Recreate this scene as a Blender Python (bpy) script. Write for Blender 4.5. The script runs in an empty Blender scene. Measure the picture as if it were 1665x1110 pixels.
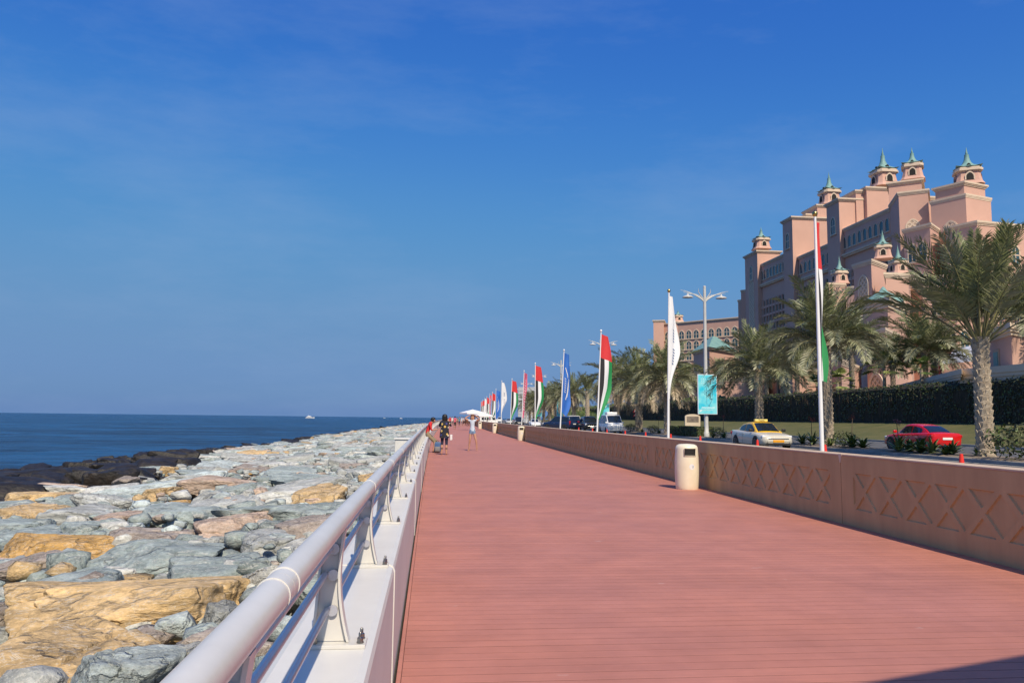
import bpy, bmesh, math, random
import numpy as np
from mathutils import Vector, Matrix, Quaternion, noise

R = math.radians
rnd = random.Random(11)
sc = bpy.context.scene
col = sc.collection

# ------------------------------------------------------------------ camera
CAM = Vector((0.0, 0.0, 1.5))
YAW, PITCH, ROLL = R(6.0), R(5.72), 0.0118
fwd = Vector((math.sin(YAW) * math.cos(PITCH), math.cos(YAW) * math.cos(PITCH), math.sin(PITCH)))
rgt = Vector((math.cos(YAW), -math.sin(YAW), 0.0))
upv = rgt.cross(fwd)
rgt, upv = rgt * math.cos(ROLL) + upv * math.sin(ROLL), upv * math.cos(ROLL) - rgt * math.sin(ROLL)
cd = bpy.data.cameras.new('camera')
cam = bpy.data.objects.new('camera', cd)
col.objects.link(cam)
M4 = Matrix((rgt, upv, -fwd)).transposed().to_4x4()
M4.translation = CAM
cam.matrix_world = M4
cd.sensor_width = 36.0
cd.lens = 36.0 * 1250.0 / 1665.0
cd.clip_start, cd.clip_end = 0.05, 60000.0
sc.camera = cam

# ------------------------------------------------------------------ world, sun, exposure
SUN_EL, SUN_AZ = R(48.0), R(11.5)          # azimuth: right of straight behind the camera
tosun = Vector((math.sin(SUN_AZ) * math.cos(SUN_EL), -math.cos(SUN_AZ) * math.cos(SUN_EL), math.sin(SUN_EL)))
world = bpy.data.worlds.new("World")
sc.world = world
world.use_nodes = True
wn, wl = world.node_tree.nodes, world.node_tree.links
bg = wn['Background']
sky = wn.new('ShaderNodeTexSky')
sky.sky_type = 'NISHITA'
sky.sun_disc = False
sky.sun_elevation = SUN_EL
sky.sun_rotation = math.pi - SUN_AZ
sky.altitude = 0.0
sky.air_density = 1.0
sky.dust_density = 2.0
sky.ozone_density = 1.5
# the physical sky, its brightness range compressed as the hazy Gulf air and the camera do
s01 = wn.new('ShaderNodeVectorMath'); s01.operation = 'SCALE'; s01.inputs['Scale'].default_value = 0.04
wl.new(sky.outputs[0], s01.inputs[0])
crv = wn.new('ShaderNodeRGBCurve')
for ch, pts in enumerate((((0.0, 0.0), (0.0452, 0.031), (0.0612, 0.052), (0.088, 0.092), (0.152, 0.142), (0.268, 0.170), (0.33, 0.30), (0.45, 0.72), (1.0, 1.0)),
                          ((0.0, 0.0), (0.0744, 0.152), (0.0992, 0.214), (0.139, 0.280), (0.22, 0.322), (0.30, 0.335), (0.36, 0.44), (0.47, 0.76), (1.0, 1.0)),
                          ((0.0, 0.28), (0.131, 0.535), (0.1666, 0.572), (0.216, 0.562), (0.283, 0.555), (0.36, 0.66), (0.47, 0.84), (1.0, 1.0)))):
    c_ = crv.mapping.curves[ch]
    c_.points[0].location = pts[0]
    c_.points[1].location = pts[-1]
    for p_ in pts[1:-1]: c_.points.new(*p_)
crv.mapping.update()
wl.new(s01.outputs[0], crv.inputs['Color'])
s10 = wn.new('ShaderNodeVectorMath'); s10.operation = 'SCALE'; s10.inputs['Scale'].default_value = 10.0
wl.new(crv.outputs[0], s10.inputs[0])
# faint cirrus over the whole dome
tc = wn.new('ShaderNodeTexCoord')
mp = wn.new('ShaderNodeMapping')
mp.inputs['Rotation'].default_value = (0, 0, R(35))
mp.inputs['Scale'].default_value = (1.2, 3.0, 5.0)
wl.new(tc.outputs['Generated'], mp.inputs['Vector'])
nz = wn.new('ShaderNodeTexNoise')
nz.inputs['Scale'].default_value = 1.7
nz.inputs['Detail'].default_value = 7.0
nz.inputs['Roughness'].default_value = 0.62
wl.new(mp.outputs[0], nz.inputs['Vector'])
cr = wn.new('ShaderNodeValToRGB')
cr.color_ramp.elements[0].position = 0.48
cr.color_ramp.elements[0].color = (0, 0, 0, 1)
cr.color_ramp.elements[1].position = 0.86
cr.color_ramp.elements[1].color = (0.30, 0.30, 0.30, 1)
wl.new(nz.outputs['Fac'], cr.inputs['Fac'])
mx = wn.new('ShaderNodeMixRGB')
mx.blend_type = 'MIX'
mx.inputs['Color2'].default_value = (3.2, 4.3, 6.4, 1)
wl.new(cr.outputs['Color'], mx.inputs['Fac'])
# dust haze low on the horizon, all the way round
sx = wn.new('ShaderNodeSeparateXYZ'); wl.new(tc.outputs['Generated'], sx.inputs[0])
hz = wn.new('ShaderNodeMapRange'); hz.interpolation_type = 'SMOOTHSTEP'
for k_, v_ in (('From Min', -0.03), ('From Max', 0.26), ('To Min', 0.85), ('To Max', 0.0)): hz.inputs[k_].default_value = v_
wl.new(sx.outputs['Z'], hz.inputs['Value'])
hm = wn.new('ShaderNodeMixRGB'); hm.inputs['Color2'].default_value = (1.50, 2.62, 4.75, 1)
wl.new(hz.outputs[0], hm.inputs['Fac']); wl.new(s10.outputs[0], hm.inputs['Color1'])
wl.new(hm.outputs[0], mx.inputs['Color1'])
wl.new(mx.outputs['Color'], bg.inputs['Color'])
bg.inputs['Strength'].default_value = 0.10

sd = bpy.data.lights.new('sun', 'SUN')
sd.energy = 4.6
sd.angle = R(0.53)
sd.color = (1.0, 0.87, 0.68)
sun = bpy.data.objects.new('sun', sd)
col.objects.link(sun)
sun.rotation_mode = 'QUATERNION'
sun.rotation_quaternion = tosun.to_track_quat('Z', 'Y')
sun.location = (20, -40, 60)

sc.view_settings.view_transform = 'Standard'
sc.view_settings.look = 'None'
sc.view_settings.exposure = 0.08
sc.view_settings.gamma = 1.0
sc.view_settings.use_curve_mapping = False
sc.render.engine = 'CYCLES'
sc.cycles.max_bounces = 6
sc.cycles.diffuse_bounces = 3
sc.cycles.glossy_bounces = 3
sc.cycles.transmission_bounces = 4
sc.cycles.caustics_reflective = False
sc.cycles.caustics_refractive = False
sc.cycles.use_denoising = True
sc.cycles.use_adaptive_sampling = True
sc.cycles.adaptive_threshold = 0.015

# ------------------------------------------------------------------ helpers
def cxf(y):
    """the promenade bends gently to the right with distance"""
    return y * y / 8000.0 if y > 0 else 0.0

def ray(px, py):
    return (fwd + rgt * ((px - 832.5) / 1250.0) - upv * ((py - 555.0) / 1250.0))

def atY(px, py, Y):
    d = ray(px, py)
    return CAM + d * (Y / d.y)

def atZ(px, py, z):
    d = ray(px, py)
    return CAM + d * ((z - CAM.z) / d.z)

def atX(px, py, X):
    """a point on a line parallel to the promenade (X counted from its axis)"""
    d = ray(px, py)
    s = X / d.x
    for _ in range(6):
        s = (X + cxf(s * d.y)) / d.x
    return CAM + d * s

def tag(o, label=None, cat=None, group=None, kind=None):
    if label: o['label'] = label
    if cat: o['category'] = cat
    if group: o['group'] = group
    if kind: o['kind'] = kind
    return o

def empty(name, loc, rz=0.0, parent=None):
    o = bpy.data.objects.new(name, None)
    o.empty_display_size = 0.2
    o.location = loc
    o.rotation_euler = (0, 0, rz)
    if parent: o.parent = parent
    col.objects.link(o)
    return o

def link(name, me, parent=None, loc=None, rot=None, scale=None):
    o = bpy.data.objects.new(name, me)
    col.objects.link(o)
    if parent: o.parent = parent
    if loc is not None: o.location = loc
    if rot is not None: o.rotation_euler = rot
    if scale is not None: o.scale = scale
    return o

class MB:
    """collects shapes, then links them as ONE mesh object"""
    def __init__(s):
        s.v, s.f, s.m = [], [], []
    def add(s, verts, faces, mi=0, T=None):
        b = len(s.v)
        if T is not None:
            verts = [T @ Vector(p) for p in verts]
        s.v.extend([tuple(p) for p in verts])
        s.f.extend([tuple(i + b for i in f) for f in faces])
        s.m.extend([mi] * len(faces))
        return s
    def box(s, lo, hi, mi=0, T=None, bev=0.0):
        x0, y0, z0 = lo; x1, y1, z1 = hi
        if bev <= 0:
            return s.add([(x0,y0,z0),(x1,y0,z0),(x1,y1,z0),(x0,y1,z0),(x0,y0,z1),(x1,y0,z1),(x1,y1,z1),(x0,y1,z1)],
                  [(0,3,2,1),(4,5,6,7),(0,1,5,4),(1,2,6,5),(2,3,7,6),(3,0,4,7)], mi, T)
        bm = bmesh.new()
        bmesh.ops.create_cube(bm, size=1.0)
        for v in bm.verts:
            v.co = Vector(((x0+x1)/2 + v.co.x*(x1-x0), (y0+y1)/2 + v.co.y*(y1-y0), (z0+z1)/2 + v.co.z*(z1-z0)))
        bmesh.ops.bevel(bm, geom=list(bm.edges), offset=bev, segments=2, affect='EDGES', profile=0.5)
        bm.verts.index_update()
        s.add([v.co.copy() for v in bm.verts], [tuple(v.index for v in f.verts) for f in bm.faces], mi, T)
        bm.free()
        return s
    def prism(s, poly, z0, z1, mi=0, T=None, top=None):
        n = len(poly)
        tp = top or poly
        v = [(p[0], p[1], z0) for p in poly] + [(p[0], p[1], z1) for p in tp]
        f = [tuple(range(n-1, -1, -1)), tuple(range(n, 2*n))] + [(i, (i+1) % n, n + (i+1) % n, n + i) for i in range(n)]
        return s.add(v, f, mi, T)
    def tube(s, pts, r, n=8, mi=0, T=None, caps=True):
        pts = [Vector(p) for p in pts]
        rr = r if isinstance(r, (list, tuple)) else [r] * len(pts)
        v, f = [], []
        prev = None
        for i, p in enumerate(pts):
            d = (pts[min(i+1, len(pts)-1)] - pts[max(i-1, 0)])
            if d.length < 1e-9: d = Vector((0, 0, 1))
            d.normalize()
            if prev is None:
                a = Vector((0, 0, 1)) if abs(d.z) < 0.9 else Vector((1, 0, 0))
                u = d.cross(a).normalized()
            else:
                u = (prev - d * prev.dot(d))
                u = u.normalized() if u.length > 1e-6 else d.orthogonal().normalized()
            prev = u
            w = d.cross(u)
            for k in range(n):
                a = 2 * math.pi * k / n
                v.append(p + (u * math.cos(a) + w * math.sin(a)) * rr[i])
        for i in range(len(pts) - 1):
            for k in range(n):
                k2 = (k + 1) % n
                f.append((i*n + k, i*n + k2, (i+1)*n + k2, (i+1)*n + k))
        if caps:
            f.append(tuple(range(n-1, -1, -1)))
            b = (len(pts) - 1) * n
            f.append(tuple(b + k for k in range(n)))
        return s.add(v, f, mi, T)
    def lathe(s, prof, n=24, mi=0, T=None, cap=True, rfun=None):
        v, f = [], []
        for j, (r, z) in enumerate(prof):
            for k in range(n):
                a = 2 * math.pi * k / n
                q = r * (rfun(k, j) if rfun else 1.0)
                v.append((q * math.cos(a), q * math.sin(a), z))
        for j in range(len(prof) - 1):
            for k in range(n):
                k2 = (k + 1) % n
                f.append((j*n + k, j*n + k2, (j+1)*n + k2, (j+1)*n + k))
        if cap:
            f.append(tuple(range(n-1, -1, -1)))
            b = (len(prof) - 1) * n
            f.append(tuple(b + k for k in range(n)))
        return s.add(v, f, mi, T)
    def mesh(s, name, mats, smooth=False, angle=None):
        me = bpy.data.meshes.new(name)
        me.from_pydata(s.v, [], s.f)
        if len(s.f) < 30000:
            bm = bmesh.new()
            bm.from_mesh(me)
            bmesh.ops.recalc_face_normals(bm, faces=bm.faces)
            bm.to_mesh(me)
            bm.free()
        for m in (mats if isinstance(mats, (list, tuple)) else [mats]):
            me.materials.append(m)
        if any(s.m):
            me.polygons.foreach_set('material_index', s.m)
        if smooth:
            me.polygons.foreach_set('use_smooth', [True] * len(me.polygons))
            if angle is not None:
                me.set_sharp_from_angle(angle=R(angle))
        me.update()
        return me
    def build(s, name, mats, parent=None, smooth=False, angle=None, world=False, loc=None, rot=None):
        if world and parent is not None:
            o0 = parent.matrix_basis.translation
            s.v = [(a - o0.x, b - o0.y, c - o0.z) for a, b, c in s.v]
        return link(name, s.mesh(name, mats, smooth, angle), parent, loc, rot)

# ------------------------------------------------------------------ materials
def mat(name, c, rough=0.6, metal=0.0, c2=None, nscale=6.0, ndetail=5.0, lo=0.35, hi=0.65, bump=0.0, bscale=40.0,
        bdist=0.01, spec=0.5, stretch=None, coat=0.0, coord='Object', emit=None, rvar=0.0):
    m = bpy.data.materials.new(name)
    m.use_nodes = True
    n, l = m.node_tree.nodes, m.node_tree.links
    b = n['Principled BSDF']
    b.inputs['Base Color'].default_value = (*c, 1)
    b.inputs['Roughness'].default_value = rough
    b.inputs['Metallic'].default_value = metal
    b.inputs['Specular IOR Level'].default_value = spec
    if coat: 
        b.inputs['Coat Weight'].default_value = coat
        b.inputs['Coat Roughness'].default_value = 0.04
    if c2 is not None or bump > 0:
        t = n.new('ShaderNodeTexCoord')
        vec = t.outputs[coord]
        if stretch:
            mpn = n.new('ShaderNodeMapping')
            mpn.inputs['Scale'].default_value = stretch
            l.new(vec, mpn.inputs['Vector'])
            vec = mpn.outputs[0]
    if c2 is not None:
        q = n.new('ShaderNodeTexNoise')
        q.inputs['Scale'].default_value = nscale
        q.inputs['Detail'].default_value = ndetail
        q.inputs['Roughness'].default_value = 0.6
        l.new(vec, q.inputs['Vector'])
        r_ = n.new('ShaderNodeMapRange')
        r_.inputs['From Min'].default_value = lo
        r_.inputs['From Max'].default_value = hi
        l.new(q.outputs['Fac'], r_.inputs['Value'])
        x = n.new('ShaderNodeMixRGB')
        x.inputs['Color1'].default_value = (*c, 1)
        x.inputs['Color2'].default_value = (*c2, 1)
        l.new(r_.outputs[0], x.inputs['Fac'])
        l.new(x.outputs['Color'], b.inputs['Base Color'])
        if rvar:
            r2 = n.new('ShaderNodeMapRange')
            r2.inputs['To Min'].default_value = rough - rvar
            r2.inputs['To Max'].default_value = rough + rvar
            l.new(q.outputs['Fac'], r2.inputs['Value'])
            l.new(r2.outputs[0], b.inputs['Roughness'])
    if bump > 0:
        q2 = n.new('ShaderNodeTexNoise')
        q2.inputs['Scale'].default_value = bscale
        q2.inputs['Detail'].default_value = 4.0
        l.new(vec, q2.inputs['Vector'])
        bp = n.new('ShaderNodeBump')
        bp.inputs['Strength'].default_value = bump
        bp.inputs['Distance'].default_value = bdist
        l.new(q2.outputs['Fac'], bp.inputs['Height'])
        l.new(bp.outputs[0], b.inputs['Normal'])
    if emit:
        b.inputs['Emission Color'].default_value = (*emit[0], 1)
        b.inputs['Emission Strength'].default_value = emit[1]
    return m

def rock_mat(name, use_attr=False):
    """stone whose ground tone is the boulder's own colour; veins, blotches and grain on top"""
    m = bpy.data.materials.new(name)
    m.use_nodes = True
    n, l = m.node_tree.nodes, m.node_tree.links
    b = n['Principled BSDF']
    t = n.new('ShaderNodeTexCoord')
    if use_attr:
        a = n.new('ShaderNodeAttribute'); a.attribute_name = 'tone'
        base = a.outputs['Color']
        vec = t.outputs['Object']
    else:
        oi = n.new('ShaderNodeObjectInfo')
        base = oi.outputs['Color']
        ma = n.new('ShaderNodeVectorMath'); ma.operation = 'ADD'
        cm = n.new('ShaderNodeCombineXYZ')
        mu = n.new('ShaderNodeMath'); mu.operation = 'MULTIPLY'; mu.inputs[1].default_value = 57.0
        l.new(oi.outputs['Random'], mu.inputs[0])
        l.new(mu.outputs[0], cm.inputs[0]); l.new(mu.outputs[0], cm.inputs[2])
        l.new(t.outputs['Object'], ma.inputs[0]); l.new(cm.outputs[0], ma.inputs[1])
        vec = ma.outputs[0]
    def noi(scale, det, rgh=0.6, st=None, dist=0.0):
        v = vec
        if st:
            p = n.new('ShaderNodeMapping'); p.inputs['Scale'].default_value = st
            p.inputs['Rotation'].default_value = (0.5, 0.25, 0.4)
            l.new(v, p.inputs['Vector']); v = p.outputs[0]
        q = n.new('ShaderNodeTexNoise')
        q.inputs['Scale'].default_value = scale
        q.inputs['Detail'].default_value = det
        q.inputs['Roughness'].default_value = rgh
        q.inputs['Distortion'].default_value = dist
        l.new(v, q.inputs['Vector'])
        return q.outputs['Fac']
    def rng(v, a0, a1, b0, b1):
        q = n.new('ShaderNodeMapRange')
        for k, x in zip(('From Min', 'From Max', 'To Min', 'To Max'), (a0, a1, b0, b1)):
            q.inputs[k].default_value = x
        l.new(v, q.inputs['Value'])
        return q.outputs[0]
    def mixc(fac, c1, c2, mode='MIX'):
        x = n.new('ShaderNodeMixRGB'); x.blend_type = mode
        if isinstance(fac, float): x.inputs['Fac'].default_value = fac
        else: l.new(fac, x.inputs['Fac'])
        for s_, c_ in (('Color1', c1), ('Color2', c2)):
            if isinstance(c_, tuple): x.inputs[s_].default_value = (*c_, 1)
            else: l.new(c_, x.inputs[s_])
        return x.outputs['Color']
    def val(v):
        x = n.new('ShaderNodeCombineColor')
        for i in range(3): l.new(v, x.inputs[i])
        return x.outputs[0]
    big = noi(1.7, 7, 0.66, dist=0.15)
    layer = noi(2.2, 8, 0.62, (1.0, 1.4, 3.0), 0.35)
    fine = noi(17.0, 6, 0.7)
    vein = noi(2.6, 8, 0.6, (1.0, 2.6, 3.2), 0.7)
    c1 = mixc(1.0, base, val(rng(big, 0.3, 0.7, 0.74, 1.28)), 'MULTIPLY')
    c2 = mixc(1.0, c1, val(rng(layer, 0.34, 0.66, 0.74, 1.26)), 'MULTIPLY')
    c3 = mixc(1.0, c2, val(rng(fine, 0.32, 0.68, 0.72, 1.28)), 'MULTIPLY')
    c4 = mixc(rng(big, 0.58, 0.78, 0.0, 0.40), c3, (0.42, 0.31, 0.20))          # iron stain blotches
    va = n.new('ShaderNodeMath'); va.operation = 'ABSOLUTE'
    vs = n.new('ShaderNodeMath'); vs.operation = 'SUBTRACT'; vs.inputs[1].default_value = 0.5
    l.new(vein, vs.inputs[0]); l.new(vs.outputs[0], va.inputs[0])
    c5 = mixc(rng(va.outputs[0], 0.0, 0.016, 0.55, 0.0), c4, (0.68, 0.66, 0.60))  # pale quartz veins
    c6 = mixc(rng(noi(4.2, 8, 0.66, (1, 1, 3), 0.8), 0.66, 0.76, 0.0, 0.5), c5, (0.07, 0.075, 0.075))
    vo = n.new('ShaderNodeTexVoronoi'); vo.feature = 'DISTANCE_TO_EDGE'; vo.inputs['Scale'].default_value = 0.8
    wv = n.new('ShaderNodeVectorMath'); wv.operation = 'ADD'
    nv = n.new('ShaderNodeTexNoise'); nv.inputs['Scale'].default_value = 2.4; nv.inputs['Detail'].default_value = 5
    l.new(vec, nv.inputs['Vector']); l.new(vec, wv.inputs[0]); l.new(nv.outputs['Color'], wv.inputs[1])
    st_ = n.new('ShaderNodeMapping'); st_.inputs['Scale'].default_value = (1.0, 1.3, 1.9); st_.inputs['Rotation'].default_value = (.3, .5, .2)
    l.new(wv.outputs[0], st_.inputs['Vector']); l.new(st_.outputs[0], vo.inputs['Vector'])
    crk = rng(vo.outputs['Distance'], 0.0, 0.06, 1.0, 0.0)
    speck = noi(9.0, 8, 0.75)
    c7 = mixc(rng(speck, 0.62, 0.74, 0.0, 0.45), c6, (0.74, 0.72, 0.66))
    c8 = mixc(rng(speck, 0.26, 0.36, 0.45, 0.0), c7, (0.075, 0.07, 0.062))
    c9 = mixc(rng(crk, 0, 1, 0, 0.22), c8, (0.045, 0.042, 0.038))
    l.new(c9, b.inputs['Base Color'])
    b.inputs['Roughness'].default_value = 0.82
    b.inputs['Specular IOR Level'].default_value = 0.3
    ad = n.new('ShaderNodeMath'); ad.operation = 'MULTIPLY_ADD'
    l.new(layer, ad.inputs[0]); ad.inputs[1].default_value = 1.0
    l.new(rng(fine, 0, 1, 0, 0.32), ad.inputs[2])
    ad2 = n.new('ShaderNodeMath'); ad2.operation = 'ADD'
    l.new(ad.outputs[0], ad2.inputs[0]); l.new(rng(noi(5.0, 6, 0.62, dist=0.5), 0, 1, 0, 0.6), ad2.inputs[1])
    ad3 = n.new('ShaderNodeMath'); ad3.operation = 'SUBTRACT'
    l.new(ad2.outputs[0], ad3.inputs[0]); l.new(rng(crk, 0, 1, 0, 0.42), ad3.inputs[1])
    bp = n.new('ShaderNodeBump')
    bp.inputs['Strength'].default_value = 1.0
    bp.inputs['Distance'].default_value = 0.065
    l.new(ad3.outputs[0], bp.inputs['Height'])
    l.new(bp.outputs[0], b.inputs['Normal'])
    return m

MT = {}
MT['wet'] = mat('wet_stone', (0.012, 0.011, 0.010), 0.58, c2=(0.045, 0.036, 0.028), nscale=3.0, ndetail=8, lo=0.42, hi=0.75, bump=1.0, bscale=7, bdist=0.06, spec=0.45)
MT['deck'] = None
MT['white'] = mat('white_paint', (0.67, 0.665, 0.635), 0.45, c2=(0.60, 0.59, 0.56), nscale=2.2, lo=0.4, hi=0.75, bump=0.05, bscale=60)
MT['whitegloss'] = mat('white_gloss', (0.67, 0.655, 0.615), 0.32, c2=(0.59, 0.575, 0.535), nscale=3.5, ndetail=8, spec=0.5, coat=0.12, bump=0.04, bscale=45, rvar=0.08)
MT['steel'] = mat('brushed_steel', (0.60, 0.60, 0.63), 0.34, metal=0.55)
MT['bolt'] = mat('bolt_steel', (0.30, 0.29, 0.27), 0.38, metal=1.0)
MT['concrete'] = mat('wall_stucco', (0.57, 0.39, 0.195), 0.85, c2=(0.46, 0.305, 0.15), nscale=1.5, ndetail=9, lo=0.3, hi=0.7, bump=0.35, bscale=70, bdist=0.005, stretch=(2.2, 2.2, 0.45))
MT['cap'] = mat('wall_cap', (0.60, 0.46, 0.33), 0.8, c2=(0.47, 0.35, 0.25), nscale=3.0, ndetail=8, bump=0.25, bscale=70, bdist=0.004)
MT['bin'] = mat('cream_fibreglass', (0.80, 0.73, 0.57), 0.38, c2=(0.74, 0.66, 0.50), nscale=4, bump=0.05, bscale=30)
MT['dark'] = mat('dark_interior', (0.012, 0.011, 0.01), 0.8)
MT['gapdark'] = mat('under_deck', (0.03, 0.025, 0.022), 0.9)
MT['asphalt'] = mat('asphalt', (0.115, 0.115, 0.118), 0.85, c2=(0.085, 0.085, 0.088), nscale=0.7, ndetail=9, bump=0.3, bscale=200, bdist=0.004)
MT['kerb'] = mat('kerb_stone', (0.36, 0.35, 0.33), 0.8, c2=(0.28, 0.27, 0.26), nscale=2.0)
MT['soil'] = mat('planting_soil', (0.27, 0.215, 0.16), 0.95, c2=(0.19, 0.15, 0.11), nscale=1.4, ndetail=9, bump=0.5, bscale=30, bdist=0.02)
MT['paving'] = mat('paving_grey', (0.30, 0.27, 0.24), 0.85, c2=(0.24, 0.215, 0.195), nscale=2.0)
MT['lawn'] = mat('lawn_grass', (0.068, 0.082, 0.018), 0.9, c2=(0.135, 0.12, 0.038), nscale=0.55, ndetail=10, lo=0.3, hi=0.7, bump=0.6, bscale=14, bdist=0.05)
MT['leaf_dark'] = mat('hedge_leaf', (0.042, 0.052, 0.020), 0.6, c2=(0.085, 0.09, 0.035), nscale=0.9, coord='Object')
MT['leaf_green'] = mat('shrub_leaf', (0.10, 0.15, 0.032), 0.55, c2=(0.055, 0.095, 0.025), nscale=2.0)
MT['leaf_lime'] = mat('variegated_leaf', (0.30, 0.33, 0.10), 0.5, c2=(0.13, 0.18, 0.05), nscale=5.0)
MT['twig'] = mat('dry_twig', (0.15, 0.11, 0.075), 0.9, c2=(0.09, 0.065, 0.045), nscale=5)
MT['frond'] = mat('frond_green', (0.150, 0.178, 0.068), 0.38, c2=(0.25, 0.265, 0.13), nscale=1.8, spec=0.55)
MT['frond_grey'] = mat('frond_grey_green', (0.34, 0.335, 0.21), 0.40, c2=(0.18, 0.20, 0.10), nscale=2.2, spec=0.55)
MT['frond_dry'] = mat('frond_dry', (0.50, 0.41, 0.285), 0.6, c2=(0.34, 0.27, 0.18), nscale=2.5)
MT['rachis'] = mat('frond_stalk', (0.26, 0.25, 0.11), 0.5, c2=(0.18, 0.16, 0.08), nscale=3)
MT['trunk'] = mat('palm_trunk', (0.44, 0.37, 0.28), 0.92, c2=(0.25, 0.20, 0.15), nscale=4.0, ndetail=8, lo=0.32, hi=0.68, bump=0.6, bscale=16, bdist=0.03)
MT['boot'] = mat('palm_boot', (0.52, 0.45, 0.35), 0.9, c2=(0.33, 0.26, 0.18), nscale=7.0, ndetail=8, bump=0.5, bscale=25, bdist=0.02)
MT['pole'] = mat('pole_white', (0.80, 0.80, 0.80), 0.32, spec=0.5)
MT['lamp'] = mat('lamp_grey', (0.56, 0.56, 0.54), 0.38, c2=(0.48, 0.48, 0.465), nscale=1.2)
MT['gold'] = mat('brass_ball', (0.52, 0.38, 0.14), 0.28, metal=1.0)
MT['red'] = mat('flag_red', (0.60, 0.035, 0.04), 0.75)
MT['green'] = mat('flag_green', (0.015, 0.24, 0.07), 0.75)
MT['black'] = mat('flag_black', (0.018, 0.018, 0.022), 0.75)
MT['fwhite'] = mat('flag_white', (0.74, 0.75, 0.78), 0.75)
MT['blue'] = mat('flag_blue', (0.025, 0.12, 0.47), 0.7, c2=(0.035, 0.16, 0.55), nscale=2)
MT['magenta'] = mat('flag_magenta', (0.48, 0.05, 0.13), 0.75, c2=(0.58, 0.16, 0.25), nscale=5)
MT['ink'] = mat('flag_ink', (0.13, 0.20, 0.36), 0.8)
MT['cone'] = mat('cone_red', (0.75, 0.035, 0.02), 0.45)
MT['cyan'] = mat('banner_cyan', (0.015, 0.55, 0.74), 0.5, c2=(0.24, 0.72, 0.78), nscale=1.1, ndetail=2, lo=0.38, hi=0.62)
MT['bannerink'] = mat('banner_ink', (0.06, 0.30, 0.42), 0.6)
MT['bannerwhite'] = mat('banner_white', (0.80, 0.86, 0.88), 0.6)
MT['glass'] = mat('hotel_glass', (0.035, 0.085, 0.105), 0.12, spec=0.7)
MT['salmon'] = mat('hotel_salmon', (0.61, 0.375, 0.295), 0.85, c2=(0.57, 0.345, 0.27), nscale=0.12, ndetail=7, bump=0.05, bscale=2)
MT['trim'] = mat('hotel_trim', (0.68, 0.55, 0.42), 0.8, c2=(0.62, 0.49, 0.37), nscale=0.3)
MT['trimgrey'] = mat('hotel_screen', (0.52, 0.40, 0.30), 0.8, c2=(0.44, 0.33, 0.25), nscale=0.4)
MT['verdigris'] = mat('verdigris_copper', (0.21, 0.37, 0.335), 0.6, c2=(0.15, 0.29, 0.275), nscale=0.6, ndetail=6)
MT['cream'] = mat('cream_render', (0.66, 0.56, 0.43), 0.8, c2=(0.58, 0.48, 0.36), nscale=0.6)
MT['palegrey'] = mat('pale_building', (0.52, 0.54, 0.56), 0.7, c2=(0.47, 0.49, 0.52), nscale=0.2)
MT['canvas'] = mat('white_canvas', (0.80, 0.80, 0.80), 0.8)

# ================================================================== SETTING
def sweep(name, prof, y0, y1, step, m, parent=None, smooth=False, kind='structure', close=False):
    """a cross profile [(x, z)...] swept along the promenade's bend"""
    ys = []
    y = y0
    while y < y1 - 1e-6:
        ys.append(y); y += step
    ys.append(y1)
    mb = MB()
    n = len(prof)
    v = [(x + cxf(yy), yy, z) for yy in ys for x, z in prof]
    f = []
    for i in range(len(ys) - 1):
        for k in range(n if close else n - 1):
            k2 = (k + 1) % n
            f.append((i*n + k, i*n + k2, (i+1)*n + k2, (i+1)*n + k))
    if close:
        f.append(tuple(range(n-1, -1, -1)))
        b = (len(ys) - 1) * n
        f.append(tuple(b + k for k in range(n)))
    mb.add(v, f)
    o = mb.build(name, m, parent, smooth)
    if kind and parent is None: o['kind'] = kind
    return o

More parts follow.
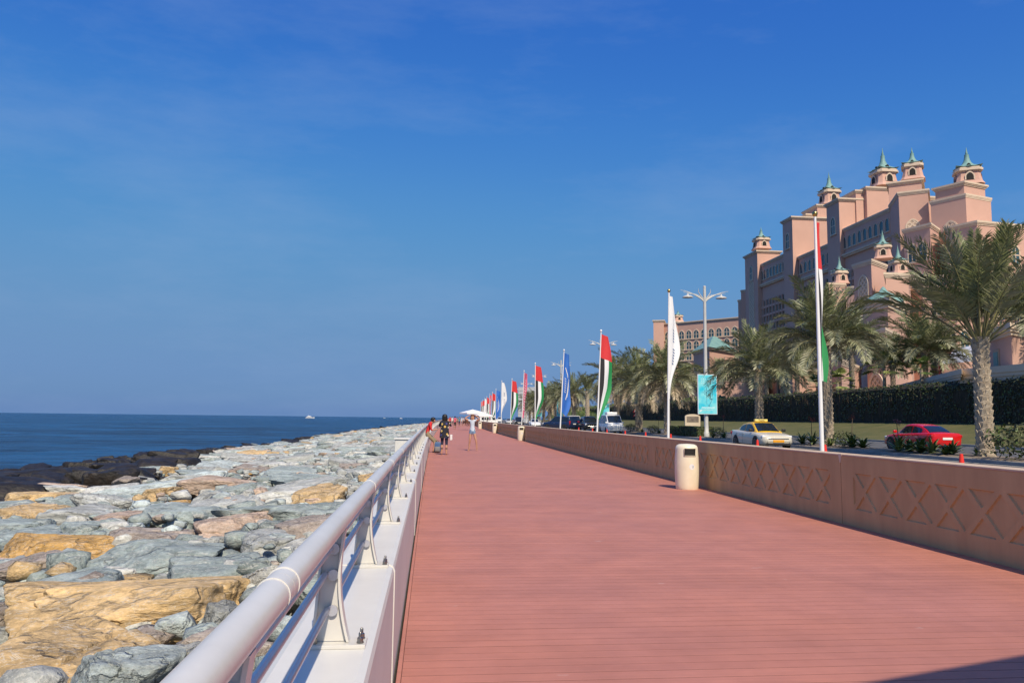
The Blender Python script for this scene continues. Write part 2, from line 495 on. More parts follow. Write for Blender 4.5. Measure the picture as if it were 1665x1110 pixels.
# ---- sea
SEA_Z = -2.5
def sea_material():
    m = bpy.data.materials.new('sea_water')
    m.use_nodes = True
    n, l = m.node_tree.nodes, m.node_tree.links
    b = n['Principled BSDF']
    b.inputs['Roughness'].default_value = 0.22
    b.inputs['IOR'].default_value = 1.333
    t = n.new('ShaderNodeTexCoord')
    def noi(scale, st, det=4, dist=0.0):
        p = n.new('ShaderNodeMapping'); p.inputs['Scale'].default_value = st
        p.inputs['Rotation'].default_value = (0, 0, R(20))
        l.new(t.outputs['Object'], p.inputs['Vector'])
        q = n.new('ShaderNodeTexNoise'); q.inputs['Scale'].default_value = scale
        q.inputs['Detail'].default_value = det; q.inputs['Distortion'].default_value = dist
        q.inputs['Roughness'].default_value = 0.62
        l.new(p.outputs[0], q.inputs['Vector'])
        return q.outputs['Fac']
    a = noi(0.36, (0.8, 1.6, 1), 7, 0.6)
    c = noi(0.06, (0.7, 1.4, 1), 4)
    d = noi(0.045, (0.35, 1.0, 1), 10, 0.8)
    ad = n.new('ShaderNodeMath'); ad.operation = 'MULTIPLY_ADD'; ad.inputs[1].default_value = 1.6
    l.new(c, ad.inputs[0]); l.new(a, ad.inputs[2])
    bp = n.new('ShaderNodeBump'); bp.inputs['Strength'].default_value = 1.0; bp.inputs['Distance'].default_value = 1.6
    l.new(ad.outputs[0], bp.inputs['Height'])
    l.new(bp.outputs[0], b.inputs['Normal'])
    x = n.new('ShaderNodeMixRGB')  # light and dark of the ripples put into the colour, beyond the bump
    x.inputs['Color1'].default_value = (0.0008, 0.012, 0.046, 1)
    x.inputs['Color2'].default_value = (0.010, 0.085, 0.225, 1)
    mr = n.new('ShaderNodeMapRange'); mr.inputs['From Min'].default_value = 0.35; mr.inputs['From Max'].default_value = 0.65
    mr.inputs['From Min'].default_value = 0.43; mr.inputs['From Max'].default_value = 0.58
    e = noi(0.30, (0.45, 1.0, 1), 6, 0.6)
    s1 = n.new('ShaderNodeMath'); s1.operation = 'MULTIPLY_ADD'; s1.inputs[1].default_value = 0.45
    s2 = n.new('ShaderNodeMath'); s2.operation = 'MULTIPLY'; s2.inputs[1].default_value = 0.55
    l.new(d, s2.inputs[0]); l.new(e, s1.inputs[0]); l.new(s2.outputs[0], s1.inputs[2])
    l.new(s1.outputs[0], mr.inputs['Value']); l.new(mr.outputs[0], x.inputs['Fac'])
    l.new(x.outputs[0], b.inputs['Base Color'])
    b.inputs['Specular IOR Level'].default_value = 0.06
    return m
MT['sea'] = sea_material()
mb = MB()
E = 40000.0
mb.add([(-E, -2000, SEA_Z), (1.0, -2000, SEA_Z), (E, 2500, SEA_Z), (E, E, SEA_Z), (-E, E, SEA_Z)], [(0, 1, 2, 3, 4)])
tag(mb.build('sea', MT['sea']), kind='structure')

# ---- land behind the promenade
mb = MB()
ys = list(range(-120, 1300, 20))
v, f = [], []
for y in ys:
    v += [(6.2 + cxf(y), y, 0.02), (900 + cxf(y), y, 0.02)]
for i in range(len(ys) - 1):
    f.append((2*i, 2*i+1, 2*i+3, 2*i+2))
mb.add(v, f)
tag(mb.build('ground', MT['soil']), kind='structure')

sweep('pavement', [(6.46, 0.10), (13.9, 0.10), (13.9, 0.02)], -40, 420, 10, MT['paving'])
sweep('kerb', [(13.9, 0.03), (13.9, 0.145), (14.15, 0.145), (14.15, 0.03)], -40, 420, 10, MT['kerb'])
sweep('road', [(14.15, 0.04), (20.5, 0.05)], -40, 620, 10, MT['asphalt'])
sweep('road', [(23.2, 0.05), (34.0, 0.04)], -40, 620, 10, MT['asphalt'])
sweep('median_kerb', [(20.5, 0.03), (20.5, 0.18), (20.7, 0.18)], -40, 420, 10, MT['kerb'])
sweep('median_bed', [(20.7, 0.176), (21.3, 0.24), (22.4, 0.24), (23.0, 0.176)], -40, 420, 10, MT['soil'])
sweep('median_kerb', [(23.0, 0.18), (23.2, 0.18), (23.2, 0.03)], -40, 420, 10, MT['kerb'])
sweep('far_kerb', [(34.0, 0.02), (34.0, 0.19), (34.3, 0.19), (34.3, 0.1)], -40, 420, 10, MT['kerb'])
sweep('lawn', [(34.3, 0.175), (36.5, 0.35), (39.5, 0.85), (43.0, 1.5), (45.0, 1.58)], -40, 420, 10, MT['lawn'], smooth=True)
MT['garden'] = mat('garden_ground', (0.045, 0.055, 0.02), 0.95, c2=(0.09, 0.075, 0.045), nscale=0.3, ndetail=8)
sweep('garden_ground', [(45.0, 1.576), (70.0, 1.7), (420.0, 2.0)], -40, 620, 10, MT['garden'], smooth=True)
MT['lane'] = mat('lane_paint', (0.62, 0.62, 0.58), 0.7, c2=(0.45, 0.45, 0.43), nscale=3)
mb = MB()
for y in np.arange(-30, 300, 9.0):
    for xl in (17.3, 28.6):
        mb.add([(xl + cxf(y), y, 0.058), (xl + 0.14 + cxf(y), y, 0.058), (xl + 0.14 + cxf(y+3), y + 3, 0.058), (xl + cxf(y+3), y + 3, 0.058)], [(0, 1, 2, 3)])
tag(mb.build('lane_marking', MT['lane']), kind='structure')
for xl in (14.5, 20.1, 23.6, 33.5):
    sweep('edge_line', [(xl, 0.059), (xl + 0.13, 0.059)], -40, 420, 10, MT['lane'])

# ---- rock embankment under the boulders
def shore(y):
    return 20.5 + 3.6 * math.exp(-((y - 26.0) / 26.0) ** 2) + 0.7 * math.sin(y * 0.11) + (y / 200.0) ** 2 * 1.5
def rock_top(x, y):
    """level of the boulder tops at distance x seaward of the promenade edge"""
    s = max(0.0, min(1.25, x / shore(y)))
    return 0.10 - 1.85 * s ** 0.78 - max(0.0, s - 0.97) * 6.0
mb = MB()
ys = [-14 + 2.5 * i for i in range(30)] + [62 + 12 * i for i in range(60)]
xs = [0.3, 1.5, 4, 7, 10, 13, 16, 19, 22, 25, 29, 34]
v, f = [], []
for y in ys:
    for x in xs:
        v.append((-x + cxf(y), y, rock_top(x, max(y, 0)) - 0.55 - 0.04 * x + 0.12 * noise.noise(Vector((x * .6, y * .6, 3)))))
n = len(xs)
for i in range(len(ys) - 1):
    for k in range(n - 1):
        f.append((i*n + k, (i+1)*n + k, (i+1)*n + k+1, i*n + k+1))
mb.add(v, f)
MT['rubble'] = mat('rubble_ground', (0.20, 0.19, 0.175), 0.95, c2=(0.085, 0.08, 0.075), nscale=3.2, ndetail=10, lo=0.35, hi=0.62, bump=1.0, bscale=9, bdist=0.10)
tag(mb.build('embankment', MT['rubble'], smooth=True), kind='structure')

# ================================================================== BOARDWALK
def deck_material():
    m = bpy.data.materials.new('deck_composite')
    m.use_nodes = True
    n, l = m.node_tree.nodes, m.node_tree.links
    b = n['Principled BSDF']
    g = n.new('ShaderNodeNewGeometry')
    oi = n.new('ShaderNodeObjectInfo')
    def noi(scale, st, det, rgh=0.6):
        p = n.new('ShaderNodeMapping'); p.inputs['Scale'].default_value = st
        l.new(g.outputs['Position'], p.inputs['Vector'])
        q = n.new('ShaderNodeTexNoise'); q.inputs['Scale'].default_value = scale
        q.inputs['Detail'].default_value = det; q.inputs['Roughness'].default_value = rgh
        l.new(p.outputs[0], q.inputs['Vector'])
        return q.outputs['Fac']
    def rng(v, a0, a1, b0, b1):
        q = n.new('ShaderNodeMapRange')
        for k, x in zip(('From Min', 'From Max', 'To Min', 'To Max'), (a0, a1, b0, b1)):
            q.inputs[k].default_value = x
        l.new(v, q.inputs['Value'])
        return q.outputs[0]
    x1 = n.new('ShaderNodeMixRGB')
    x1.inputs['Color1'].default_value = (0.425, 0.178, 0.138, 1)
    x1.inputs['Color2'].default_value = (0.47, 0.190, 0.135, 1)
    l.new(rng(noi(0.55, (1, 1, 1), 6), 0.35, 0.65, 0, 1), x1.inputs['Fac'])
    x2 = n.new('ShaderNodeMixRGB'); x2.blend_type = 'MULTIPLY'; x2.inputs['Fac'].default_value = 1.0
    l.new(x1.outputs[0], x2.inputs['Color1'])
    mul = n.new('ShaderNodeMath'); mul.operation = 'MULTIPLY'; mul.inputs[1].default_value = 1.0
    l.new(rng(noi(6.0, (0.10, 4.0, 1), 6, 0.65), 0.3, 0.7, 0.94, 1.06), mul.inputs[0])
    mul2 = n.new('ShaderNodeMath'); mul2.operation = 'MULTIPLY'
    l.new(mul.outputs[0], mul2.inputs[0])
    l.new(rng(oi.outputs['Random'], 0, 1, 0.955, 1.045), mul2.inputs[1])
    mul3 = n.new('ShaderNodeMath'); mul3.operation = 'MULTIPLY'
    l.new(mul2.outputs[0], mul3.inputs[0])
    l.new(rng(noi(1.6, (1, 1, 1), 9, 0.7), 0.30, 0.70, 0.84, 1.10), mul3.inputs[1])
    cc = n.new('ShaderNodeCombineColor')
    for i in range(3): l.new(mul3.outputs[0], cc.inputs[i])
    l.new(cc.outputs[0], x2.inputs['Color2'])
    # scuffs and small pale specks
    x3 = n.new('ShaderNodeMixRGB')
    l.new(x2.outputs[0], x3.inputs['Color1'])
    x3.inputs['Color2'].default_value = (0.56, 0.40, 0.36, 1)
    l.new(rng(noi(3.1, (1.0, 2.2, 1), 5, 0.5), 0.70, 0.76, 0.0, 0.45), x3.inputs['Fac'])
    l.new(x3.outputs[0], b.inputs['Base Color'])
    b.inputs['Roughness'].default_value = 0.62
    b.inputs['Specular IOR Level'].default_value = 0.35
    bp = n.new('ShaderNodeBump'); bp.inputs['Strength'].default_value = 0.35; bp.inputs['Distance'].default_value = 0.002
    l.new(noi(40.0, (0.05, 4.0, 1), 3), bp.inputs['Height'])
    l.new(bp.outputs[0], b.inputs['Normal'])
    return m
MT['deck'] = deck_material()
PITCH_B = 0.138
X_L, X_R = -0.133, 6.16
def plank_section(y):
    a, b = y + 0.0028, y + PITCH_B - 0.0028
    return [(a, -0.028), (b, -0.028), (b, 0.0), (a, 0.0)]
def plank_geo(mb, y, ox):
    s = plank_section(y)
    n = len(s)
    v = [(X_L + ox, p[0], p[1]) for p in s] + [(X_R + ox, p[0], p[1]) for p in s]
    f = [(i, n + i, n + (i+1) % n, (i+1) % n) for i in range(n)] + [tuple(range(n)), tuple(range(2*n-1, n-1, -1))]
    b = len(mb.v)
    mb.add(v, f)
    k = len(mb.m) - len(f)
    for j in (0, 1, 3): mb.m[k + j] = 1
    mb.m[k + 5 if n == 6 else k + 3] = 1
deck = tag(empty('boardwalk', (0, 0, 0)), kind='structure')
pm = MB(); plank_geo(pm, 0.0, 0.0)
MT['groove'] = mat('groove_shade', (0.22, 0.10, 0.08), 0.9)  # dark gap shade put into the colour of plank sides the sun lights
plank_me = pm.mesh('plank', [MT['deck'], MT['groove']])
Y0P = 3.45
for i in range(300):
    y = Y0P + i * PITCH_B
    link('plank', plank_me, deck, (cxf(y), y, rnd.uniform(-0.0003, 0.0003)))
pm = MB()
y = Y0P - PITCH_B
while y > -4: plank_geo(pm, y, cxf(y)); y -= PITCH_B
y = Y0P + 300 * PITCH_B
while y < 400: plank_geo(pm, y, cxf(y)); y += PITCH_B
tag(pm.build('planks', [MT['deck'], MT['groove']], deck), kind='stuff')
tag(sweep('deck_base', [(-0.20, -0.05), (6.3, -0.05)], -4, 420, 5, MT['gapdark'], deck))
y = -3.0
while y < 400:
    L = 3.6 if y < 60 else 20.0
    sweep('edge_board', [(-0.164, -0.03), (-0.164, -0.001), (-0.161, 0.003), (-0.139, 0.003), (-0.136, -0.001), (-0.136, -0.03)], y + 0.004, y + L - 0.004, L, MT['deck'], deck, kind=None, close=True)
    y += L

# ---- white parapet under the rail
PZ = 0.68
PX0, PX1 = -0.52, -0.182
parapet = tag(empty('parapet', (-0.35, 0, 0)), 'long low white concrete parapet carrying the railing along the sea edge of the boardwalk', 'parapet')
prof = [(PX0, -1.2), (PX1, -1.2), (PX1, PZ - 0.035), (PX1 - 0.008, PZ - 0.012), (PX1 - 0.032, PZ), (PX0 + 0.03, PZ), (PX0 + 0.008, PZ - 0.01), (PX0, PZ - 0.03)]
def sweep_p(name, prof, y0, y1, step, m, parent):
    o = sweep(name, prof, y0, y1, step, m, None, kind=None, close=True)
    o.parent = parent
    p0 = parent.location
    o.location = (-p0.x, -p0.y, -p0.z)
    return o
y = -1.55
while y < 400:
    L = 6.0
    sweep_p('parapet_segment', prof, y + 0.006, y + L - 0.006, 3.0, MT['white'], parapet)
    y += L
# raised rims at the joints between the segments
rim = [(PX0 - 0.006, -1.2), (PX1 + 0.006, -1.2), (PX1 + 0.006, PZ - 0.033), (PX1 - 0.006, PZ - 0.006), (PX1 - 0.032, PZ + 0.006), (PX0 + 0.03, PZ + 0.006), (PX0, PZ - 0.02)]
y = -1.55
while y < 80:
    sweep_p('joint_rim', rim, y - 0.012, y + 0.012, 1.0, MT['white'], parapet)
    y += 6.0
for Yb in (28.3, 58, 92, 130, 172):
    x0 = cxf(Yb)
    b_ = empty('plinth_block', (x0 - 0.95, Yb, 0))
    tag(b_, {28.3: 'nearest white block standing on the sea side of the railing', 58: 'second white block beyond the railing, left of the seated man',
             92: 'third white block beyond the railing, small and far', 130: 'fourth white block beyond the railing, very far', 172: 'farthest white block beyond the railing'}[Yb], 'concrete block', 'white blocks on the sea side of the railing')
    MB().box((-0.38, -0.22, -0.9), (0.38, 0.22, 0.70), bev=0.02).build('block', MT['white'], b_)
    MB().box((-0.42, -0.26, 0.702), (0.42, 0.26, 0.76), bev=0.012).build('lid', MT['white'], b_)

# ---- railing
RX, RZ, RR = -0.324, 1.120, 0.0365
railing = tag(empty('railing', (RX, 0, PZ)), 'white tubular railing on curved posts along the sea side of the boardwalk', 'railing')
post_ys = [-0.5, 1.42, 2.92, 4.41, 6.16, 8.02, 9.88]
while post_ys[-1] < 330: post_ys.append(post_ys[-1] + 1.86)
def post_mesh(detail):
    mb = MB()
    zs = [0.016 + (RZ - RR * 0.75 - PZ - 0.016) * i / 10 for i in range(11)]
    H = zs[-1]
    def half(z):
        t = z / H
        return 0.030 + 0.036 * (1 - t) ** 2.4 + 0.008 * t ** 3
    def cen(z):
        return -0.014 - 0.012 * math.sin(math.pi * min(1, z / H))
    # web
    v = []
    for z in zs:
        for y in (-0.004, 0.004):
            v += [(cen(z) - half(z), y, z), (cen(z) + half(z), y, z)]
    f = []
    for i in range(len(zs) - 1):
        a, b = 4*i, 4*(i+1)
        f += [(a, a+1, b+1, b), (a+3, a+2, b+2, b+3), (a+1, a+3, b+3, b+1), (a+2, a, b, b+2)]
    mb.add(v, f)
    # flanges
    for s in (-1, 1):
        v, f = [], []
        for z in zs:
            x = cen(z) + s * half(z)
            for dx in (-0.0045, 0.0045):
                for y in (-0.026, 0.026):
                    v.append((x + dx, y, z))
        for i in range(len(zs) - 1):
            a, b = 4*i, 4*(i+1)
            f += [(a, a+1, b+1, b), (a+1, a+3, b+3, b+1), (a+3, a+2, b+2, b+3), (a+2, a, b, b+2)]
        f += [(0, 2, 3, 1), (4*(len(zs)-1), 4*(len(zs)-1)+1, 4*(len(zs)-1)+3, 4*(len(zs)-1)+2)]
        mb.add(v, f)
    # foot plate
    mb.box((-0.085, -0.055, 0.0005), (0.112, 0.055, 0.014), bev=0.002 if detail else 0)
    return mb.mesh('post', MT['whitegloss'])
pme = post_mesh(True)
bolt_me = MB().lathe([(0.013, 0), (0.013, 0.004), (0.011, 0.004), (0.011, 0.017), (0.006, 0.021), (0.006, 0.034), (0.003, 0.038)], 8).mesh('bolt', MT['bolt'], True, 40)
collar_me = MB().lathe([(0.020, 0), (0.020, 0.012)], 14, T=Matrix.Rotation(R(90), 4, 'X')).mesh('collar', MT['steel'], True, 40)
for i, y in enumerate(post_ys):
    p = link('post', pme, railing, (cxf(y), y, 0), (0, 0, -math.atan(max(y, 0) / 4000)))
    if i < 14:
        for bx_, by_ in ((0.092, -0.028), (0.092, 0.028), (-0.072, -0.028), (-0.072, 0.028)):
            link('bolt', bolt_me, p, (bx_, by_, 0.015))
    if i < 10:
        for cz_ in (0.342, 0.25, 0.125): link('collar', collar_me, p, (-0.012, -0.006, cz_))
def rail_pts(x, z, y0, y1, st):
    n = max(2, int((y1 - y0) / st) + 1)
    return [(x + cxf(y0 + (y1 - y0) * i / (n-1)) - RX, y0 + (y1 - y0) * i / (n-1), z - PZ) for i in range(n)]
cuts = [-3.0, 1.78, 4.30, 6.40, 8.6, 12.9, 19, 25, 31, 40, 60, 90, 150, 240, 332]
for a, b in zip(cuts[:-1], cuts[1:]):
    MB().tube(rail_pts(RX, RZ, a + 0.001, b - 0.001, 2.0 if a < 40 else 8), RR, 32 if a < 10 else 14).build('handrail', MT['whitegloss'], railing, True, 50)
MB().tube(rail_pts(RX, RZ, -3, 4, 2.0), 0.001, 4)
for y in (1.72, 1.84, 4.30, 6.40, 8.6, 12.9, 19, 25, 31):
    MB().tube([(cxf(y), y - 0.004, RZ - PZ), (cxf(y), y + 0.004, RZ - PZ)], RR + 0.0022, 32).build('joint_ring', MT['white'], railing, True, 50)
for x, z, r_, m in ((-0.350, 1.022, 0.0105, 'whitegloss'), (-0.366, 0.930, 0.0125, 'steel'), (-0.357, 0.805, 0.0125, 'steel')):
    MB().tube(rail_pts(x, z, -3, 332, 4.0), r_, 12).build('rail_bar', MT[m], railing, True, 50)

# ---- boundary wall with cast lattice panels
def inset(poly, d):
    n = len(poly)
    cx_ = sum(p[0] for p in poly) / n; cy_ = sum(p[1] for p in poly) / n
    out = []
    lines = []
    for i in range(n):
        p, q = Vector(poly[i]), Vector(poly[(i+1) % n])
        t = (q - p).normalized()
        nn = Vector((-t.y, t.x))
        if nn.dot(Vector((cx_, cy_)) - p) < 0: nn = -nn
        lines.append((p + nn * d, t))
    for i in range(n):
        p, t = lines[i - 1]; q, u = lines[i]
        den = t.x * u.y - t.y * u.x
        s = ((q - p).x * u.y - (q - p).y * u.x) / den
        out.append(tuple(p + t * s))
    return out
WL, WT, WTH = 10.10, 1.0, 0.30
def wall_panel_mesh():
    mb = MB()
    L = WL - 0.012
    w, N = 0.595, 16
    y0 = (L - w * N) / 2
    zb, zt = 0.215, 0.805
    zm = (zb + zt) / 2
    def fr(pts, x=0.0): return [(x, p[0], p[1]) for p in pts]
    for quad in ([(0, 0), (L, 0), (L, zb), (0, zb)], [(0, zt), (L, zt), (L, WT), (0, WT)], [(0, zb), (y0, zb), (y0, zt), (0, zt)], [(L - y0, zb), (L, zb), (L, zt), (L - y0, zt)]):
        mb.add(fr(quad), [(3, 2, 1, 0)])
    regs = []
    for i in range(N):
        a = y0 + i * w
        regs.append([(a, zt), (a + w, zt), (a + w/2, zm)])
        regs.append([(a, zb), (a + w/2, zm), (a + w, zb)])
        if i > 0: regs.append([(a - w/2, zm), (a, zt), (a + w/2, zm), (a, zb)])
    regs.append([(y0, zb), (y0, zt), (y0 + w/2, zm)])
    e = L - y0
    regs.append([(e, zt), (e, zb), (e - w/2, zm)])
    for pl in regs:
        a = inset(pl, 0.036); b = inset(pl, 0.048)
        n = len(pl)
        v = fr(pl) + fr(a) + fr(b, 0.021)
        f = [(i, (i+1) % n, n + (i+1) % n, n + i) for i in range(n)]
        f += [(n + i, n + (i+1) % n, 2*n + (i+1) % n, 2*n + i) for i in range(n)]
        f += [tuple(2*n + i for i in range(n))]
        mb.add(v, f)
    # ends, back, top
    T = WTH
    mb.add([(0, 0, 0), (0, L, 0), (T, L, 0), (T, 0, 0), (0, 0, WT), (0, L, WT), (T, L, WT), (T, 0, WT)],
           [(3, 2, 6, 7), (4, 7, 6, 5), (0, 3, 7, 4), (1, 5, 6, 2)])
    return mb.mesh('wall_panel', MT['concrete'])
wpm = wall_panel_mesh()
cap_me = MB().box((-0.006, 0.0, WT + 0.002), (WTH + 0.006, WL - 0.012, WT + 0.028), bev=0.006).mesh('coping', MT['cap'])
WX = 6.14
bwall = tag(empty('boundary_wall', (WX, 0, 0)), 'low brown concrete wall with lattice relief between boardwalk and road', 'wall')
for k in range(-1, 38):
    y = 1.0 + WL * k
    o = link('wall_panel', wpm, bwall, (cxf(y), y, 0), (0, 0, -math.atan(max(0, y + WL/2) / 4000)))
    link('coping', cap_me, o)
MB().add([(-0.012, -0.012, 0.90), (-0.012, 0.006, 0.90), (-0.012, 0.05, 1.031), (-0.012, -0.05, 1.031), (0.02, -0.012, 0.9), (0.02, 0.006, 0.9), (0.09, 0.05, 1.031), (0.09, -0.05, 1.031)],
        [(0, 1, 2, 3), (4, 7, 6, 5), (0, 3, 7, 4), (1, 5, 6, 2), (3, 2, 6, 7), (0, 4, 5, 1)]).build('joint_filler', MT['cream'], bwall, loc=(cxf(11.1), 11.095, 0))

# ================================================================== BOULDERS
MT['rock'] = rock_mat('boulder_stone')
MT['rocks'] = rock_mat('rubble_stone', True)
def ico(sub):
    bm = bmesh.new()
    bmesh.ops.create_icosphere(bm, subdivisions=sub, radius=1.0)
    v = np.array([p.co[:] for p in bm.verts])
    f = [tuple(q.index for q in p.verts) for p in bm.faces]
    bm.free()
    return v, f
ICO = {k: ico(k) for k in (2, 3, 4, 5, 6)}
def fbm(P, seed, octv=4):
    out = np.zeros(len(P))
    for i, p in enumerate(P):
        out[i] = noise.fractal(Vector((p[0] + seed * 3.1, p[1] - seed * 1.7, p[2] + seed)), 0.9, 2.1, octv, noise_basis='PERLIN_ORIGINAL')
    return out
def rock_shape(seed, sub, flat=0.0, rough=1.0):
    g = np.random.RandomState(seed)
    V, F = ICO[sub]
    npl = 15
    N = g.normal(size=(npl, 3))
    N /= np.linalg.norm(N, axis=1)[:, None]
    D = g.uniform(0.52, 0.98, npl)
    N = np.vstack([N, [[0.10 * g.normal(), 0.10 * g.normal(), 1.0]], [[0, 0, -1.0]], np.eye(3)[:2], -np.eye(3)[:2]])
    N /= np.linalg.norm(N, axis=1)[:, None]
    D = np.append(D, [0.62 - 0.12 * flat, 0.75, 0.95, 0.95, 0.95, 0.95])
    q = np.maximum(V @ N.T / D[None, :], 1e-4)
    p = 30.0
    r = (q ** p).sum(1) ** (-1 / p)
    P = V * r[:, None]
    n1 = fbm(V * 1.3, seed, 4)
    n2 = fbm(P * np.array([3.0, 3.0, 8.0]), seed + 40, 3)
    amp = 0.09 * n1 + 0.032 * n2
    # a few cleft lines
    for _ in range(3):
        c = g.normal(size=3); c /= np.linalg.norm(c)
        d = np.abs(P @ c - g.uniform(-0.35, 0.35) + 0.10 * n1)
        amp -= 0.07 * np.exp(-(d / 0.03) ** 2)
    P = P * (1 + rough * amp)[:, None]
    return P, F
def rock_mesh(seed, sub, flat=0.0, name='boulder', rough=1.0, m='rock'):
    P, F = rock_shape(seed, sub, flat, rough)
    me = bpy.data.meshes.new(name)
    me.from_pydata(P.tolist(), [], F)
    me.materials.append(MT[m])
    me.polygons.foreach_set('use_smooth', [True] * len(F))
    me.set_sharp_from_angle(angle=R(38))
    me.update()
    return me
PROTO = [rock_mesh(100 + i, 5, flat=(i % 3) * 0.5) for i in range(14)]
PROTO_W = [rock_mesh(150 + i, 4, m='wet') for i in range(7)]
TONES = {
    'slate': ((0.275, 0.325, 0.315), 'slate grey-green'), 'grey': ((0.375, 0.39, 0.37), 'grey'), 'pale': ((0.49, 0.495, 0.46), 'pale grey'),
    'ochre': ((0.50, 0.35, 0.175), 'ochre yellow'), 'orange': ((0.50, 0.30, 0.10), 'orange'), 'brown': ((0.315, 0.265, 0.225), 'grey-brown'),
    'pink': ((0.46, 0.345, 0.265), 'pinkish tan'), 'wet': ((0.030, 0.028, 0.025), 'wet black'), 'bluish': ((0.42, 0.48, 0.47), 'pale blue-grey')}
def place_rock(me, x, y, z, s, rot, tone, label=None, group=None):
    o = link('boulder', me, None, (x, y, z), rot, s)
    c = TONES[tone][0]
    k = rnd.uniform(0.88, 1.14)
    o.color = (c[0] * k, c[1] * k, c[2] * k, 1)
    tag(o, label, 'boulder', group)
    return o
# boulders one can pick out in the photograph: centre px, width px, height px, tone, label
HERO = [
 (215, 962, 330, 70, 'ochre', 'long ochre slab lying across the slope just above the biggest ochre boulder', 0.10),
 (150, 1035, 330, 160, 'ochre', 'biggest ochre boulder in the left foreground with brown patches', -0.05),
 (20, 1050, 150, 130, 'ochre', 'ochre boulder cut by the left bottom corner', -0.06),
 (186, 1092, 165, 66, 'bluish', 'pale blue-grey pointed rock at the bottom edge below the ochre boulder', 0.12),
 (305, 1052, 95, 100, 'pale', 'pale grey upright rock between ochre boulder and the handrail', 0.0),
 (365, 985, 60, 55, 'grey', 'small broken grey rock right of the ochre slab', 0.0),
 (120, 932, 230, 60, 'slate', 'wide flat slate slab right behind the ochre boulders', 0.02),
 (345, 908, 200, 52, 'slate', 'long slate slab left of the handrail with a dark cleft on its left', 0.02),
 (30, 978, 130, 42, 'brown', 'grey-brown rock at the left edge behind the ochre boulders', 0.0),
 (94, 880, 168, 34, 'orange', 'bright orange lens-shaped slab on the slope', 0.06),
 (78, 898, 140, 46, 'brown', 'grey-brown boulder just below the bright orange slab', 0.0),
 (250, 858, 160, 40, 'brown', 'wide purplish brown flat boulder in mid slope', 0.0),
 (385, 842, 130, 30, 'pink', 'pinkish tan slab left of the handrail', 0.05),
 (55, 862, 170, 42, 'slate', 'dark slate boulder at the left edge above the orange slab', 0.0),
 (150, 848, 130, 32, 'slate', 'slate boulder between orange slab and purplish boulder', 0.0),
 (430, 868, 110, 36, 'grey', 'grey weathered boulder beside the handrail', 0.0),
 (40, 829, 110, 24, 'ochre', 'yellow ochre slab at the left edge, middle of the slope', 0.06),
 (65, 802, 100, 17, 'ochre', 'tan yellow slab near the wet rocks at the left edge', 0.05),
 (262, 795, 70, 12, 'ochre', 'thin yellow slab in the middle of the slope', 0.05),
 (204, 784, 42, 20, 'brown', 'rounded brown boulder standing near the wet rocks', 0.2),
 (200, 832, 120, 22, 'pink', 'reddish streaked slab in mid slope', 0.0),
 (290, 822, 150, 26, 'slate', 'broad blue slate slab in mid slope', 0.0),
 (480, 818, 190, 38, 'slate', 'broad pale slate slab against the handrail', 0.0),
 (530, 797, 100, 20, 'ochre', 'yellow slab touching the handrail', 0.06),
 (375, 808, 150, 22, 'grey', 'wide grey slab behind the pinkish one', 0.0),
 (274, 763, 28, 10, 'ochre', 'small yellow rock near the waterline', 0.15),
 (409, 738, 46, 13, 'ochre', 'yellow boulder at the far edge of the dry rocks', 0.2),
 (500, 842, 120, 30, 'brown', 'brownish crumbly boulder below the broad slate slab', 0.0),
 (20, 767, 44, 36, 'wet', 'big rounded black wet boulder at the waterline, left edge', 0.5),
 (228, 748, 22, 16, 'wet', 'black wet boulder sticking up at the waterline', 0.4),
]
placed = []
for i, (px, py, w, h, tone, lab, dz) in enumerate(HERO):
    z = 0.0
    for _ in range(8):
        p = atZ(px, py, z)
        z = rock_top(-(p.x - cxf(p.y)), p.y)
    dist = p.y * 0.9945 + p.x * 0.1045
    a = w * dist / 1250.0 / 2 * 1.12
    b = max(0.28, min(a * 1.2, h * dist * dist / (1250.0 * (1.5 - z)) / 2 * 0.95))
    c = max(0.28, min(0.75, 0.55 * min(a, b) + 0.12))
    me = rock_mesh(300 + i, 6 if i < 4 else 5, flat=0.9 if h < w * 0.45 else 0.4, m='wet' if tone == 'wet' else 'rock')
    place_rock(me, p.x, p.y, z - c * 0.55 + dz, (a, b, c), (rnd.uniform(-.08, .08), rnd.uniform(-.1, .06), rnd.uniform(-.25, .25)), tone, lab, 'boulders of the sea defence')
    placed.append((p.x, p.y, a, b))
def tone_pick(s, r, y):
    w = 0.48 + 0.40 * max(0.0, min(1.0, (y - 33) / 34.0))
    if s > w + 0.08: return 'wet'
    if s > w - 0.02 and r.random() < 0.6: return 'wet'
    return r.choices(['slate', 'grey', 'pale', 'ochre', 'brown', 'pink', 'bluish', 'orange'], [32, 26, 15, 4, 6, 4, 18, 1])[0]
GEN = {}
def lab_for(tone):
    if tone == 'wet': return 'wet black boulder among others along the waterline below the slope'
    return TONES[tone][1] + ' boulder among the others piled on the slope between railing and sea'
def overlap(x, y, a, k=0.62):
    for qx, qy, qa, qb in placed:
        if ((x - qx) / (qa + a)) ** 2 + ((y - qy) / (qb + a * 0.8)) ** 2 < k: return True
    return False
cnt = 0
cand = []
RND = []
for _ in range(9000):
    y = 1.2 + 64 * rnd.random() ** 1.25
    s = rnd.random() ** 0.85 * 1.06
    xx = 0.9 + s * (shore(y) - 0.9)
    x = -xx + cxf(y)
    if x < -0.60 * y - 3.0: continue
    cand.append((x, y, s, xx))
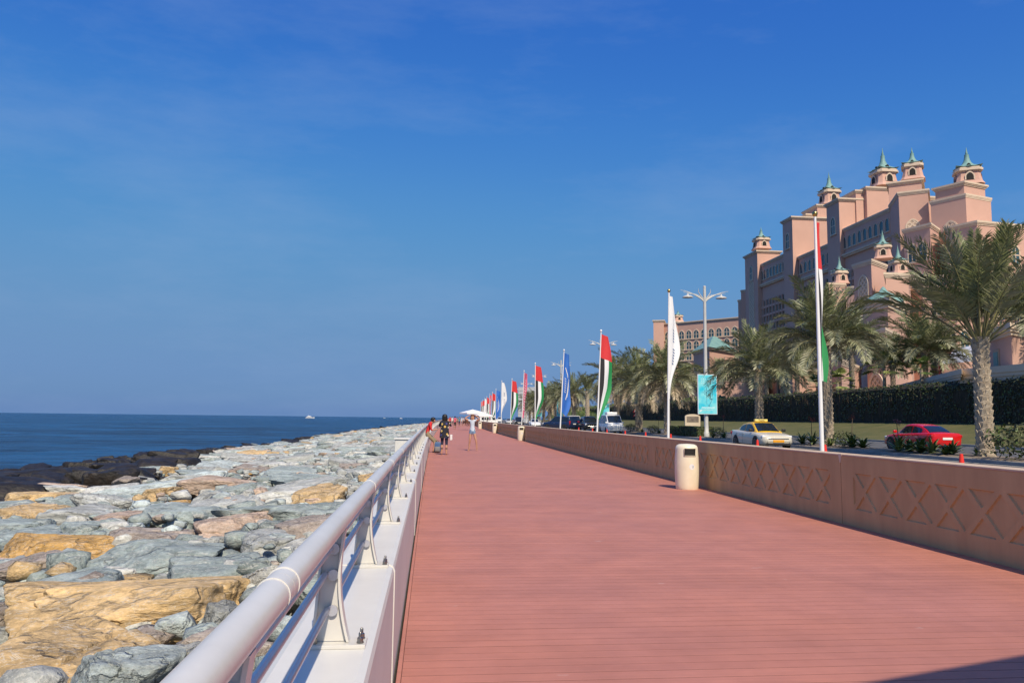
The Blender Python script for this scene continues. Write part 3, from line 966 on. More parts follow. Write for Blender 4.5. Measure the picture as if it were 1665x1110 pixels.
for x, y, s, xx in cand:
    if cnt >= 268: break
    a = rnd.uniform(0.72, 1.55) * (0.85 if y < 7 else 1.0)
    if s > 0.8: a *= 0.72
    if xx < 1.6: a = min(a, 0.55)
    if overlap(x, y, a): continue
    b = a * rnd.uniform(0.6, 0.95)
    c = rnd.uniform(0.42, 0.72) * (1.2 if s > 0.75 else 1.0)
    t = tone_pick(s, rnd, y)
    z = rock_top(xx, y) - c * 0.55 + rnd.uniform(-0.12, 0.08)
    rz = rnd.uniform(-.6, .6) + (math.pi if rnd.random() < .5 else 0)
    if t == 'wet': c *= 1.25; z += 0.16 + rnd.uniform(0, .15)
    o = place_rock(rnd.choice(PROTO_W if t == 'wet' else PROTO), x, y, z, (a * 1.12, b * 1.12, c), (rnd.uniform(-.16, .12), rnd.uniform(-.16, .16), rz), t,
               lab_for(t), 'wet boulders' if t == 'wet' else TONES[t][1] + ' boulders')
    RND.append((o, t, s, xx))
    placed.append((x, y, a, b))
    cnt += 1
# every boulder gets a label that says which one it is
def to_px(p):
    d = Vector(p) - CAM
    return 832.5 + 1250 * d.dot(rgt) / d.dot(fwd), 555 - 1250 * d.dot(upv) / d.dot(fwd)
ORD = ['first', 'second', 'third', 'fourth', 'fifth', 'sixth', 'seventh', 'eighth', 'ninth', 'tenth', 'eleventh', 'twelfth', 'thirteenth', 'fourteenth', 'fifteenth', 'sixteenth', 'seventeenth', 'eighteenth', 'nineteenth', 'twentieth']
ORD += ['twenty-' + w for w in ORD[:9]] + ['thirtieth'] + ['thirty-' + w for w in ORD[:9]]
BUCK = {}
for o, t, s, xx in RND:
    px, py = to_px(o.location)
    size = 'large' if o.scale.x > 1.2 else ('small' if o.scale.x < 0.85 else 'mid-sized')
    side = 'beside the railing' if xx < 4.0 else ('along the waterline' if s > 0.72 else 'in mid slope')
    band = 'in the foreground' if py > 850 else ('halfway up the picture slope' if py > 770 else ('far off' if py > 725 else 'farthest off'))
    BUCK.setdefault((t, size, side, band), []).append((px, o))
for (t, size, side, band), lst in BUCK.items():
    lst.sort(key=lambda q: q[0])
    for i, (px, o) in enumerate(lst):
        nm = f'{size} {TONES[t][1]} boulder {side}, {band}'
        o['label'] = nm if len(lst) == 1 else f'{nm}, {ORD[i]} from the left'
# the farther and the smaller stones, past counting
LOW = [rock_shape(700 + i, 3, flat=(i % 3) * 0.4) for i in range(10)]
VLOW = [rock_shape(800 + i, 2, rough=1.4) for i in range(8)]
def stone_mass(name, spots, shapes, label, m='rocks'):
    VV, FF, CC = [], [], []
    base = 0
    for (x, y, z, a, b, c, tone) in spots:
        P, F = rnd.choice(shapes)
        rot = np.array(Matrix.Rotation(rnd.uniform(0, 6.28), 3, 'Z') @ Matrix.Rotation(rnd.uniform(-.25, .25), 3, 'X'))
        Q = (P * np.array([a, b, c])) @ rot.T + np.array([x, y, z])
        VV.append(Q)
        FF.append(np.array(F) + base)
        base += len(Q)
        k = rnd.uniform(0.85, 1.15)
        cc = TONES[tone][0]
        CC.append(np.tile(np.array([cc[0] * k, cc[1] * k, cc[2] * k, 1.0]), (len(Q), 1)))
    VV = np.vstack(VV); FF = np.vstack(FF); CC = np.vstack(CC)
    me = bpy.data.meshes.new(name)
    me.vertices.add(len(VV)); me.vertices.foreach_set('co', VV.ravel())
    me.loops.add(FF.size); me.loops.foreach_set('vertex_index', FF.ravel())
    me.polygons.add(len(FF)); me.polygons.foreach_set('loop_start', np.arange(0, FF.size, 3)); me.polygons.foreach_set('loop_total', np.full(len(FF), 3))
    me.polygons.foreach_set('use_smooth', np.ones(len(FF), dtype=bool))
    me.update(calc_edges=True)
    at = me.color_attributes.new('tone', 'FLOAT_COLOR', 'POINT')
    at.data.foreach_set('color', CC.ravel())
    me.materials.append(MT[m])
    me.validate()
    return tag(link(name, me), label, 'rocks', kind='stuff')
spots = []
for _ in range(1500):
    y = 60 + 330 * rnd.random() ** 1.35
    s = rnd.random() * 1.05
    xx = 0.9 + s * (shore(y) - 0.9)
    t = tone_pick(s, rnd, y)
    a = rnd.uniform(0.7, 1.5)
    c = rnd.uniform(0.4, 0.65)
    spots.append((-xx + cxf(y), y, rock_top(xx, y) - c * 0.5 + rnd.uniform(-.12, .1), a, a * rnd.uniform(.6, 1), c, t))
stone_mass('far_boulders', [q for q in spots if q[6] != 'wet'], LOW, 'mass of far grey and tan boulders running along the sea')
stone_mass('far_wet_boulders', [q for q in spots if q[6] == 'wet'], LOW, 'mass of far black wet boulders along the waterline', 'wet')
spots = []
for _ in range(5200):
    y = 1.0 + 75 * rnd.random() ** 1.7
    s = rnd.random() ** 1.1
    xx = 0.62 + s * (shore(y) - 0.6)
    x = -xx + cxf(y)
    if x < -0.60 * y - 3.0: continue
    a = rnd.uniform(0.10, 0.34)
    t = tone_pick(s, rnd, y) 
    spots.append((x, y, rock_top(xx, y) - 0.16 + rnd.uniform(-.16, .06), a, a * rnd.uniform(.7, 1), a * rnd.uniform(.55, .8), t))
stone_mass('rubble_stones', [q for q in spots if q[6] != 'wet'], VLOW, 'small broken stones filling the gaps between the boulders')
stone_mass('wet_rubble_stones', [q for q in spots if q[6] == 'wet'], VLOW, 'small black wet stones between the waterline boulders', 'wet')

# ================================================================== STREET FURNITURE
# ---- litter bins
def bin_parts():
    mb = MB()
    r = 0.245
    prof = [(0.02, 0.0), (r * 0.97, 0.0), (r, 0.02)] + [(r + 0.018 * math.sin(math.pi * t / 10), 0.02 + 0.86 * t / 10) for t in range(1, 11)] + [(r - 0.005, 0.915), (r - 0.03, 0.955), (r - 0.08, 0.98), (0.02, 0.992)]
    mb.lathe(prof, 40)
    body = mb.mesh('body', MT['bin'], True, 40)
    op = MB()
    a0, a1, z0, z1 = R(-120), R(-62), 0.735, 0.895
    def arc(rr, z): return [(rr * math.cos(a0 + (a1 - a0) * i / 10), rr * math.sin(a0 + (a1 - a0) * i / 10), z) for i in range(11)]
    A, B = arc(r + 0.0205, z0), arc(r + 0.0175, z1)
    op.add(A + B, [(i, i+1, 12+i, 11+i) for i in range(10)])
    opening = op.mesh('opening', MT['dark'], True)
    rm = MB()
    fr_ = [Vector(p) for p in arc(r + 0.022, z0) + arc(r + 0.019, z1)[::-1]]
    rm.tube(fr_ + [fr_[0]], 0.007, 6)
    rim_ = rm.mesh('opening_rim', MT['bin'], True)
    st = MB()
    pts = []
    for k in range(20):
        a = 2 * math.pi * k / 20
        th = R(-84) + 0.055 * math.cos(a) / r
        pts.append(((r + 0.0205) * math.cos(th), (r + 0.0205) * math.sin(th), 0.50 + 0.062 * math.sin(a)))
    st.add(pts, [tuple(range(20))], 0)
    th0 = R(-82)
    for dz in (0.0,):
        st.add([((r + 0.0225) * math.cos(th0 + d), (r + 0.0225) * math.sin(th0 + d), 0.50 + z) for d, z in ((0.03, -0.03), (0.09, -0.025), (0.085, 0.02), (0.04, 0.032))], [(0, 1, 2, 3)], 1)
    sticker = st.mesh('sticker', [MT['fwhite'], MT['ink']])
    return body, opening, rim_, sticker
BIN = bin_parts()
def put_bin(Y, label, dx=0.0, rz=0.0):
    b = empty('litter_bin', (WX - 0.275 + dx + cxf(Y), Y, 0.0), rz)
    tag(b, label, 'litter bin', 'cream litter bins along the wall')
    for nm, me in zip(('body', 'opening', 'opening_rim', 'sticker'), BIN): link(nm, me, b)
pb = atZ(1119.5, 796.3, 0)
put_bin(pb.y + 0.26, 'nearest cream litter bin with round white sticker, standing against the brown wall', pb.x + 0.02 - (WX - 0.275))
put_bin(52.8, 'second cream litter bin down the wall, behind the girl with raised arms to her right', 0.05)
put_bin(79, 'third cream litter bin down the wall', 0.0)
put_bin(109, 'farthest cream litter bin, right behind the girl with raised arms', -0.3)

# ---- flags on white poles
FX = 8.5
def flag_mesh(kind, seed, L, W, ang, mats):
    """hanging banner: t runs down the pole, u runs outward"""
    g = random.Random(seed)
    NT, NU = 34, 12
    ph = g.uniform(0, 6)
    v, f, m = [], [], []
    prof_w = {'feather': lambda t: W * (0.62 + 1.0 * t * (1 - t) * 1.9) * (1 - 0.93 * max(0, (t - 0.62) / 0.38) ** 1.25),
              'banner': lambda t: W * (0.80 + 0.22 * math.sin(3 * t + ph)) * (1 - 0.45 * max(0, (t - 0.75) / 0.25) ** 1.5),
              'bulge': lambda t: W * (0.55 + 1.25 * math.sin(math.pi * min(1, t * 1.03)) ** 1.1 * (1 - 0.25 * t)) * (1 - 0.90 * max(0, (t - 0.55) / 0.45) ** 1.1)}[kind]
    for i in range(NT + 1):
        t = i / NT
        for j in range(NU + 1):
            u = j / NU
            w = prof_w(t) * u
            rip = 0.055 * u * math.sin(7 * u + 5 * t + ph) + 0.045 * u * math.sin(11 * t + 3.0 * u + ph * 2)
            x = math.cos(ang) * w - math.sin(ang) * rip
            y = math.sin(ang) * w + math.cos(ang) * rip
            z = -L * t - (0.10 + 0.14 * t) * u * W / 0.5 - 0.03 * math.sin(5 * t + ph) * u
            v.append((x, y, z))
    for i in range(NT):
        t = (i + 0.5) / NT
        for j in range(NU):
            u = (j + 0.5) / NU
            a = i * (NU + 1) + j
            f.append((a, a + 1, a + NU + 2, a + NU + 1))
            if mats == 'uae':
                m.append(0 if t < 0.29 else (1 if u < 0.30 else (2 if u < 0.63 else 3)))
            else:
                m.append(0)
    return v, f, m
def flag(Y, top_z, kind, design, label, ang, W=0.55, L=3.1, lean=0.0, seed=1, ball='gold', r0=0.05):
    x = FX + cxf(Y)
    root = empty('flag_pole', (x, Y, 0.1))
    tag(root, label, 'flag', 'flags on white poles beyond the wall')
    H = top_z - 0.1
    top = Vector((lean * H, 0, H))
    pb_ = MB()
    pb_.tube([(0, 0, 0), tuple(top * 0.5), tuple(top)], [r0, r0 * 0.82, r0 * 0.55], 12)
    pb_.build('pole', MT['pole'], root, True, 50)
    MB().box((-0.16, -0.16, 0), (0.16, 0.16, 0.03)).build('base_plate', MT['lamp'], root)
    fb = MB(); fb.lathe([(0.012, 0), (0.03, 0.012), (0.055, 0.045), (0.062, 0.075), (0.055, 0.105), (0.03, 0.135), (0.008, 0.145)], 14)
    fb.build('finial', MT['gold'] if ball == 'gold' else MT['pole'], root, True, loc=tuple(top))
    v, f, m = flag_mesh(kind, seed, L, W, ang, design)
    off = Vector((r0 * 0.6, 0, H - 0.10))
    vv = []
    for p in v:
        tt = p[2]
        vv.append((p[0] + off.x + lean * (H + tt), p[1] + off.y, p[2] + off.z))
    mb = MB(); mb.v = vv; mb.f = f; mb.m = m
    mats = {'uae': [MT['red'], MT['black'], MT['fwhite'], MT['green']], 'white': [MT['fwhite']], 'blue': [MT['blue']], 'magenta': [MT['magenta']]}[design]
    cl = mb.build('flag_cloth', mats, root, True)
    # printed marks riding just off the cloth, on both sides
    if design in ('white', 'blue', 'magenta'):
        NU = 12
        g = random.Random(seed + 5)
        ik = MB()
        def P(t, u):
            i, j = min(33, max(0, t)) * 1.0, u * NU
            i0, j0 = int(i), min(NU - 1, int(j))
            fi, fj = i - i0, j - j0
            def q(a, b): return Vector(vv[min(34, a) * (NU + 1) + b])
            return q(i0, j0).lerp(q(i0, j0+1), fj).lerp(q(i0+1, j0).lerp(q(i0+1, j0+1), fj), fi)
        def stroke(pts, wd):
            for s_ in (-1, 1):
                ps = [P(t, u) for t, u in pts]
                for a, b in zip(ps[:-1], ps[1:]):
                    d = (b - a)
                    nrm = Vector((math.sin(ang), -math.cos(ang), 0)) * s_
                    side = d.normalized().cross(nrm) * wd
                    o_ = nrm * 0.012
                    ik.add([a - side + o_, b - side + o_, b + side + o_, a + side + o_], [(0, 1, 2, 3)])
        if design == 'white':
            for t0, n_ in ((11.0, 5), (17.6, 6)):
                for k in range(n_):
                    t = t0 + k * 0.95
                    a = g.random()
                    stroke([(t, 0.38), (t + 0.55, 0.62)], 0.011)
                    if a < 0.7: stroke([(t + 0.55, 0.40), (t + 0.1, 0.60)], 0.010)
                    else: stroke([(t + 0.3, 0.38), (t + 0.3, 0.62)], 0.010)
            ik.build('flag_lettering', MT['ink'], cl)
        elif design == 'blue':
            stroke([(8, 0.30), (12, 0.55), (17, 0.66), (22, 0.60), (26, 0.42)], 0.030)
            stroke([(10, 0.42), (14, 0.72), (19, 0.78), (24, 0.62)], 0.018)
            for k in range(7):
                t = 14.0 + k * 1.25
                stroke([(t, 0.20), (t + 0.7, 0.36)], 0.013)
                stroke([(t + 0.7, 0.20), (t + 0.3, 0.36)], 0.011)
            ik.build('flag_lettering', MT['fwhite'], cl)
        else:
            for k in range(12):
                t = 5.0 + k * 2.0
                stroke([(t, 0.28), (t + 0.9, 0.68)], 0.022)
                stroke([(t + 1.0, 0.30), (t + 0.5, 0.66)], 0.018)
            ik.build('flag_lettering', MT['fwhite'], cl)
    return root
def pole_y(px):
    return atX(px, 705, FX).y
def top_at(px, py, Y): return atY(px, py, Y).z
FL = [  # base px, top px, top py, kind, design, label, heading of the cloth, width, share of pole
 (1336, 1333, 353, 'banner', 'uae', 'red green white black flag hanging limp on the nearest white pole', R(38), 0.23, 0.60),
 (1086, 1089, 476, 'bulge', 'white', 'white flag with faint vertical lettering on a pole with brass ball', R(28), 0.28, 0.62),
 (970, 978, 540, 'feather', 'uae', 'red green white black flag above the white van', R(20), 0.72, 0.72),
 (910, 917.5, 571, 'banner', 'blue', 'blue flag with white swoosh next to the cyan banner', R(34), 0.78, 0.68),
 (870, 868.5, 592, 'feather', 'uae', 'red green white black flag left of the blue flag with the swoosh', R(25), 0.80, 0.72),
 (847.6, 852, 604, 'banner', 'magenta', 'magenta flag with white pattern before the pale far building', R(38), 0.52, 0.74),
 (829.4, 832, 617, 'feather', 'uae', 'red green white black flag left of the magenta flag', R(25), 0.85, 0.74),
 (814.6, 814.6, 620, 'bulge', 'white', 'white flag in the far row between blue and national flag', R(30), 0.55, 0.66),
 (805, 805.5, 633, 'banner', 'blue', 'second blue flag, far down the row', R(30), 0.85, 0.74),
 (799, 799.5, 638, 'feather', 'uae', 'fifth red green white black flag of the row, left of the far blue flag', R(30), 0.85, 0.74),
 (794.5, 795.3, 641, 'banner', 'magenta', 'far pink flag in the row, second magenta one', R(40), 0.6, 0.74),
 (790, 790.5, 645, 'feather', 'uae', 'far red-topped flag behind the parasol side of the row', R(30), 0.8, 0.74),
 (786.5, 787, 647, 'bulge', 'white', 'far white flag, last but three of the row', R(30), 0.6, 0.7),
 (782.5, 783.2, 650, 'feather', 'uae', 'far red-topped flag, third from the end of the row', R(30), 0.8, 0.74),
 (778.8, 779.4, 652, 'feather', 'uae', 'far red-topped flag, second from the end of the row', R(30), 0.8, 0.74),
 (775.5, 776, 653, 'bulge', 'white', 'last white flag at the far end of the row', R(30), 0.6, 0.7)]
for i, (bx, tx, ty, kind, des, lab, ang, W, shr) in enumerate(FL):
    Y = pole_y(bx)
    tp = atY(tx, ty, Y)
    H = tp.z - 0.1
    flag(Y, tp.z, kind, des, lab, ang, W, (H - 0.1) * shr, (tx - bx) / (709.0 - ty) * 0.75 + 0.004, 20 + i, 'gold' if i in (0, 1) else 'white')

# ---- red traffic cones beyond the wall
cone_me = MB().lathe([(0.13, 0.0), (0.13, 0.03), (0.10, 0.04), (0.045, 0.50), (0.038, 0.555), (0.0, 0.56)], 18).mesh('cone_body', MT['cone'], True, 40)
cone_b = MB().box((-0.17, -0.17, 0.0), (0.17, 0.17, 0.03), bev=0.008).mesh('cone_foot', MT['cone'])
cps = [1563, 1342, 1232, 1139, 1091, 1050, 1016.6, 987, 963.4, 941]
clab = ['red traffic cone right of the red car, nearest one', 'red traffic cone beside the foot of the nearest flag pole', 'red traffic cone in front of the white and yellow taxi',
        'red traffic cone right of the nearest litter bin', 'red traffic cone at the foot of the white flag pole', 'red traffic cone right of the warning sign', 'red traffic cone before the right front of the white van',
        'red traffic cone before the left front of the white van', 'red traffic cone left of the white van', 'red traffic cone by the dark blue pickup']
for px, lab in zip(cps, clab):
    p = atX(px, 740, 13.0)
    c_ = tag(empty('traffic_cone', (p.x, p.y, 0.10)), lab, 'traffic cone', 'red cones along the road')
    link('cone_foot', cone_b, c_)
    link('cone_body', cone_me, c_, (0, 0, 0.02), None, (1.0, 1.0, 1.16))

# ---- street lamps with wing arms and cyan banners
LX = 21.75
def wing(mb, s):
    base = Vector((s * 0.09, 0, 0))
    def feather(ln, rise, z0, r, lift):
        pts = []
        for i in range(13):
            t = i / 12
            pts.append((s * (0.08 + ln * t), 0, z0 + rise * math.sin(t * math.pi * 0.5) ** 0.8 + lift * t * t))
        mb.tube(pts, [r * (1 - 0.75 * (i / 12)) for i in range(13)], 7)
    feather(1.95, 0.78, -0.42, 0.060, 0.10)
    feather(1.70, 0.72, -0.40, 0.055, -0.04)
    feather(1.40, 0.66, -0.38, 0.050, -0.12)
    feather(1.05, 0.62, -0.34, 0.045, -0.14)
    mb.tube([(s * 0.06, 0, -0.3), (s * 0.36, 0, 0.10), (s * 0.52, 0, 0.38), (s * 0.50, 0, 0.66)], [0.05, 0.045, 0.03, 0.008], 6)
def lamp_meshes():
    H = 12.25
    p = MB()
    p.lathe([(0.24, 0), (0.24, 0.35), (0.19, 0.42), (0.17, 1.0), (0.16, 3.0), (0.135, 8.0), (0.115, H), (0.04, H + 0.06)], 18)
    arms = []
    for s in (-1, 1):
        a = MB(); wing(a, s)
        arms.append(a.mesh('arm', MT['lamp'], True, 60))
    h = MB()
    h.lathe([(0.03, 0.30), (0.06, 0.24), (0.10, 0.16), (0.30, 0.10), (0.44, 0.0), (0.45, -0.04)], 22, cap=False)
    hd = h.mesh('lamp_head', MT['lamp'], True, 60)
    g = MB(); g.lathe([(0.43, -0.035), (0.30, -0.07), (0.02, -0.09)], 22)
    gl = g.mesh('lamp_glass', mat('lamp_lens', (0.25, 0.24, 0.22), 0.2), True)
    return p.mesh('pole', MT['lamp'], True, 50), arms, hd, gl, H
LP = lamp_meshes()
def banner(parent, H, seed, w, h, z, side, scr):
    fr_ = MB().box((-w/2, -0.05, z), (w/2, 0.05, z + h), bev=0.02).build('banner_frame', MT['fwhite'], parent, loc=(side, -0.26, 0))
    MB().add([(-w/2 + .05, -0.056, z + .05), (w/2 - .05, -0.056, z + .05), (w/2 - .05, -0.056, z + h - .05), (-w/2 + .05, -0.056, z + h - .05)], [(0, 1, 2, 3)]).build('banner_print', MT['cyan'], fr_)
    for zz in (z + 0.15, z + h - 0.15):
        MB().tube([(0, 0, zz), (0, 0.24, zz)], 0.025, 6).build('bracket', MT['lamp'], fr_)
    ink, wh = MB(), MB()
    yq = -0.060
    def line(mb, a, b, t):
        a, b = Vector(a), Vector(b)
        d = (b - a).normalized(); s = Vector((-d.y, d.x)) * t
        mb.add([(p.x, yq, z + p.y) for p in (a - s, b - s, b + s, a + s)], [(0, 1, 2, 3)])
    if scr == 'anchor':
        for k in range(7):      # heading, three short lines of white letters
            for row, yy in ((0, h * 0.87), (1, h * 0.82), (2, h * 0.765)):
                if (k + row) % 5 == 4: continue
                x = (-0.36 + 0.115 * k) * w / 0.95 * 0.85 + (0.05 if row else 0)
                line(wh, (x, yy), (x + 0.02, yy + 0.09), 0.012)
                line(wh, (x, yy + 0.09), (x + 0.05, yy + 0.01), 0.010)
        cx_, cz_ = -0.05 * w, h * 0.545
        for k in range(8):
            a = k * math.pi / 4
            rr = 0.30 * w / 1.6 * (1.35 if k % 2 == 0 else 0.85)
            line(ink, (cx_, cz_), (cx_ + rr * math.cos(a), cz_ + rr * math.sin(a)), 0.014)
        for k in range(16):
            a, b = k * math.pi / 8, (k + 1) * math.pi / 8
            q = 0.20 * w / 1.6
            line(ink, (cx_ + q * math.cos(a), cz_ + q * math.sin(a)), (cx_ + q * math.cos(b), cz_ + q * math.sin(b)), 0.012)
        line(ink, (cx_, cz_ + 0.2), (cx_, h * 0.68), 0.012)
        line(ink, (cx_, cz_), (cx_ + 0.02, h * 0.25), 0.016)
        line(ink, (w * 0.20, h * 0.33), (w * 0.06, h * 0.20), 0.026)
        for a, b in (((0.13, 0.37), (0.30, 0.40)), ((0.14, 0.395), (0.27, 0.36)), ((0.2, 0.33), (0.22, 0.40)), ((0.06, 0.20), (0.12, 0.205)), ((0.06, 0.20), (0.055, 0.235))):
            line(ink, (a[0] * w, a[1] * h), (b[0] * w, b[1] * h), 0.02)
        for k in range(11):
            x = (-0.30 + 0.062 * k) * w
            line(wh, (x, h * 0.145), (x + 0.05, h * 0.185), 0.02)
            if k % 2: line(wh, (x - 0.3, h * 0.11), (x + 0.02, h * 0.115), 0.012)
        line(wh, (-w * 0.42, h * 0.07), (-w * 0.30, h * 0.10), 0.04)
    else:
        for q, t in ((0.30, 0.03), (0.22, 0.025), (0.36, 0.02)):
            for k in range(13):
                a, b = R(-190 + k * 24), R(-190 + (k + 1) * 24)
                line(ink if q != 0.22 else wh, (q * w * math.cos(a), h * 0.40 + q * w * 0.75 * math.sin(a)), (q * w * math.cos(b), h * 0.40 + q * w * 0.75 * math.sin(b)), t)
        for k in range(5):
            line(wh, ((-0.15 + 0.07 * k) * w, h * 0.40), ((-0.10 + 0.07 * k) * w, h * 0.46), 0.03)
    ink.build('banner_drawing', MT['bannerink'], fr_)
    wh.build('banner_lettering', MT['bannerwhite'], fr_)
lamp_px = [(1148, 1), (974, 2), (904, 3), (863, 4), (848, 5), (834, 6)]
Yl = None
labs = ['nearest street lamp with wing-shaped double arms and a cyan anchor banner', 'second street lamp, its cyan banner behind the national flag over the van', 'third street lamp, with a swirl on its cyan banner beside the blue flag',
        'fourth street lamp, before the pale far building', 'fifth street lamp down the road', 'sixth street lamp, farthest down the road']
Y1 = atX(1148.5, 700, LX).y
for k in range(6):
    Y = Y1 + 41.0 * k
    root = tag(empty('street_lamp', (LX + cxf(Y), Y, 0.24)), labs[k], 'street lamp', 'double-armed street lamps on the median')
    link('pole', LP[0], root)
    for s, a in zip((-1, 1), LP[1]):
        am = link('arm', a, root, (0, 0, 11.42))
        hd = link('lamp_head', LP[2], am, (s * 1.42, 0, -0.10))
    if k < 4:
        banner(root, LP[4], k, 1.62, 3.22, 1.78, 0.02 if k == 0 else -0.02, 'anchor' if k == 0 else 'swirl')

# ---- warning sign on the median
p = atX(1034, 700, 22.0)
sg = tag(empty('road_sign', (p.x, p.y, 0.24)), 'pair of red and white triangular road signs on one post', 'road sign')
MB().tube([(0, 0, 0), (0, 0, 2.62)], 0.045, 10).build('post', MT['lamp'], sg, True, 50)
for zc, s in ((2.32, 0.36), (1.86, 0.33)):
    pl = MB()
    tri = [(-s, zc - s * 0.6), (s, zc - s * 0.6), (0, zc + s * 1.05)]
    pl.add([(x, -0.05, z) for x, z in tri] + [(x, -0.035, z) for x, z in tri], [(0, 1, 2), (5, 4, 3), (0, 3, 4, 1), (1, 4, 5, 2), (2, 5, 3, 0)])
    o = pl.build('sign_plate', MT['red'], sg)
    it = [(x * 0.62, zc - s * 0.06 + (z - zc) * 0.60) for x, z in tri]
    MB().add([(x, -0.054, z) for x, z in it], [(0, 1, 2)]).build('sign_face', MT['fwhite'], o)

# ---- cream notice stone on the lawn
p = atX(1126, 692, 36.6)
nb = tag(empty('notice_stone', (p.x, p.y, 0.33), R(-8)), 'cream notice stone with curved top and dark panel on the lawn', 'sign')
pts = [(-1.1, 0), (1.1, 0), (1.1, 1.75)] + [(1.1 * math.cos(a), 1.75 + 0.38 * math.sin(a)) for a in [math.pi * k / 10 for k in range(1, 10)]] + [(-1.1, 1.75)]
mb = MB(); n = len(pts)
mb.add([(x, -0.2, z) for x, z in pts] + [(x, 0.2, z) for x, z in pts], [tuple(range(n)), tuple(range(2*n-1, n-1, -1))] + [(i, n + i, n + (i+1) % n, (i+1) % n) for i in range(n)])
mb.build('stone', MT['cream'], nb)
MB().box((-0.86, -0.226, 0.95), (0.86, -0.19, 1.78), bev=0.01).build('panel', mat('notice_dark', (0.10, 0.085, 0.075), 0.5, c2=(0.26, 0.21, 0.17), nscale=2.2), nb)

# ---- parasols
def parasol(loc, w, h, label, rz=0.0):
    r_ = tag(empty('parasol', loc, rz), label, 'parasol', 'white parasols on the boardwalk')
    MB().tube([(0, 0, 0), (0, 0, h + 0.45)], 0.035, 10).build('pole', MT['lamp'], r_, True, 50)
    MB().box((-0.35, -0.35, 0), (0.35, 0.35, 0.07), bev=0.02).build('foot', MT['white'], r_)
    c = MB()
    e = w / 2
    v = [(0, 0, h + 0.42)]
    N = 8
    ring = []
    for k in range(N * 4):
        a = 2 * math.pi * k / (N * 4)
        q = e / max(abs(math.cos(a)), abs(math.sin(a)))
        ring.append((q * math.cos(a), q * math.sin(a)))
    for t in (0.25, 0.5, 0.75, 1.0):
        for x, y in ring: v.append((x * t, y * t, h + 0.42 * (1 - t) ** 0.9))
    for x, y in ring: v.append((x * 1.003, y * 1.003, h - 0.16))
    m_ = len(ring)
    f = [(0, 1 + k, 1 + (k+1) % m_) for k in range(m_)]
    for j in range(4):
        f += [(1 + j*m_ + k, 1 + (j+1)*m_ + k, 1 + (j+1)*m_ + (k+1) % m_, 1 + j*m_ + (k+1) % m_) for k in range(m_)]
    c.add(v, f)
    c.build('canopy', MT['canvas'], r_, True, 40)
    return r_
p = atY(768, 690, 96)
parasol((p.x, 96, 0), 2.5, 2.15, 'white parasol over the far crowd, left one', R(20))
p = atY(786, 690, 112)
parasol((p.x, 112, 0), 2.2, 1.9, 'white parasol behind the first, nearer the flags', R(10))
parasol((5.16, -0.52, 0), 3.0, 4.45, 'unseen white parasol added behind the camera on the right to cast a shadow', R(18))  # out-of-view canopy added only to shade the deck's near right corner

# ================================================================== PLANTS
def frond_mesh(seed, elev, bend, L, nl, name='frond', mats=None, dens=1.0, leaf=0.20, t0=0.17, lw=0.017):
    """feather leaf: leaves the trunk at elev, bends down by bend over its length"""
    g = random.Random(seed)
    mb = MB()
    N = 12
    pts, tg = [], []
    p = Vector((0.10, 0, 0))
    for i in range(N + 1):
        t = i / N
        a = elev - bend * t ** 1.5
        d = Vector((math.cos(a), 0.10 * math.sin(3 * t + seed) * t, math.sin(a)))
        pts.append(p.copy()); tg.append(d.normalized())
        p = p + d.normalized() * (L / N)
    mb.tube(pts, [0.036 * L / 4.5 * (1 - 0.88 * i / N) + 0.003 for i in range(N + 1)], 4, 0, caps=False)
    def at(t):
        k = min(N - 1, int(t * N)); fr_ = t * N - k
        return pts[k].lerp(pts[k+1], fr_), tg[k].lerp(tg[k+1], fr_).normalized()
    for i in range(nl):
        t = t0 + (1 - t0) * (i + 0.5) / nl
        q, d = at(min(0.999, t))
        sidev = d.cross(Vector((0, 0, 1)))
        if sidev.length < 1e-3: sidev = Vector((0, 1, 0))
        sidev.normalize()
        upn = sidev.cross(d).normalized()
        ll = L * leaf * (0.45 + 0.95 * math.sin(math.pi * min(1.0, (t - 0.08) / 0.98)) ** 0.7) * (1.0 - 0.35 * t)
        for s in (-1, 1):
            if g.random() > dens: continue
            fw = 0.62 + 0.75 * t + g.uniform(-.12, .12)
            lift = g.choice((0.55, 0.15, -0.12)) + g.uniform(-.12, .12)
            dr = (sidev * s * 1.0 + d * fw + upn * lift).normalized()
            lq = ll * g.uniform(0.8, 1.12)
            w = lw * (L / 4.5) * g.uniform(0.85, 1.25)
            nv = dr.cross(upn)
            if nv.length < 1e-3: nv = sidev
            nv.normalize()
            mid = q + dr * lq * 0.5 + Vector((0, 0, -0.01 * lq))
            tip = q + dr * lq + Vector((0, 0, -0.10 * lq * g.random() - 0.05 * lq))
            mb.add([q, mid + nv * w, tip, mid - nv * w], [(0, 1, 2), (0, 2, 3)], 1)
    return mb.mesh(name, mats)
def frond_set(L, nl, lw=0.017):
    out = []
    A = [MT['rachis'], MT['frond']]; B = [MT['rachis'], MT['frond_grey']]; C = [MT['rachis'], MT['frond_dry']]
    spec = [(84, 18, A, 1.0), (74, 34, A, 1.0), (64, 52, A, 1.0), (54, 66, B, 1.0), (42, 78, A, 1.0), (32, 84, B, 0.95), (18, 82, B, 0.95), (4, 70, B, 0.9), (-14, 58, C, 0.8), (-34, 40, C, 0.7)]
    for i, (e, b, m, dn) in enumerate(spec):
        for k in range(2):
            out.append((e, frond_mesh(60 + i * 7 + k, R(e), R(b * (1.0 + 0.15 * k)), L * (0.86 if i < 1 else (1.0 if i < 8 else 0.8)), nl, mats=m, dens=dn, lw=lw)))
    return out
FS_NEAR = frond_set(4.7, 70, 0.026)
FS_V = []
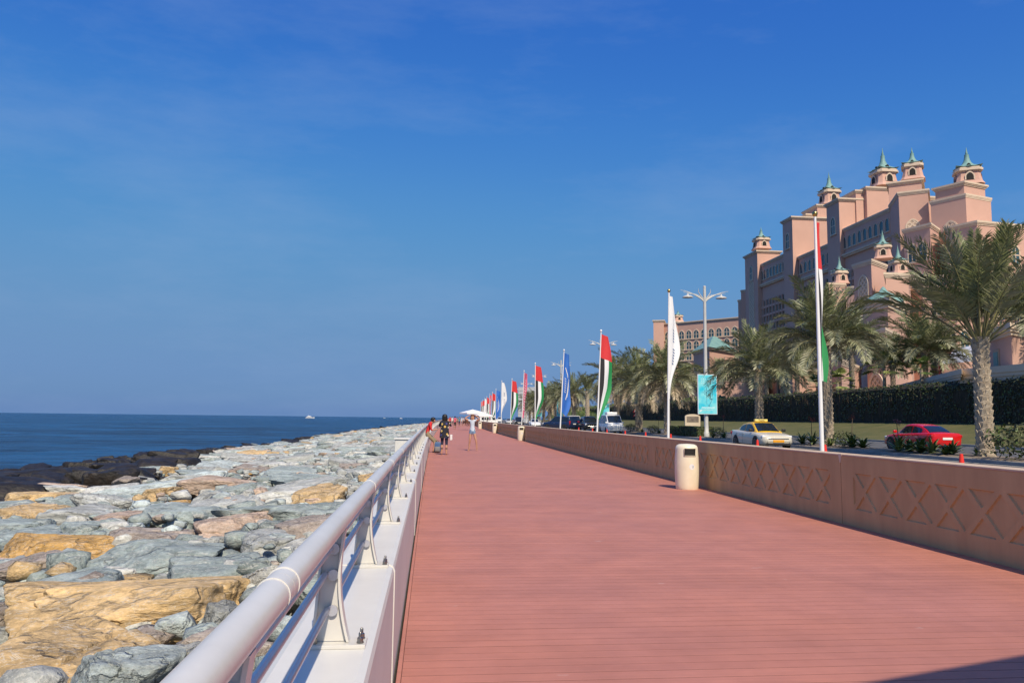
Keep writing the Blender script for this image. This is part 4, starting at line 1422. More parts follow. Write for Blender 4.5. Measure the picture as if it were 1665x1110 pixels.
for i, (e, b) in enumerate([(87, 8), (80, 14), (73, 20), (66, 26), (60, 32), (54, 36), (48, 40), (43, 44), (38, 48)]):
    for k in range(2):
        FS_V.append((e, frond_mesh(160 + i * 5 + k, R(e), R(b * (1 + .2 * k)), 4.9 * (0.9 if i < 1 else 1.0), 74, mats=[MT['rachis'], MT['frond'] if (i + k) % 3 else MT['frond_grey']], t0=0.30, lw=0.024, leaf=0.17)))
FS_MID = frond_set(3.5, 52, 0.030)
def trunk_mesh(H, r, rows, ns, seed, name='trunk'):
    """trunk clothed in a spiral of cut leaf bases"""
    g = random.Random(seed)
    mb = MB()
    prof = []
    M = rows * 4
    v, f = [], []
    for j in range(M + 1):
        t = j / M
        z = H * t
        rr = r * (1.06 - 0.12 * t + 0.22 * max(0, 0.06 - t) / 0.06 + 0.16 * max(0, t - 0.86) / 0.14)
        for k in range(ns):
            a = 2 * math.pi * k / ns
            ph = (t * rows + 5.0 * k / ns * 1.0) % 1.0
            ph2 = (t * rows - 3.0 * k / ns) % 1.0
            q = 1 + 0.105 * (ph ** 1.6 - 0.4) + 0.085 * (ph2 ** 1.5 - 0.4) + g.uniform(-0.02, 0.02)
            v.append((rr * q * math.cos(a), rr * q * math.sin(a), z))
    for j in range(M):
        for k in range(ns):
            k2 = (k + 1) % ns
            f.append((j*ns + k, j*ns + k2, (j+1)*ns + k2, (j+1)*ns + k))
    mb.add(v, f)
    # stubs of cut stalks, standing off the trunk
    for j in range(rows):
        t = (j + 0.5) / rows
        n_ = 7
        for k in range(n_):
            a = 2 * math.pi * (k + 0.5 * (j % 2)) / n_ + g.uniform(-.1, .1)
            rr = r * (1.03 - 0.12 * t + 0.16 * max(0, t - 0.86) / 0.14)
            out = Vector((math.cos(a), math.sin(a), 0)); sd_ = Vector((-math.sin(a), math.cos(a), 0))
            z = H * t
            h = H / rows * 0.95
            w = r * 0.40
            b0 = out * rr * 0.95 + Vector((0, 0, z - h * 0.5))
            tp = out * (rr * 1.10 + r * (0.10 + 0.35 * max(0, t - 0.8))) + Vector((0, 0, z + h * (0.35 + 0.2 * g.random())))
            ins = out * rr * 0.92 + Vector((0, 0, z + h * 0.45))
            mb.add([b0 - sd_ * w, b0 + sd_ * w, tp + sd_ * w * 0.55, tp - sd_ * w * 0.55, ins + sd_ * w * 0.5, ins - sd_ * w * 0.5],
                   [(0, 1, 2, 3), (3, 2, 4, 5), (1, 4, 2), (0, 3, 5)], 1)
    return mb.mesh(name, [MT['trunk'], MT['boot']], False)
TR = {}
def palm(x, y, z, H, r, label, fs, scale, nf, seed, lean=0.0, dense=True, minel=-40, maxel=90, emin=-40, group='date palms along the road', name='palm_tree', spread=1.0):
    g = random.Random(seed)
    root = tag(empty(name, (x, y, z), g.uniform(0, 6.28)), label, 'palm tree', group)
    key = (round(H, 1), round(r, 2), dense)
    if key not in TR: TR[key] = trunk_mesh(H, r, int(H / (0.26 if dense else 0.36)), 28 if dense else 14, seed)
    link('trunk', TR[key], root)
    pool = [q for q in fs if minel <= q[0] <= maxel]
    for i in range(nf):
        t = i / nf
        e = 88 - (88 - emin) * t ** 0.92
        cand = sorted(pool, key=lambda q: abs(q[0] - e) + g.uniform(0, 9))[0]
        a = i * 2.39996 + g.uniform(-.25, .25)
        s = scale * g.uniform(0.86, 1.10)
        fr_ = link('frond', cand[1], root, (0.04 * math.cos(a), 0.04 * math.sin(a), H - 0.30 * t - 0.05), (g.uniform(-.10, .10), 0, a), (s, s, s * g.uniform(0.92, 1.05)))
    return root
def mpalm(px, py_top, X, label, r=0.30, fs=FS_MID, scale=1.25, nf=44, seed=1, z0=0.24, dense=False, **k):
    p = atX(px, 700, X)
    zt = atY(px, py_top, p.y).z
    return palm(p.x, p.y, z0, zt - z0, r, label, fs, scale, nf, seed, dense=dense, **k)
mpalm(1601, 548, 21.75, 'large near date palm with thick trunk right of the red car', 0.29, FS_V, 0.97, 38, 3, dense=True, emin=40)
mpalm(1345, 556, 21.75, 'date palm behind the nearest flag pole', 0.30, FS_NEAR, 0.80, 44, 4, dense=True, emin=8, minel=4)
mpalm(1235, 600, 21.75, 'date palm rising behind the taxi', 0.26, FS_MID, 1.05, 50, 5, dense=True, emin=-4, minel=-2)
mpalm(1085, 612, 21.75, 'date palm behind the white flag', 0.28, FS_MID, 1.25, 56, 6)
mpalm(1039, 622, 21.75, 'date palm with stout trunk right of the triangular road signs', 0.36, FS_MID, 1.30, 54, 7)
mpalm(1003, 622, 21.75, 'date palm standing over the white van', 0.36, FS_MID, 1.30, 54, 8)
mpalm(955, 636, 21.75, 'newly planted palm with tied upright fronds and reddish trunk', 0.30, FS_MID, 0.9, 16, 9, minel=70)
mpalm(933, 640, 21.75, 'date palm right of the blue flag', 0.30, FS_MID, 1.20, 50, 10)
fx = [(918, 644), (903, 648), (893, 650), (884, 652), (875, 656), (868, 656), (861, 659)]
fl = ['first far date palm left of the blue flag', 'second far date palm left of the blue flag', 'far date palm beside the swirl banner', 'far date palm behind the dark pickup', 'far date palm left of the dark pickup',
      'far date palm beside the pale building', 'farthest date palm of the row']
for i, ((px, py), lb) in enumerate(zip(fx, fl)):
    mpalm(px, py, 21.75, lb, 0.30, FS_MID, 1.25, 40, 20 + i)
# behind the hedge
HB = [(1388, 563, 50, 1.45, 'date palm behind the hedge, right of the nearest flag pole'), (1508, 570, 50, 1.40, 'left one of the twin date palms behind the hedge above the red car'),
      (1524, 578, 51.5, 1.15, 'right one of the twin date palms behind the hedge above the red car'), (1202, 622, 50, 1.10, 'small date palm before the pink wall right of the anchor banner'),
      (1248, 606, 50, 1.15, 'date palm behind the hedge, just right of the palm above the taxi'), (1298, 605, 50, 1.35, 'leafy date palm behind the hedge left of the nearest flag pole'),
      (1114, 622, 50, 1.25, 'date palm behind the hedge between white flag and anchor banner'), (1052, 624, 50, 1.3, 'date palm behind the hedge left of the white flag'),
      (1692, 520, 50, 1.5, 'date palm at the right edge, only its fronds in view'), (1022, 630, 52, 1.25, 'date palm behind the hedge over the road signs'), (1068, 618, 56, 1.3, 'date palm behind the hedge, close left of the white flag'),
      (975, 640, 50, 1.2, 'far date palm behind the hedge over the van'), (1455, 590, 58, 1.2, 'date palm half hidden behind the one right of the flag pole'), (1172, 610, 58, 1.2, 'date palm behind the anchor banner')]
for i, (px, py, X, s, lb) in enumerate(HB):
    mpalm(px, py, X, lb, 0.30, FS_MID, s * 1.08, 40, 40 + i, z0=1.6, group='date palms behind the hedge', emin=2, minel=4)

# ---- hedge: dark clipped mass with leaves and bare twigs
hg = tag(empty('hedge', (43.2, 60, 1.3)), 'long tall dark clipped hedge at the top of the lawn', 'hedge')
def hedge_core():
    mb = MB()
    ys = [i * 4.0 for i in range(4, 80)]
    v, f = [], []
    for y in ys:
        zt = 5.05 + 0.10 * noise.noise(Vector((0, y * 0.3, 0)))
        c = cxf(y)
        v += [(43.35 + c, y, 1.2), (43.45 + c, y, zt - 0.35), (43.7 + c, y, zt - 0.12), (45.4 + c, y, zt - 0.12), (45.7 + c, y, 1.2)]
    n = 5
    for i in range(len(ys) - 1):
        for k in range(n - 1): f.append((i*n + k, i*n + k + 1, (i+1)*n + k + 1, (i+1)*n + k))
    f += [(0, 4, 3, 2, 1), tuple(len(v) - 5 + k for k in range(5))]
    mb.add(v, f)
    return mb
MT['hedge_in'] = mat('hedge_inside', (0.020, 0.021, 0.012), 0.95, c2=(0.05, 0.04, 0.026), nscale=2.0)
hedge_core().build('core', MT['hedge_in'], hg, world=True)
def leaf_cloud(name, spots, mats, parent=None, world=False):
    """spots: (point, normal, size, material)"""
    mb = MB()
    for p, nrm, s, mi in spots:
        d = Vector((rnd.gauss(0, .55), rnd.gauss(0, .55), rnd.gauss(0, .55))) + nrm
        d.normalize()
        a = d.orthogonal().normalized()
        a = Quaternion(d, rnd.uniform(0, 6.28)) @ a
        b = d.cross(a)
        q = s * 0.45
        mb.add([p - a * s * 0.5, p - b * q * 0.55 - a * s * 0.05, p + a * s * 0.5, p + b * q * 0.55 - a * s * 0.05], [(0, 1, 2), (0, 2, 3)], mi)
    return mb.build(name, mats, parent, world=world)
sp = []
for _ in range(30000):
    y = 34 + 250 * rnd.random() ** 1.7
    c = cxf(y)
    zt = 5.05 + 0.10 * noise.noise(Vector((0, y * 0.3, 0)))
    if rnd.random() < 0.72:
        z = 1.35 + (zt - 1.35) * rnd.random() ** 0.75
        if noise.noise(Vector((y * 0.9, z * 0.35, 7))) < -0.18 and z < zt - 0.8: continue
        sp.append((Vector((43.30 + c + rnd.gauss(0, .07), y, z)), Vector((-1, 0, 0.2)), rnd.uniform(.14, .30), 0 if rnd.random() < .8 else 1))
    else:
        sp.append((Vector((43.3 + 2.3 * rnd.random() + c, y, zt - 0.10 + abs(rnd.gauss(0, .11)))), Vector((0, 0, 1)), rnd.uniform(.14, .30), rnd.choice((0, 0, 1))))
o = leaf_cloud('foliage', sp, [MT['leaf_dark'], MT['leaf_green']], hg, True)
tw = MB()
for _ in range(900):
    y = 34 + 170 * rnd.random() ** 1.4
    z = 1.4 + rnd.random() * 2.2
    x = 43.26 + cxf(y) + rnd.gauss(0, .03)
    tw.tube([(x, y, z), (x - .02, y + rnd.gauss(0, .08), z + rnd.uniform(.5, 1.3))], [0.02, 0.008], 3)
tag(tw.build('twigs', MT['twig'], hg, world=True), kind='stuff')

# ---- rosette plants and shrubs on the median
def rosette(seed, n, L, w, mi_mix):
    g = random.Random(seed)
    mb = MB()
    for i in range(n):
        a = i * 2.4 + g.uniform(-.3, .3)
        el = R(g.uniform(25, 82))
        d = Vector((math.cos(a), math.sin(a), 0))
        sd_ = Vector((-math.sin(a), math.cos(a), 0))
        l = L * g.uniform(.6, 1.1)
        P = []
        for k in range(5):
            t = k / 4
            P.append(d * (l * t * math.cos(el) * (1 + .25 * t)) + Vector((0, 0, l * (math.sin(el) * t - 0.42 * t * t))))
        W = [w * 0.7, w, w * .85, w * .5, 0.004]
        v = []
        for p, ww in zip(P, W): v += [p - sd_ * ww, p + sd_ * ww]
        mb.add(v, [(2*k, 2*k+1, 2*k+3, 2*k+2) for k in range(4)], 1 if g.random() < mi_mix else 0)
    return mb
ROS = [rosette(s, 34, 0.75, 0.035, 0.55).mesh('leaves', [MT['leaf_green'], MT['leaf_lime']]) for s in (1, 2, 3)]
ROSD = [rosette(s, 40, 0.7, 0.04, 0.10).mesh('leaves', [MT['leaf_green'], MT['leaf_lime']]) for s in (4, 5)]
def shrub_mesh(seed, rx, ry, h, n, s=0.11):
    g = random.Random(seed)
    sp = []
    for _ in range(n):
        v = Vector((g.gauss(0, 1), g.gauss(0, 1), g.gauss(0, 1))).normalized()
        q = g.uniform(.55, 1.05)
        p = Vector((v.x * rx * q, v.y * ry * q, h * 0.5 + v.z * h * 0.5 * q))
        sp.append((p, v, g.uniform(s * .7, s * 1.4), 0 if g.random() < .75 else 1))
    mb = MB()
    for p, nrm, ss, mi in sp:
        d = (Vector((g.gauss(0, .6), g.gauss(0, .6), g.gauss(0, .6))) + nrm).normalized()
        a = Quaternion(d, g.uniform(0, 6.28)) @ d.orthogonal().normalized()
        b = d.cross(a)
        mb.add([p - a * ss * .5, p - b * ss * .25, p + a * ss * .5, p + b * ss * .25], [(0, 1, 2), (0, 2, 3)], mi)
    return mb.mesh('leaves', [MT['leaf_dark'], MT['leaf_green']])
SHR = [shrub_mesh(i, .8, .7, 0.9, 700) for i in (1, 2)]
def plant(px, X, kind, label, s=1.0, stalk=0.0, py=740):
    p = atX(px, py, X)
    r_ = tag(empty('shrub' if kind == 'shrub' else 'rosette_plant', (p.x, p.y, 0.22), rnd.uniform(0, 6.28)), label, 'shrub' if kind == 'shrub' else 'plant', 'plants of the median bed')
    me = rnd.choice({'shrub': SHR, 'lime': ROS, 'green': ROSD}[kind])
    s *= 1.5 if X < 23 and px > 1290 else 1.0
    link('leaves', me, r_, None, None, (s, s, s))
    if stalk:
        MB().tube([(0, 0, 0), (0.05, 0.02, stalk * .6), (0.02, 0.06, stalk)], [0.03, 0.02, 0.012], 5).build('stalk', MT['twig'], r_)
        sp_ = MB()
        for k in range(26):
            v = Vector((rnd.gauss(0, .08), rnd.gauss(0, .08), stalk + rnd.gauss(0, .07)))
            sp_.add([v, v + Vector((.05, .02, .05)), v + Vector((.0, .07, .06)), v + Vector((-.04, .03, .03))], [(0, 1, 2), (0, 2, 3)])
        sp_.build('flower_head', mat('flower_dull', (0.22, 0.07, 0.07), 0.8), r_)
PL = [(1386, 21.4, 'green', 'dark tufted plant with a flower stalk left of the red car', 1.25, 1.5), (1372, 21.5, 'shrub', 'low shrub right of the nearest flag pole', .62, 0), (1404, 21.6, 'green', 'tufted plant close behind the red car front', 1.0, 0),
      (1462, 21.3, 'lime', 'yellow-green rosette plant before the front door of the red car', 1.25, 1.3), (1480, 21.4, 'green', 'green rosette plant before the middle of the red car', 1.1, 0),
      (1497, 21.3, 'green', 'green rosette plant before the rear wheel of the red car', 1.2, 0), (1516, 21.4, 'lime', 'yellow-green rosette plant before the rear bumper of the red car', 1.1, 0), (1548, 21.5, 'lime', 'yellow-green rosette plant at the right rear of the red car', 1.1, 0),
      (1537, 21.2, 'green', 'small rosette plant below the number plate of the red car', .8, 0), (1660, 21.4, 'shrub', 'rounded shrub at the right edge beyond the wall', 1.0, 0), (1305, 21.4, 'lime', 'yellow-green rosette plant right of the taxi', 1.1, 0), (1322, 21.5, 'lime', 'second yellow-green rosette plant right of the taxi', 1.2, 1.4),
      (1168, 21.5, 'shrub', 'shrub left of the taxi, the nearer one', .95, 0), (1178, 21.6, 'green', 'dark tufted plant touching the taxi rear', 1.2, 1.6), (1160, 21.3, 'green', 'tufted plant at the lamp foot', 1.0, 0), (1062, 21.5, 'shrub', 'shrub left of the white flag', .9, 0), (1072, 21.5, 'green', 'tufted plant at the foot of the palm behind the white flag', 1.1, 1.5),
      (1027, 21.5, 'shrub', 'shrub at the foot of the road signs', 1.0, 0), (1044, 21.6, 'green', 'tufted plant right of the road signs', 1.1, 0), (1590, 21.5, 'green', 'tufted plant left of the large near palm', .7, 0), (1350, 21.4, 'lime', 'rosette plant at the foot of the palm behind the flag pole', .8, 0)]
for a in PL: plant(*a)
# low clipped box hedge by the lamp
p0, p1 = atX(1094, 700, 21.3), atX(1140, 700, 21.3)
bh = tag(empty('box_hedge', (21.7 + cxf(p1.y), (p0.y + p1.y) / 2, 0.22)), 'low dark clipped box hedge on the median left of the lamp', 'hedge')
ln = (p0.y - p1.y) / 2
MB().box((-0.7, -ln, 0), (0.7, ln, 0.78), bev=0.05).build('core', MT['hedge_in'], bh)
sp = []
for _ in range(2600):
    f_ = rnd.random()
    if f_ < .5: sp.append((Vector((-0.72, rnd.uniform(-ln, ln), rnd.uniform(0.03, .8))), Vector((-1, 0, 0)), .13, rnd.choice((0, 0, 1))))
    elif f_ < .8: sp.append((Vector((rnd.uniform(-.7, .7), rnd.uniform(-ln, ln), .8)), Vector((0, 0, 1)), .13, rnd.choice((0, 0, 1))))
    else: sp.append((Vector((rnd.uniform(-.7, .7), -ln - .02, rnd.uniform(0.03, .8))), Vector((0, -1, 0)), .13, rnd.choice((0, 0, 1))))
leaf_cloud('foliage', sp, [MT['leaf_dark'], MT['leaf_green']], bh)
# green planted bank far beyond the pickup
bank = MB()
ys = [60 + 12 * i for i in range(26)]
v, f = [], []
for y in ys:
    for x, z in ((44.5, 1.6), (46, 3.6), (48.0, 5.6 + .5 * math.sin(y * .07)), (52, 6.0), (56, 1.6)):
        v.append((x + cxf(y) - 4.0 * max(0, (y - 150) / 120), y, z if y > 118 else min(z, 1.3)))
for i in range(len(ys) - 1):
    for k in range(4): f.append((i*5 + k, i*5 + k+1, (i+1)*5 + k+1, (i+1)*5 + k))
bank.add(v, f)
bk = tag(empty('planted_bank', (46, 200, 1.3)), 'bright green planted bank far behind the hedge', 'bank')
bank.build('core', MT['lawn'], bk, True, world=True)
sp = []
for _ in range(7000):
    y = 128 + 200 * rnd.random()
    t = rnd.random()
    x = 44.5 + 3.5 * t - 4.0 * max(0, (y - 150) / 120)
    sp.append((Vector((x + cxf(y), y, 1.8 + 4.2 * t)), Vector((-.6, -.3, .6)), rnd.uniform(.3, .7), rnd.choice((0, 1))))
MT['leaf_bright'] = mat('bank_leaf', (0.17, 0.22, 0.035), 0.6, c2=(0.10, 0.15, 0.03), nscale=1.5)
leaf_cloud('foliage', sp, [MT['leaf_bright'], MT['leaf_green']], bk, True)
# fan palms and garden shrubs just behind the hedge
def fan_palm(px, py, X, s, label):
    p = atX(px, 700, X)
    zt = atY(px, py, p.y).z
    r_ = tag(empty('fan_palm', (p.x, p.y, 1.6)), label, 'palm tree', 'small fan palms behind the hedge')
    MB().tube([(0, 0, 0), (0, 0, zt - 1.6)], [0.2, 0.16], 8).build('trunk', MT['trunk'], r_)
    mb = MB()
    for i in range(16):
        a = i * 2.4; el = R(75 - 6.5 * i)
        d = Vector((math.cos(a) * math.cos(el), math.sin(a) * math.cos(el), math.sin(el)))
        h = Vector((0, 0, zt - 1.6)); c = h + d * 0.9 * s
        mb.tube([h, c], 0.015, 3)
        sd_ = d.cross(Vector((0, 0, 1))).normalized(); un = sd_.cross(d)
        for k in range(11):
            b = R(-75 + 15 * k)
            dd = (d * math.cos(b) + sd_ * math.sin(b)).normalized()
            e = c + dd * 0.75 * s + Vector((0, 0, -.12 * s))
            n_ = dd.cross(un) * 0.06 * s
            mb.add([c, c + dd * .4 * s + n_, e, c + dd * .4 * s - n_], [(0, 1, 2), (0, 2, 3)])
    mb.build('crown', MT['leaf_lime'] if s > 1.2 else MT['leaf_green'], r_)
fan_palm(1441, 596, 47.0, 1.5, 'bright fan palm behind the hedge beside the lattice wall')
fan_palm(1364, 622, 47.0, 1.4, 'bright fan palm right of the nearest flag pole, above the hedge')
fan_palm(1502, 600, 48.0, 1.0, 'small fan palm behind the hedge near the twin date palms')
fan_palm(1333, 628, 47.5, 1.2, 'fan palm behind the hedge hidden partly by the nearest flag pole')

# ================================================================== HOTEL
def V2(p): return Vector((p[0], p[1]))
def grow(poly, d):
    """offset a convex footprint outward"""
    n = len(poly)
    cx_ = sum(p[0] for p in poly) / n; cy_ = sum(p[1] for p in poly) / n
    lines = []
    for i in range(n):
        p, q = V2(poly[i]), V2(poly[(i+1) % n])
        t = (q - p).normalized()
        nn = Vector((t.y, -t.x))
        if nn.dot(Vector((cx_, cy_)) - p) > 0: nn = -nn
        lines.append((p + nn * d, t))
    out = []
    for i in range(n):
        p, t = lines[i-1]; q, u = lines[i]
        den = t.x * u.y - t.y * u.x
        s = ((q - p).x * u.y - (q - p).y * u.x) / den
        out.append(tuple(p + t * s))
    return out
def block(parent, poly, z0, z1, name='tower', cor=0.9, m='salmon', ch=0.95, extra=None):
    cor *= 0.75
    """one storeyed mass with its stepped cornice as a sub-part"""
    w = MB(); w.prism(poly, z0, z1)
    o = w.build(name, MT[m], parent, world=True)
    if cor > 0:
        c = MB()
        c.prism(grow(poly, cor * 0.35), z1 - ch, z1 - ch * 0.62)
        c.prism(grow(poly, cor * 0.7), z1 - ch * 0.618, z1 - ch * 0.30)
        c.prism(grow(poly, cor), z1 - ch * 0.298, z1 + 0.25)
        p0 = parent.matrix_basis.translation
        c.v = [(a - p0.x, b - p0.y, d - p0.z) for a, b, d in c.v]
        c.build('cornice', MT['trim'], o)
    return o
def arch_pts(w, h, n=6, point=0.25):
    """ogee-topped opening outline, (x, z) from the sill"""
    s = h - w * 0.62
    pts = [(-w/2, 0), (w/2, 0), (w/2, s)]
    for k in range(1, n):
        t = k / n
        pts.append((w/2 * math.cos(t * math.pi / 2) ** 0.9, s + w * 0.62 * (math.sin(t * math.pi / 2) * (1 - point) + point * t * t)))
    pts.append((0, h))
    pts += [(-x, z) for x, z in pts[3:-1][::-1]] + [(-w/2, s)]
    return pts
def fan(pts, y): return [(x, y, z) for x, z in pts]
def window_mesh(w, h, fw, lattice=False, depth=0.35, sill=True, gl='glass', mull=True):
    """window facing -Y: proud frame round a pane set back inside it"""
    mb = MB()
    o = arch_pts(w + 2*fw, h + fw * 1.6)
    i_ = [(x, z + fw * 0.5) for x, z in arch_pts(w, h)]
    n = len(o)
    v = fan(o, -0.22) + fan(i_, -0.22) + fan(i_, -0.04) + fan(o, 0.02)
    f = []
    for k in range(n):
        k2 = (k + 1) % n
        f += [(k, k2, n + k2, n + k), (n + k, n + k2, 2*n + k2, 2*n + k), (k2, k, 3*n + k, 3*n + k2)]
    mb.add(v, f, 0)
    mb.add(fan(i_, -0.045), [tuple(range(n))], 1)
    if lattice:
        import itertools
        st = w * 0.30
        for s in (-1, 1):
            z = -w
            while z < h + w:
                a = Vector((-w/2, z)); b = Vector((w/2, z + s * w))
                # clip to the opening's height
                P = []
                for t in [q / 14 for q in range(15)]:
                    p = a.lerp(b, t)
                    top = h + fw * 0.5 - (w * 0.62 * (1 - math.sqrt(max(0, 1 - (2 * abs(p.x) / w) ** 2))))
                    if fw * 0.5 < p.y < top: P.append(p)
                if len(P) >= 2:
                    p, q = P[0], P[-1]
                    d = (q - p).normalized(); e = Vector((-d.y, d.x)) * w * 0.055
                    yo = -0.14 if s < 0 else -0.17
                    mb.add([(r_.x, yo, r_.y) for r_ in (p - e, q - e, q + e, p + e)] + [(r_.x, yo + 0.1, r_.y) for r_ in (p - e, q - e, q + e, p + e)],
                           [(0, 1, 2, 3), (0, 4, 5, 1), (2, 6, 7, 3)], 0)
                z += st * 1.5
    elif mull:
        mb.box((-0.05 * w, -0.12, fw * 0.5), (0.05 * w, -0.05, h * 0.93), 0)
        mb.box((-w/2, -0.11, h * 0.50), (w/2, -0.05, h * 0.56), 0)
    if sill: mb.box((-w/2 - fw * 1.5, -0.45, -0.35), (w/2 + fw * 1.5, 0.0, -0.02), 0)
    return mb.mesh('window', [MT['trim'], MT[gl]])
def bay_mesh(w, h, floors):
    """a strip of stacked windows with balcony fronts, facing -Y"""
    mb = MB()
    fh = h / floors
    mb.box((-w/2, -0.05, 0), (w/2, 0.0, h), 1)
    for s in (-1, 1): mb.box((s * w/2 - 0.28, -0.75, 0), (s * w/2 + 0.28, 0.01, h), 0)
    for k in range(floors):
        mb.box((-w/2 + 0.28, -0.65, k * fh), (w/2 - 0.28, 0.01, k * fh + 1.05), 0)
        mb.box((-0.12, -0.3, k * fh + 1.05), (0.12, 0.0, (k + 1) * fh), 2)
    return mb.mesh('window_bay', [MT['salmon'], MT['glass'], MT['trim']])
def on_wall(me, parent, a, b, t, z, off=0.0, name='window', scale=1.0):
    """hang a -Y facing mesh on the wall running from a to b (outside on the right hand seen from above, a->b)"""
    a, b = V2(a), V2(b)
    d = (b - a)
    p = a + d * t
    d.normalize()
    nrm = Vector((d.y, -d.x))
    ang = math.atan2(nrm.y, nrm.x) + math.pi / 2
    p = p + nrm * off
    p0 = parent.matrix_basis.translation
    return link(name, me, parent, (p.x - p0.x, p.y - p0.y, z - p0.z), (0, 0, ang), (scale, scale, scale))
def cupola(parent, x, y, z, w, hd, hs, rot=0.0):
    """square drum with flared foot, arched openings, cornice and a swept copper roof; w = eave width"""
    p0 = parent.matrix_basis.translation
    e = empty('cupola', (x - p0.x, y - p0.y, z - p0.z), rot, parent)
    a = w * 0.40
    def sq(r, c=0.28): 
        k = r * (1 - c)
        return [(r, -k), (r, k), (k, r), (-k, r), (-r, k), (-r, -k), (-k, -r), (k, -r)]
    dr = MB()
    lv = [(a * 1.28, 0), (a * 1.10, hd * 0.18), (a * 1.0, hd * 0.45), (a * 0.94, hd * 0.74)]
    n = 8
    v = [(px, py, zz) for r_, zz in lv for px, py in sq(r_)]
    f = [(i*n + k, i*n + (k+1) % n, (i+1)*n + (k+1) % n, (i+1)*n + k) for i in range(len(lv) - 1) for k in range(n)]
    f += [tuple(range(n-1, -1, -1)), tuple(len(v) - n + k for k in range(n))]
    dr.add(v, f)
    d_ = dr.build('drum', MT['salmon'], e)
    ow, oh = a * 0.62, hd * 0.42
    op = MB()
    pts = arch_pts(ow, oh)
    op.add(fan(pts, 0), [tuple(range(len(pts)))], 1)
    o2 = arch_pts(ow * 1.35, oh * 1.18); m_ = len(pts)
    op.add(fan(pts, -0.02) + [(x_, -0.02, z_ - 0.0) for x_, z_ in o2], [(k, (k+1) % m_, m_ + (k+1) % m_, m_ + k) for k in range(m_)], 0)
    om = op.mesh('opening', [MT['trim'], MT['dark']])
    for k in range(4):
        ang = k * math.pi / 2
        nx, ny = math.sin(ang), -math.cos(ang)
        rr = a * 1.12
        o = link('opening', om, d_, (nx * rr, ny * rr, hd * 0.24), (0, 0, ang))
    co = MB()
    co.prism(sq(a * 1.02), hd * 0.74, hd * 0.80); co.prism(sq(a * 1.16), hd * 0.801, hd * 0.92); co.prism(sq(a * 1.06), hd * 0.921, hd)
    co.build('cornice', MT['trim'], e)
    rf = MB()
    prof = [(1.16, 0.02), (1.22, 0.035), (0.90, 0.085), (0.58, 0.17), (0.40, 0.28), (0.27, 0.42), (0.20, 0.58), (0.21, 0.66), (0.10, 0.68), (0.12, 0.72), (0.05, 0.86), (0.012, 1.0)]
    N = 16
    def rf_(k, j):
        c = abs(math.cos(2 * (2 * math.pi * k / N + math.pi / 4)))      # eight tips, the four corners longest
        tip = 0.30 if (k % 4 == 2) else (0.0 if k % 4 == 0 else -0.06)
        return 1.0 + (tip if j < 3 else tip * 0.5 if j == 3 else tip * 0.2 if j == 4 else 0.0)
    v, f = [], []
    for j, (r_, zz) in enumerate(prof):
        for k in range(N):
            an = 2 * math.pi * k / N
            q = r_ * a * rf_(k, j)
            up_ = (0.05 * hs if (k % 4 == 2 and j < 2) else 0.0)
            v.append((q * math.cos(an), q * math.sin(an), hd + zz * hs + up_))
    for j in range(len(prof) - 1):
        for k in range(N):
            f.append((j*N + k, j*N + (k+1) % N, (j+1)*N + (k+1) % N, (j+1)*N + k))
    f += [tuple(range(N-1, -1, -1)), tuple((len(prof)-1)*N + k for k in range(N))]
    rf.add(v, f)
    rf.build('copper_roof', MT['verdigris'], e, True, 35)
    for k in range(4):   # small dark dormers at the foot of the roof
        ang = k * math.pi / 2
        dm = MB(); pts = arch_pts(a * 0.34, hs * 0.16)
        dm.add(fan(pts, -a * 0.80) + fan(pts, -a * 0.55), [tuple(range(len(pts)))] + [(i, (i+1) % len(pts), len(pts) + (i+1) % len(pts), len(pts) + i) for i in range(len(pts))])
        dm.build('dormer', MT['dark'], e, loc=(0, 0, hd + hs * 0.04), rot=(0, 0, ang))
    return e
def cup_px(parent, px, Y, y_tip, y_eave, y_foot, wpx, rot=0.0):
    tip, eave, foot = atY(px, y_tip, Y), atY(px, y_eave, Y), atY(px, y_foot, Y)
    D = (Vector((tip.x, tip.y, 1.5)) - CAM).dot(Vector((math.sin(YAW), math.cos(YAW), 0)))
    return cupola(parent, foot.x, Y, foot.z, wpx * D / 1250.0, eave.z - foot.z, tip.z - eave.z, rot)

HC = 150.0
hotel = tag(empty('hotel', (HC, 240, 1.8)), 'huge salmon pink palace hotel with copper green spires behind the palms', 'hotel')
def X_at(px, Y): return atY(px, 600, Y).x
def Z_at(px, py, Y): return atY(px, py, Y).z
W_TOP = window_mesh(2.1, 4.2, 0.22, mull=False)
W_BIG = window_mesh(2.6, 5.6, 0.45)
W_LAT = window_mesh(4.6, 11.5, 0.6, lattice=True, gl='trimgrey', sill=False)
W_LATT = window_mesh(4.4, 34.0, 0.6, lattice=True, gl='trimgrey', sill=False)
# wings, whose sea fronts run parallel to the promenade
ZW = 73.0
def wing_block(y0, y1, zt, nb):
    poly = [(HC, y0), (HC + 18, y0), (HC + 18, y1), (HC, y1)]
    o = block(hotel, poly, 1.8, zt, 'wing', 0.9)
    a, b = (HC, y1), (HC, y0)
    bw = (y1 - y0) / nb
    bay = bay_mesh(bw * 0.96, 48.0, 13)
    for k in range(nb):
        t = (k + 0.5) / nb
        on_wall(W_TOP, hotel, a, b, t, zt - 7.2, 0.0)
        on_wall(bay, hotel, a, b, t, 8.0, 0.0, 'window_bay')
    # string course under the top storey
    c = MB()
    c.box((HC - 0.9, y0, zt - 10.6), (HC, y1, zt - 9.4)); c.box((HC - 1.3, y0 + .01, zt - 10.0), (HC - 0.901, y1 - .01, zt - 9.41))
    c.build('string_course', MT['trim'], hotel, world=True)
    return o
wing_block(234.5, 264.5, ZW - 1, 9)
wing_block(272.8, 298.0, ZW - 4, 7)
wing_block(306.8, 335.2, ZW, 9)
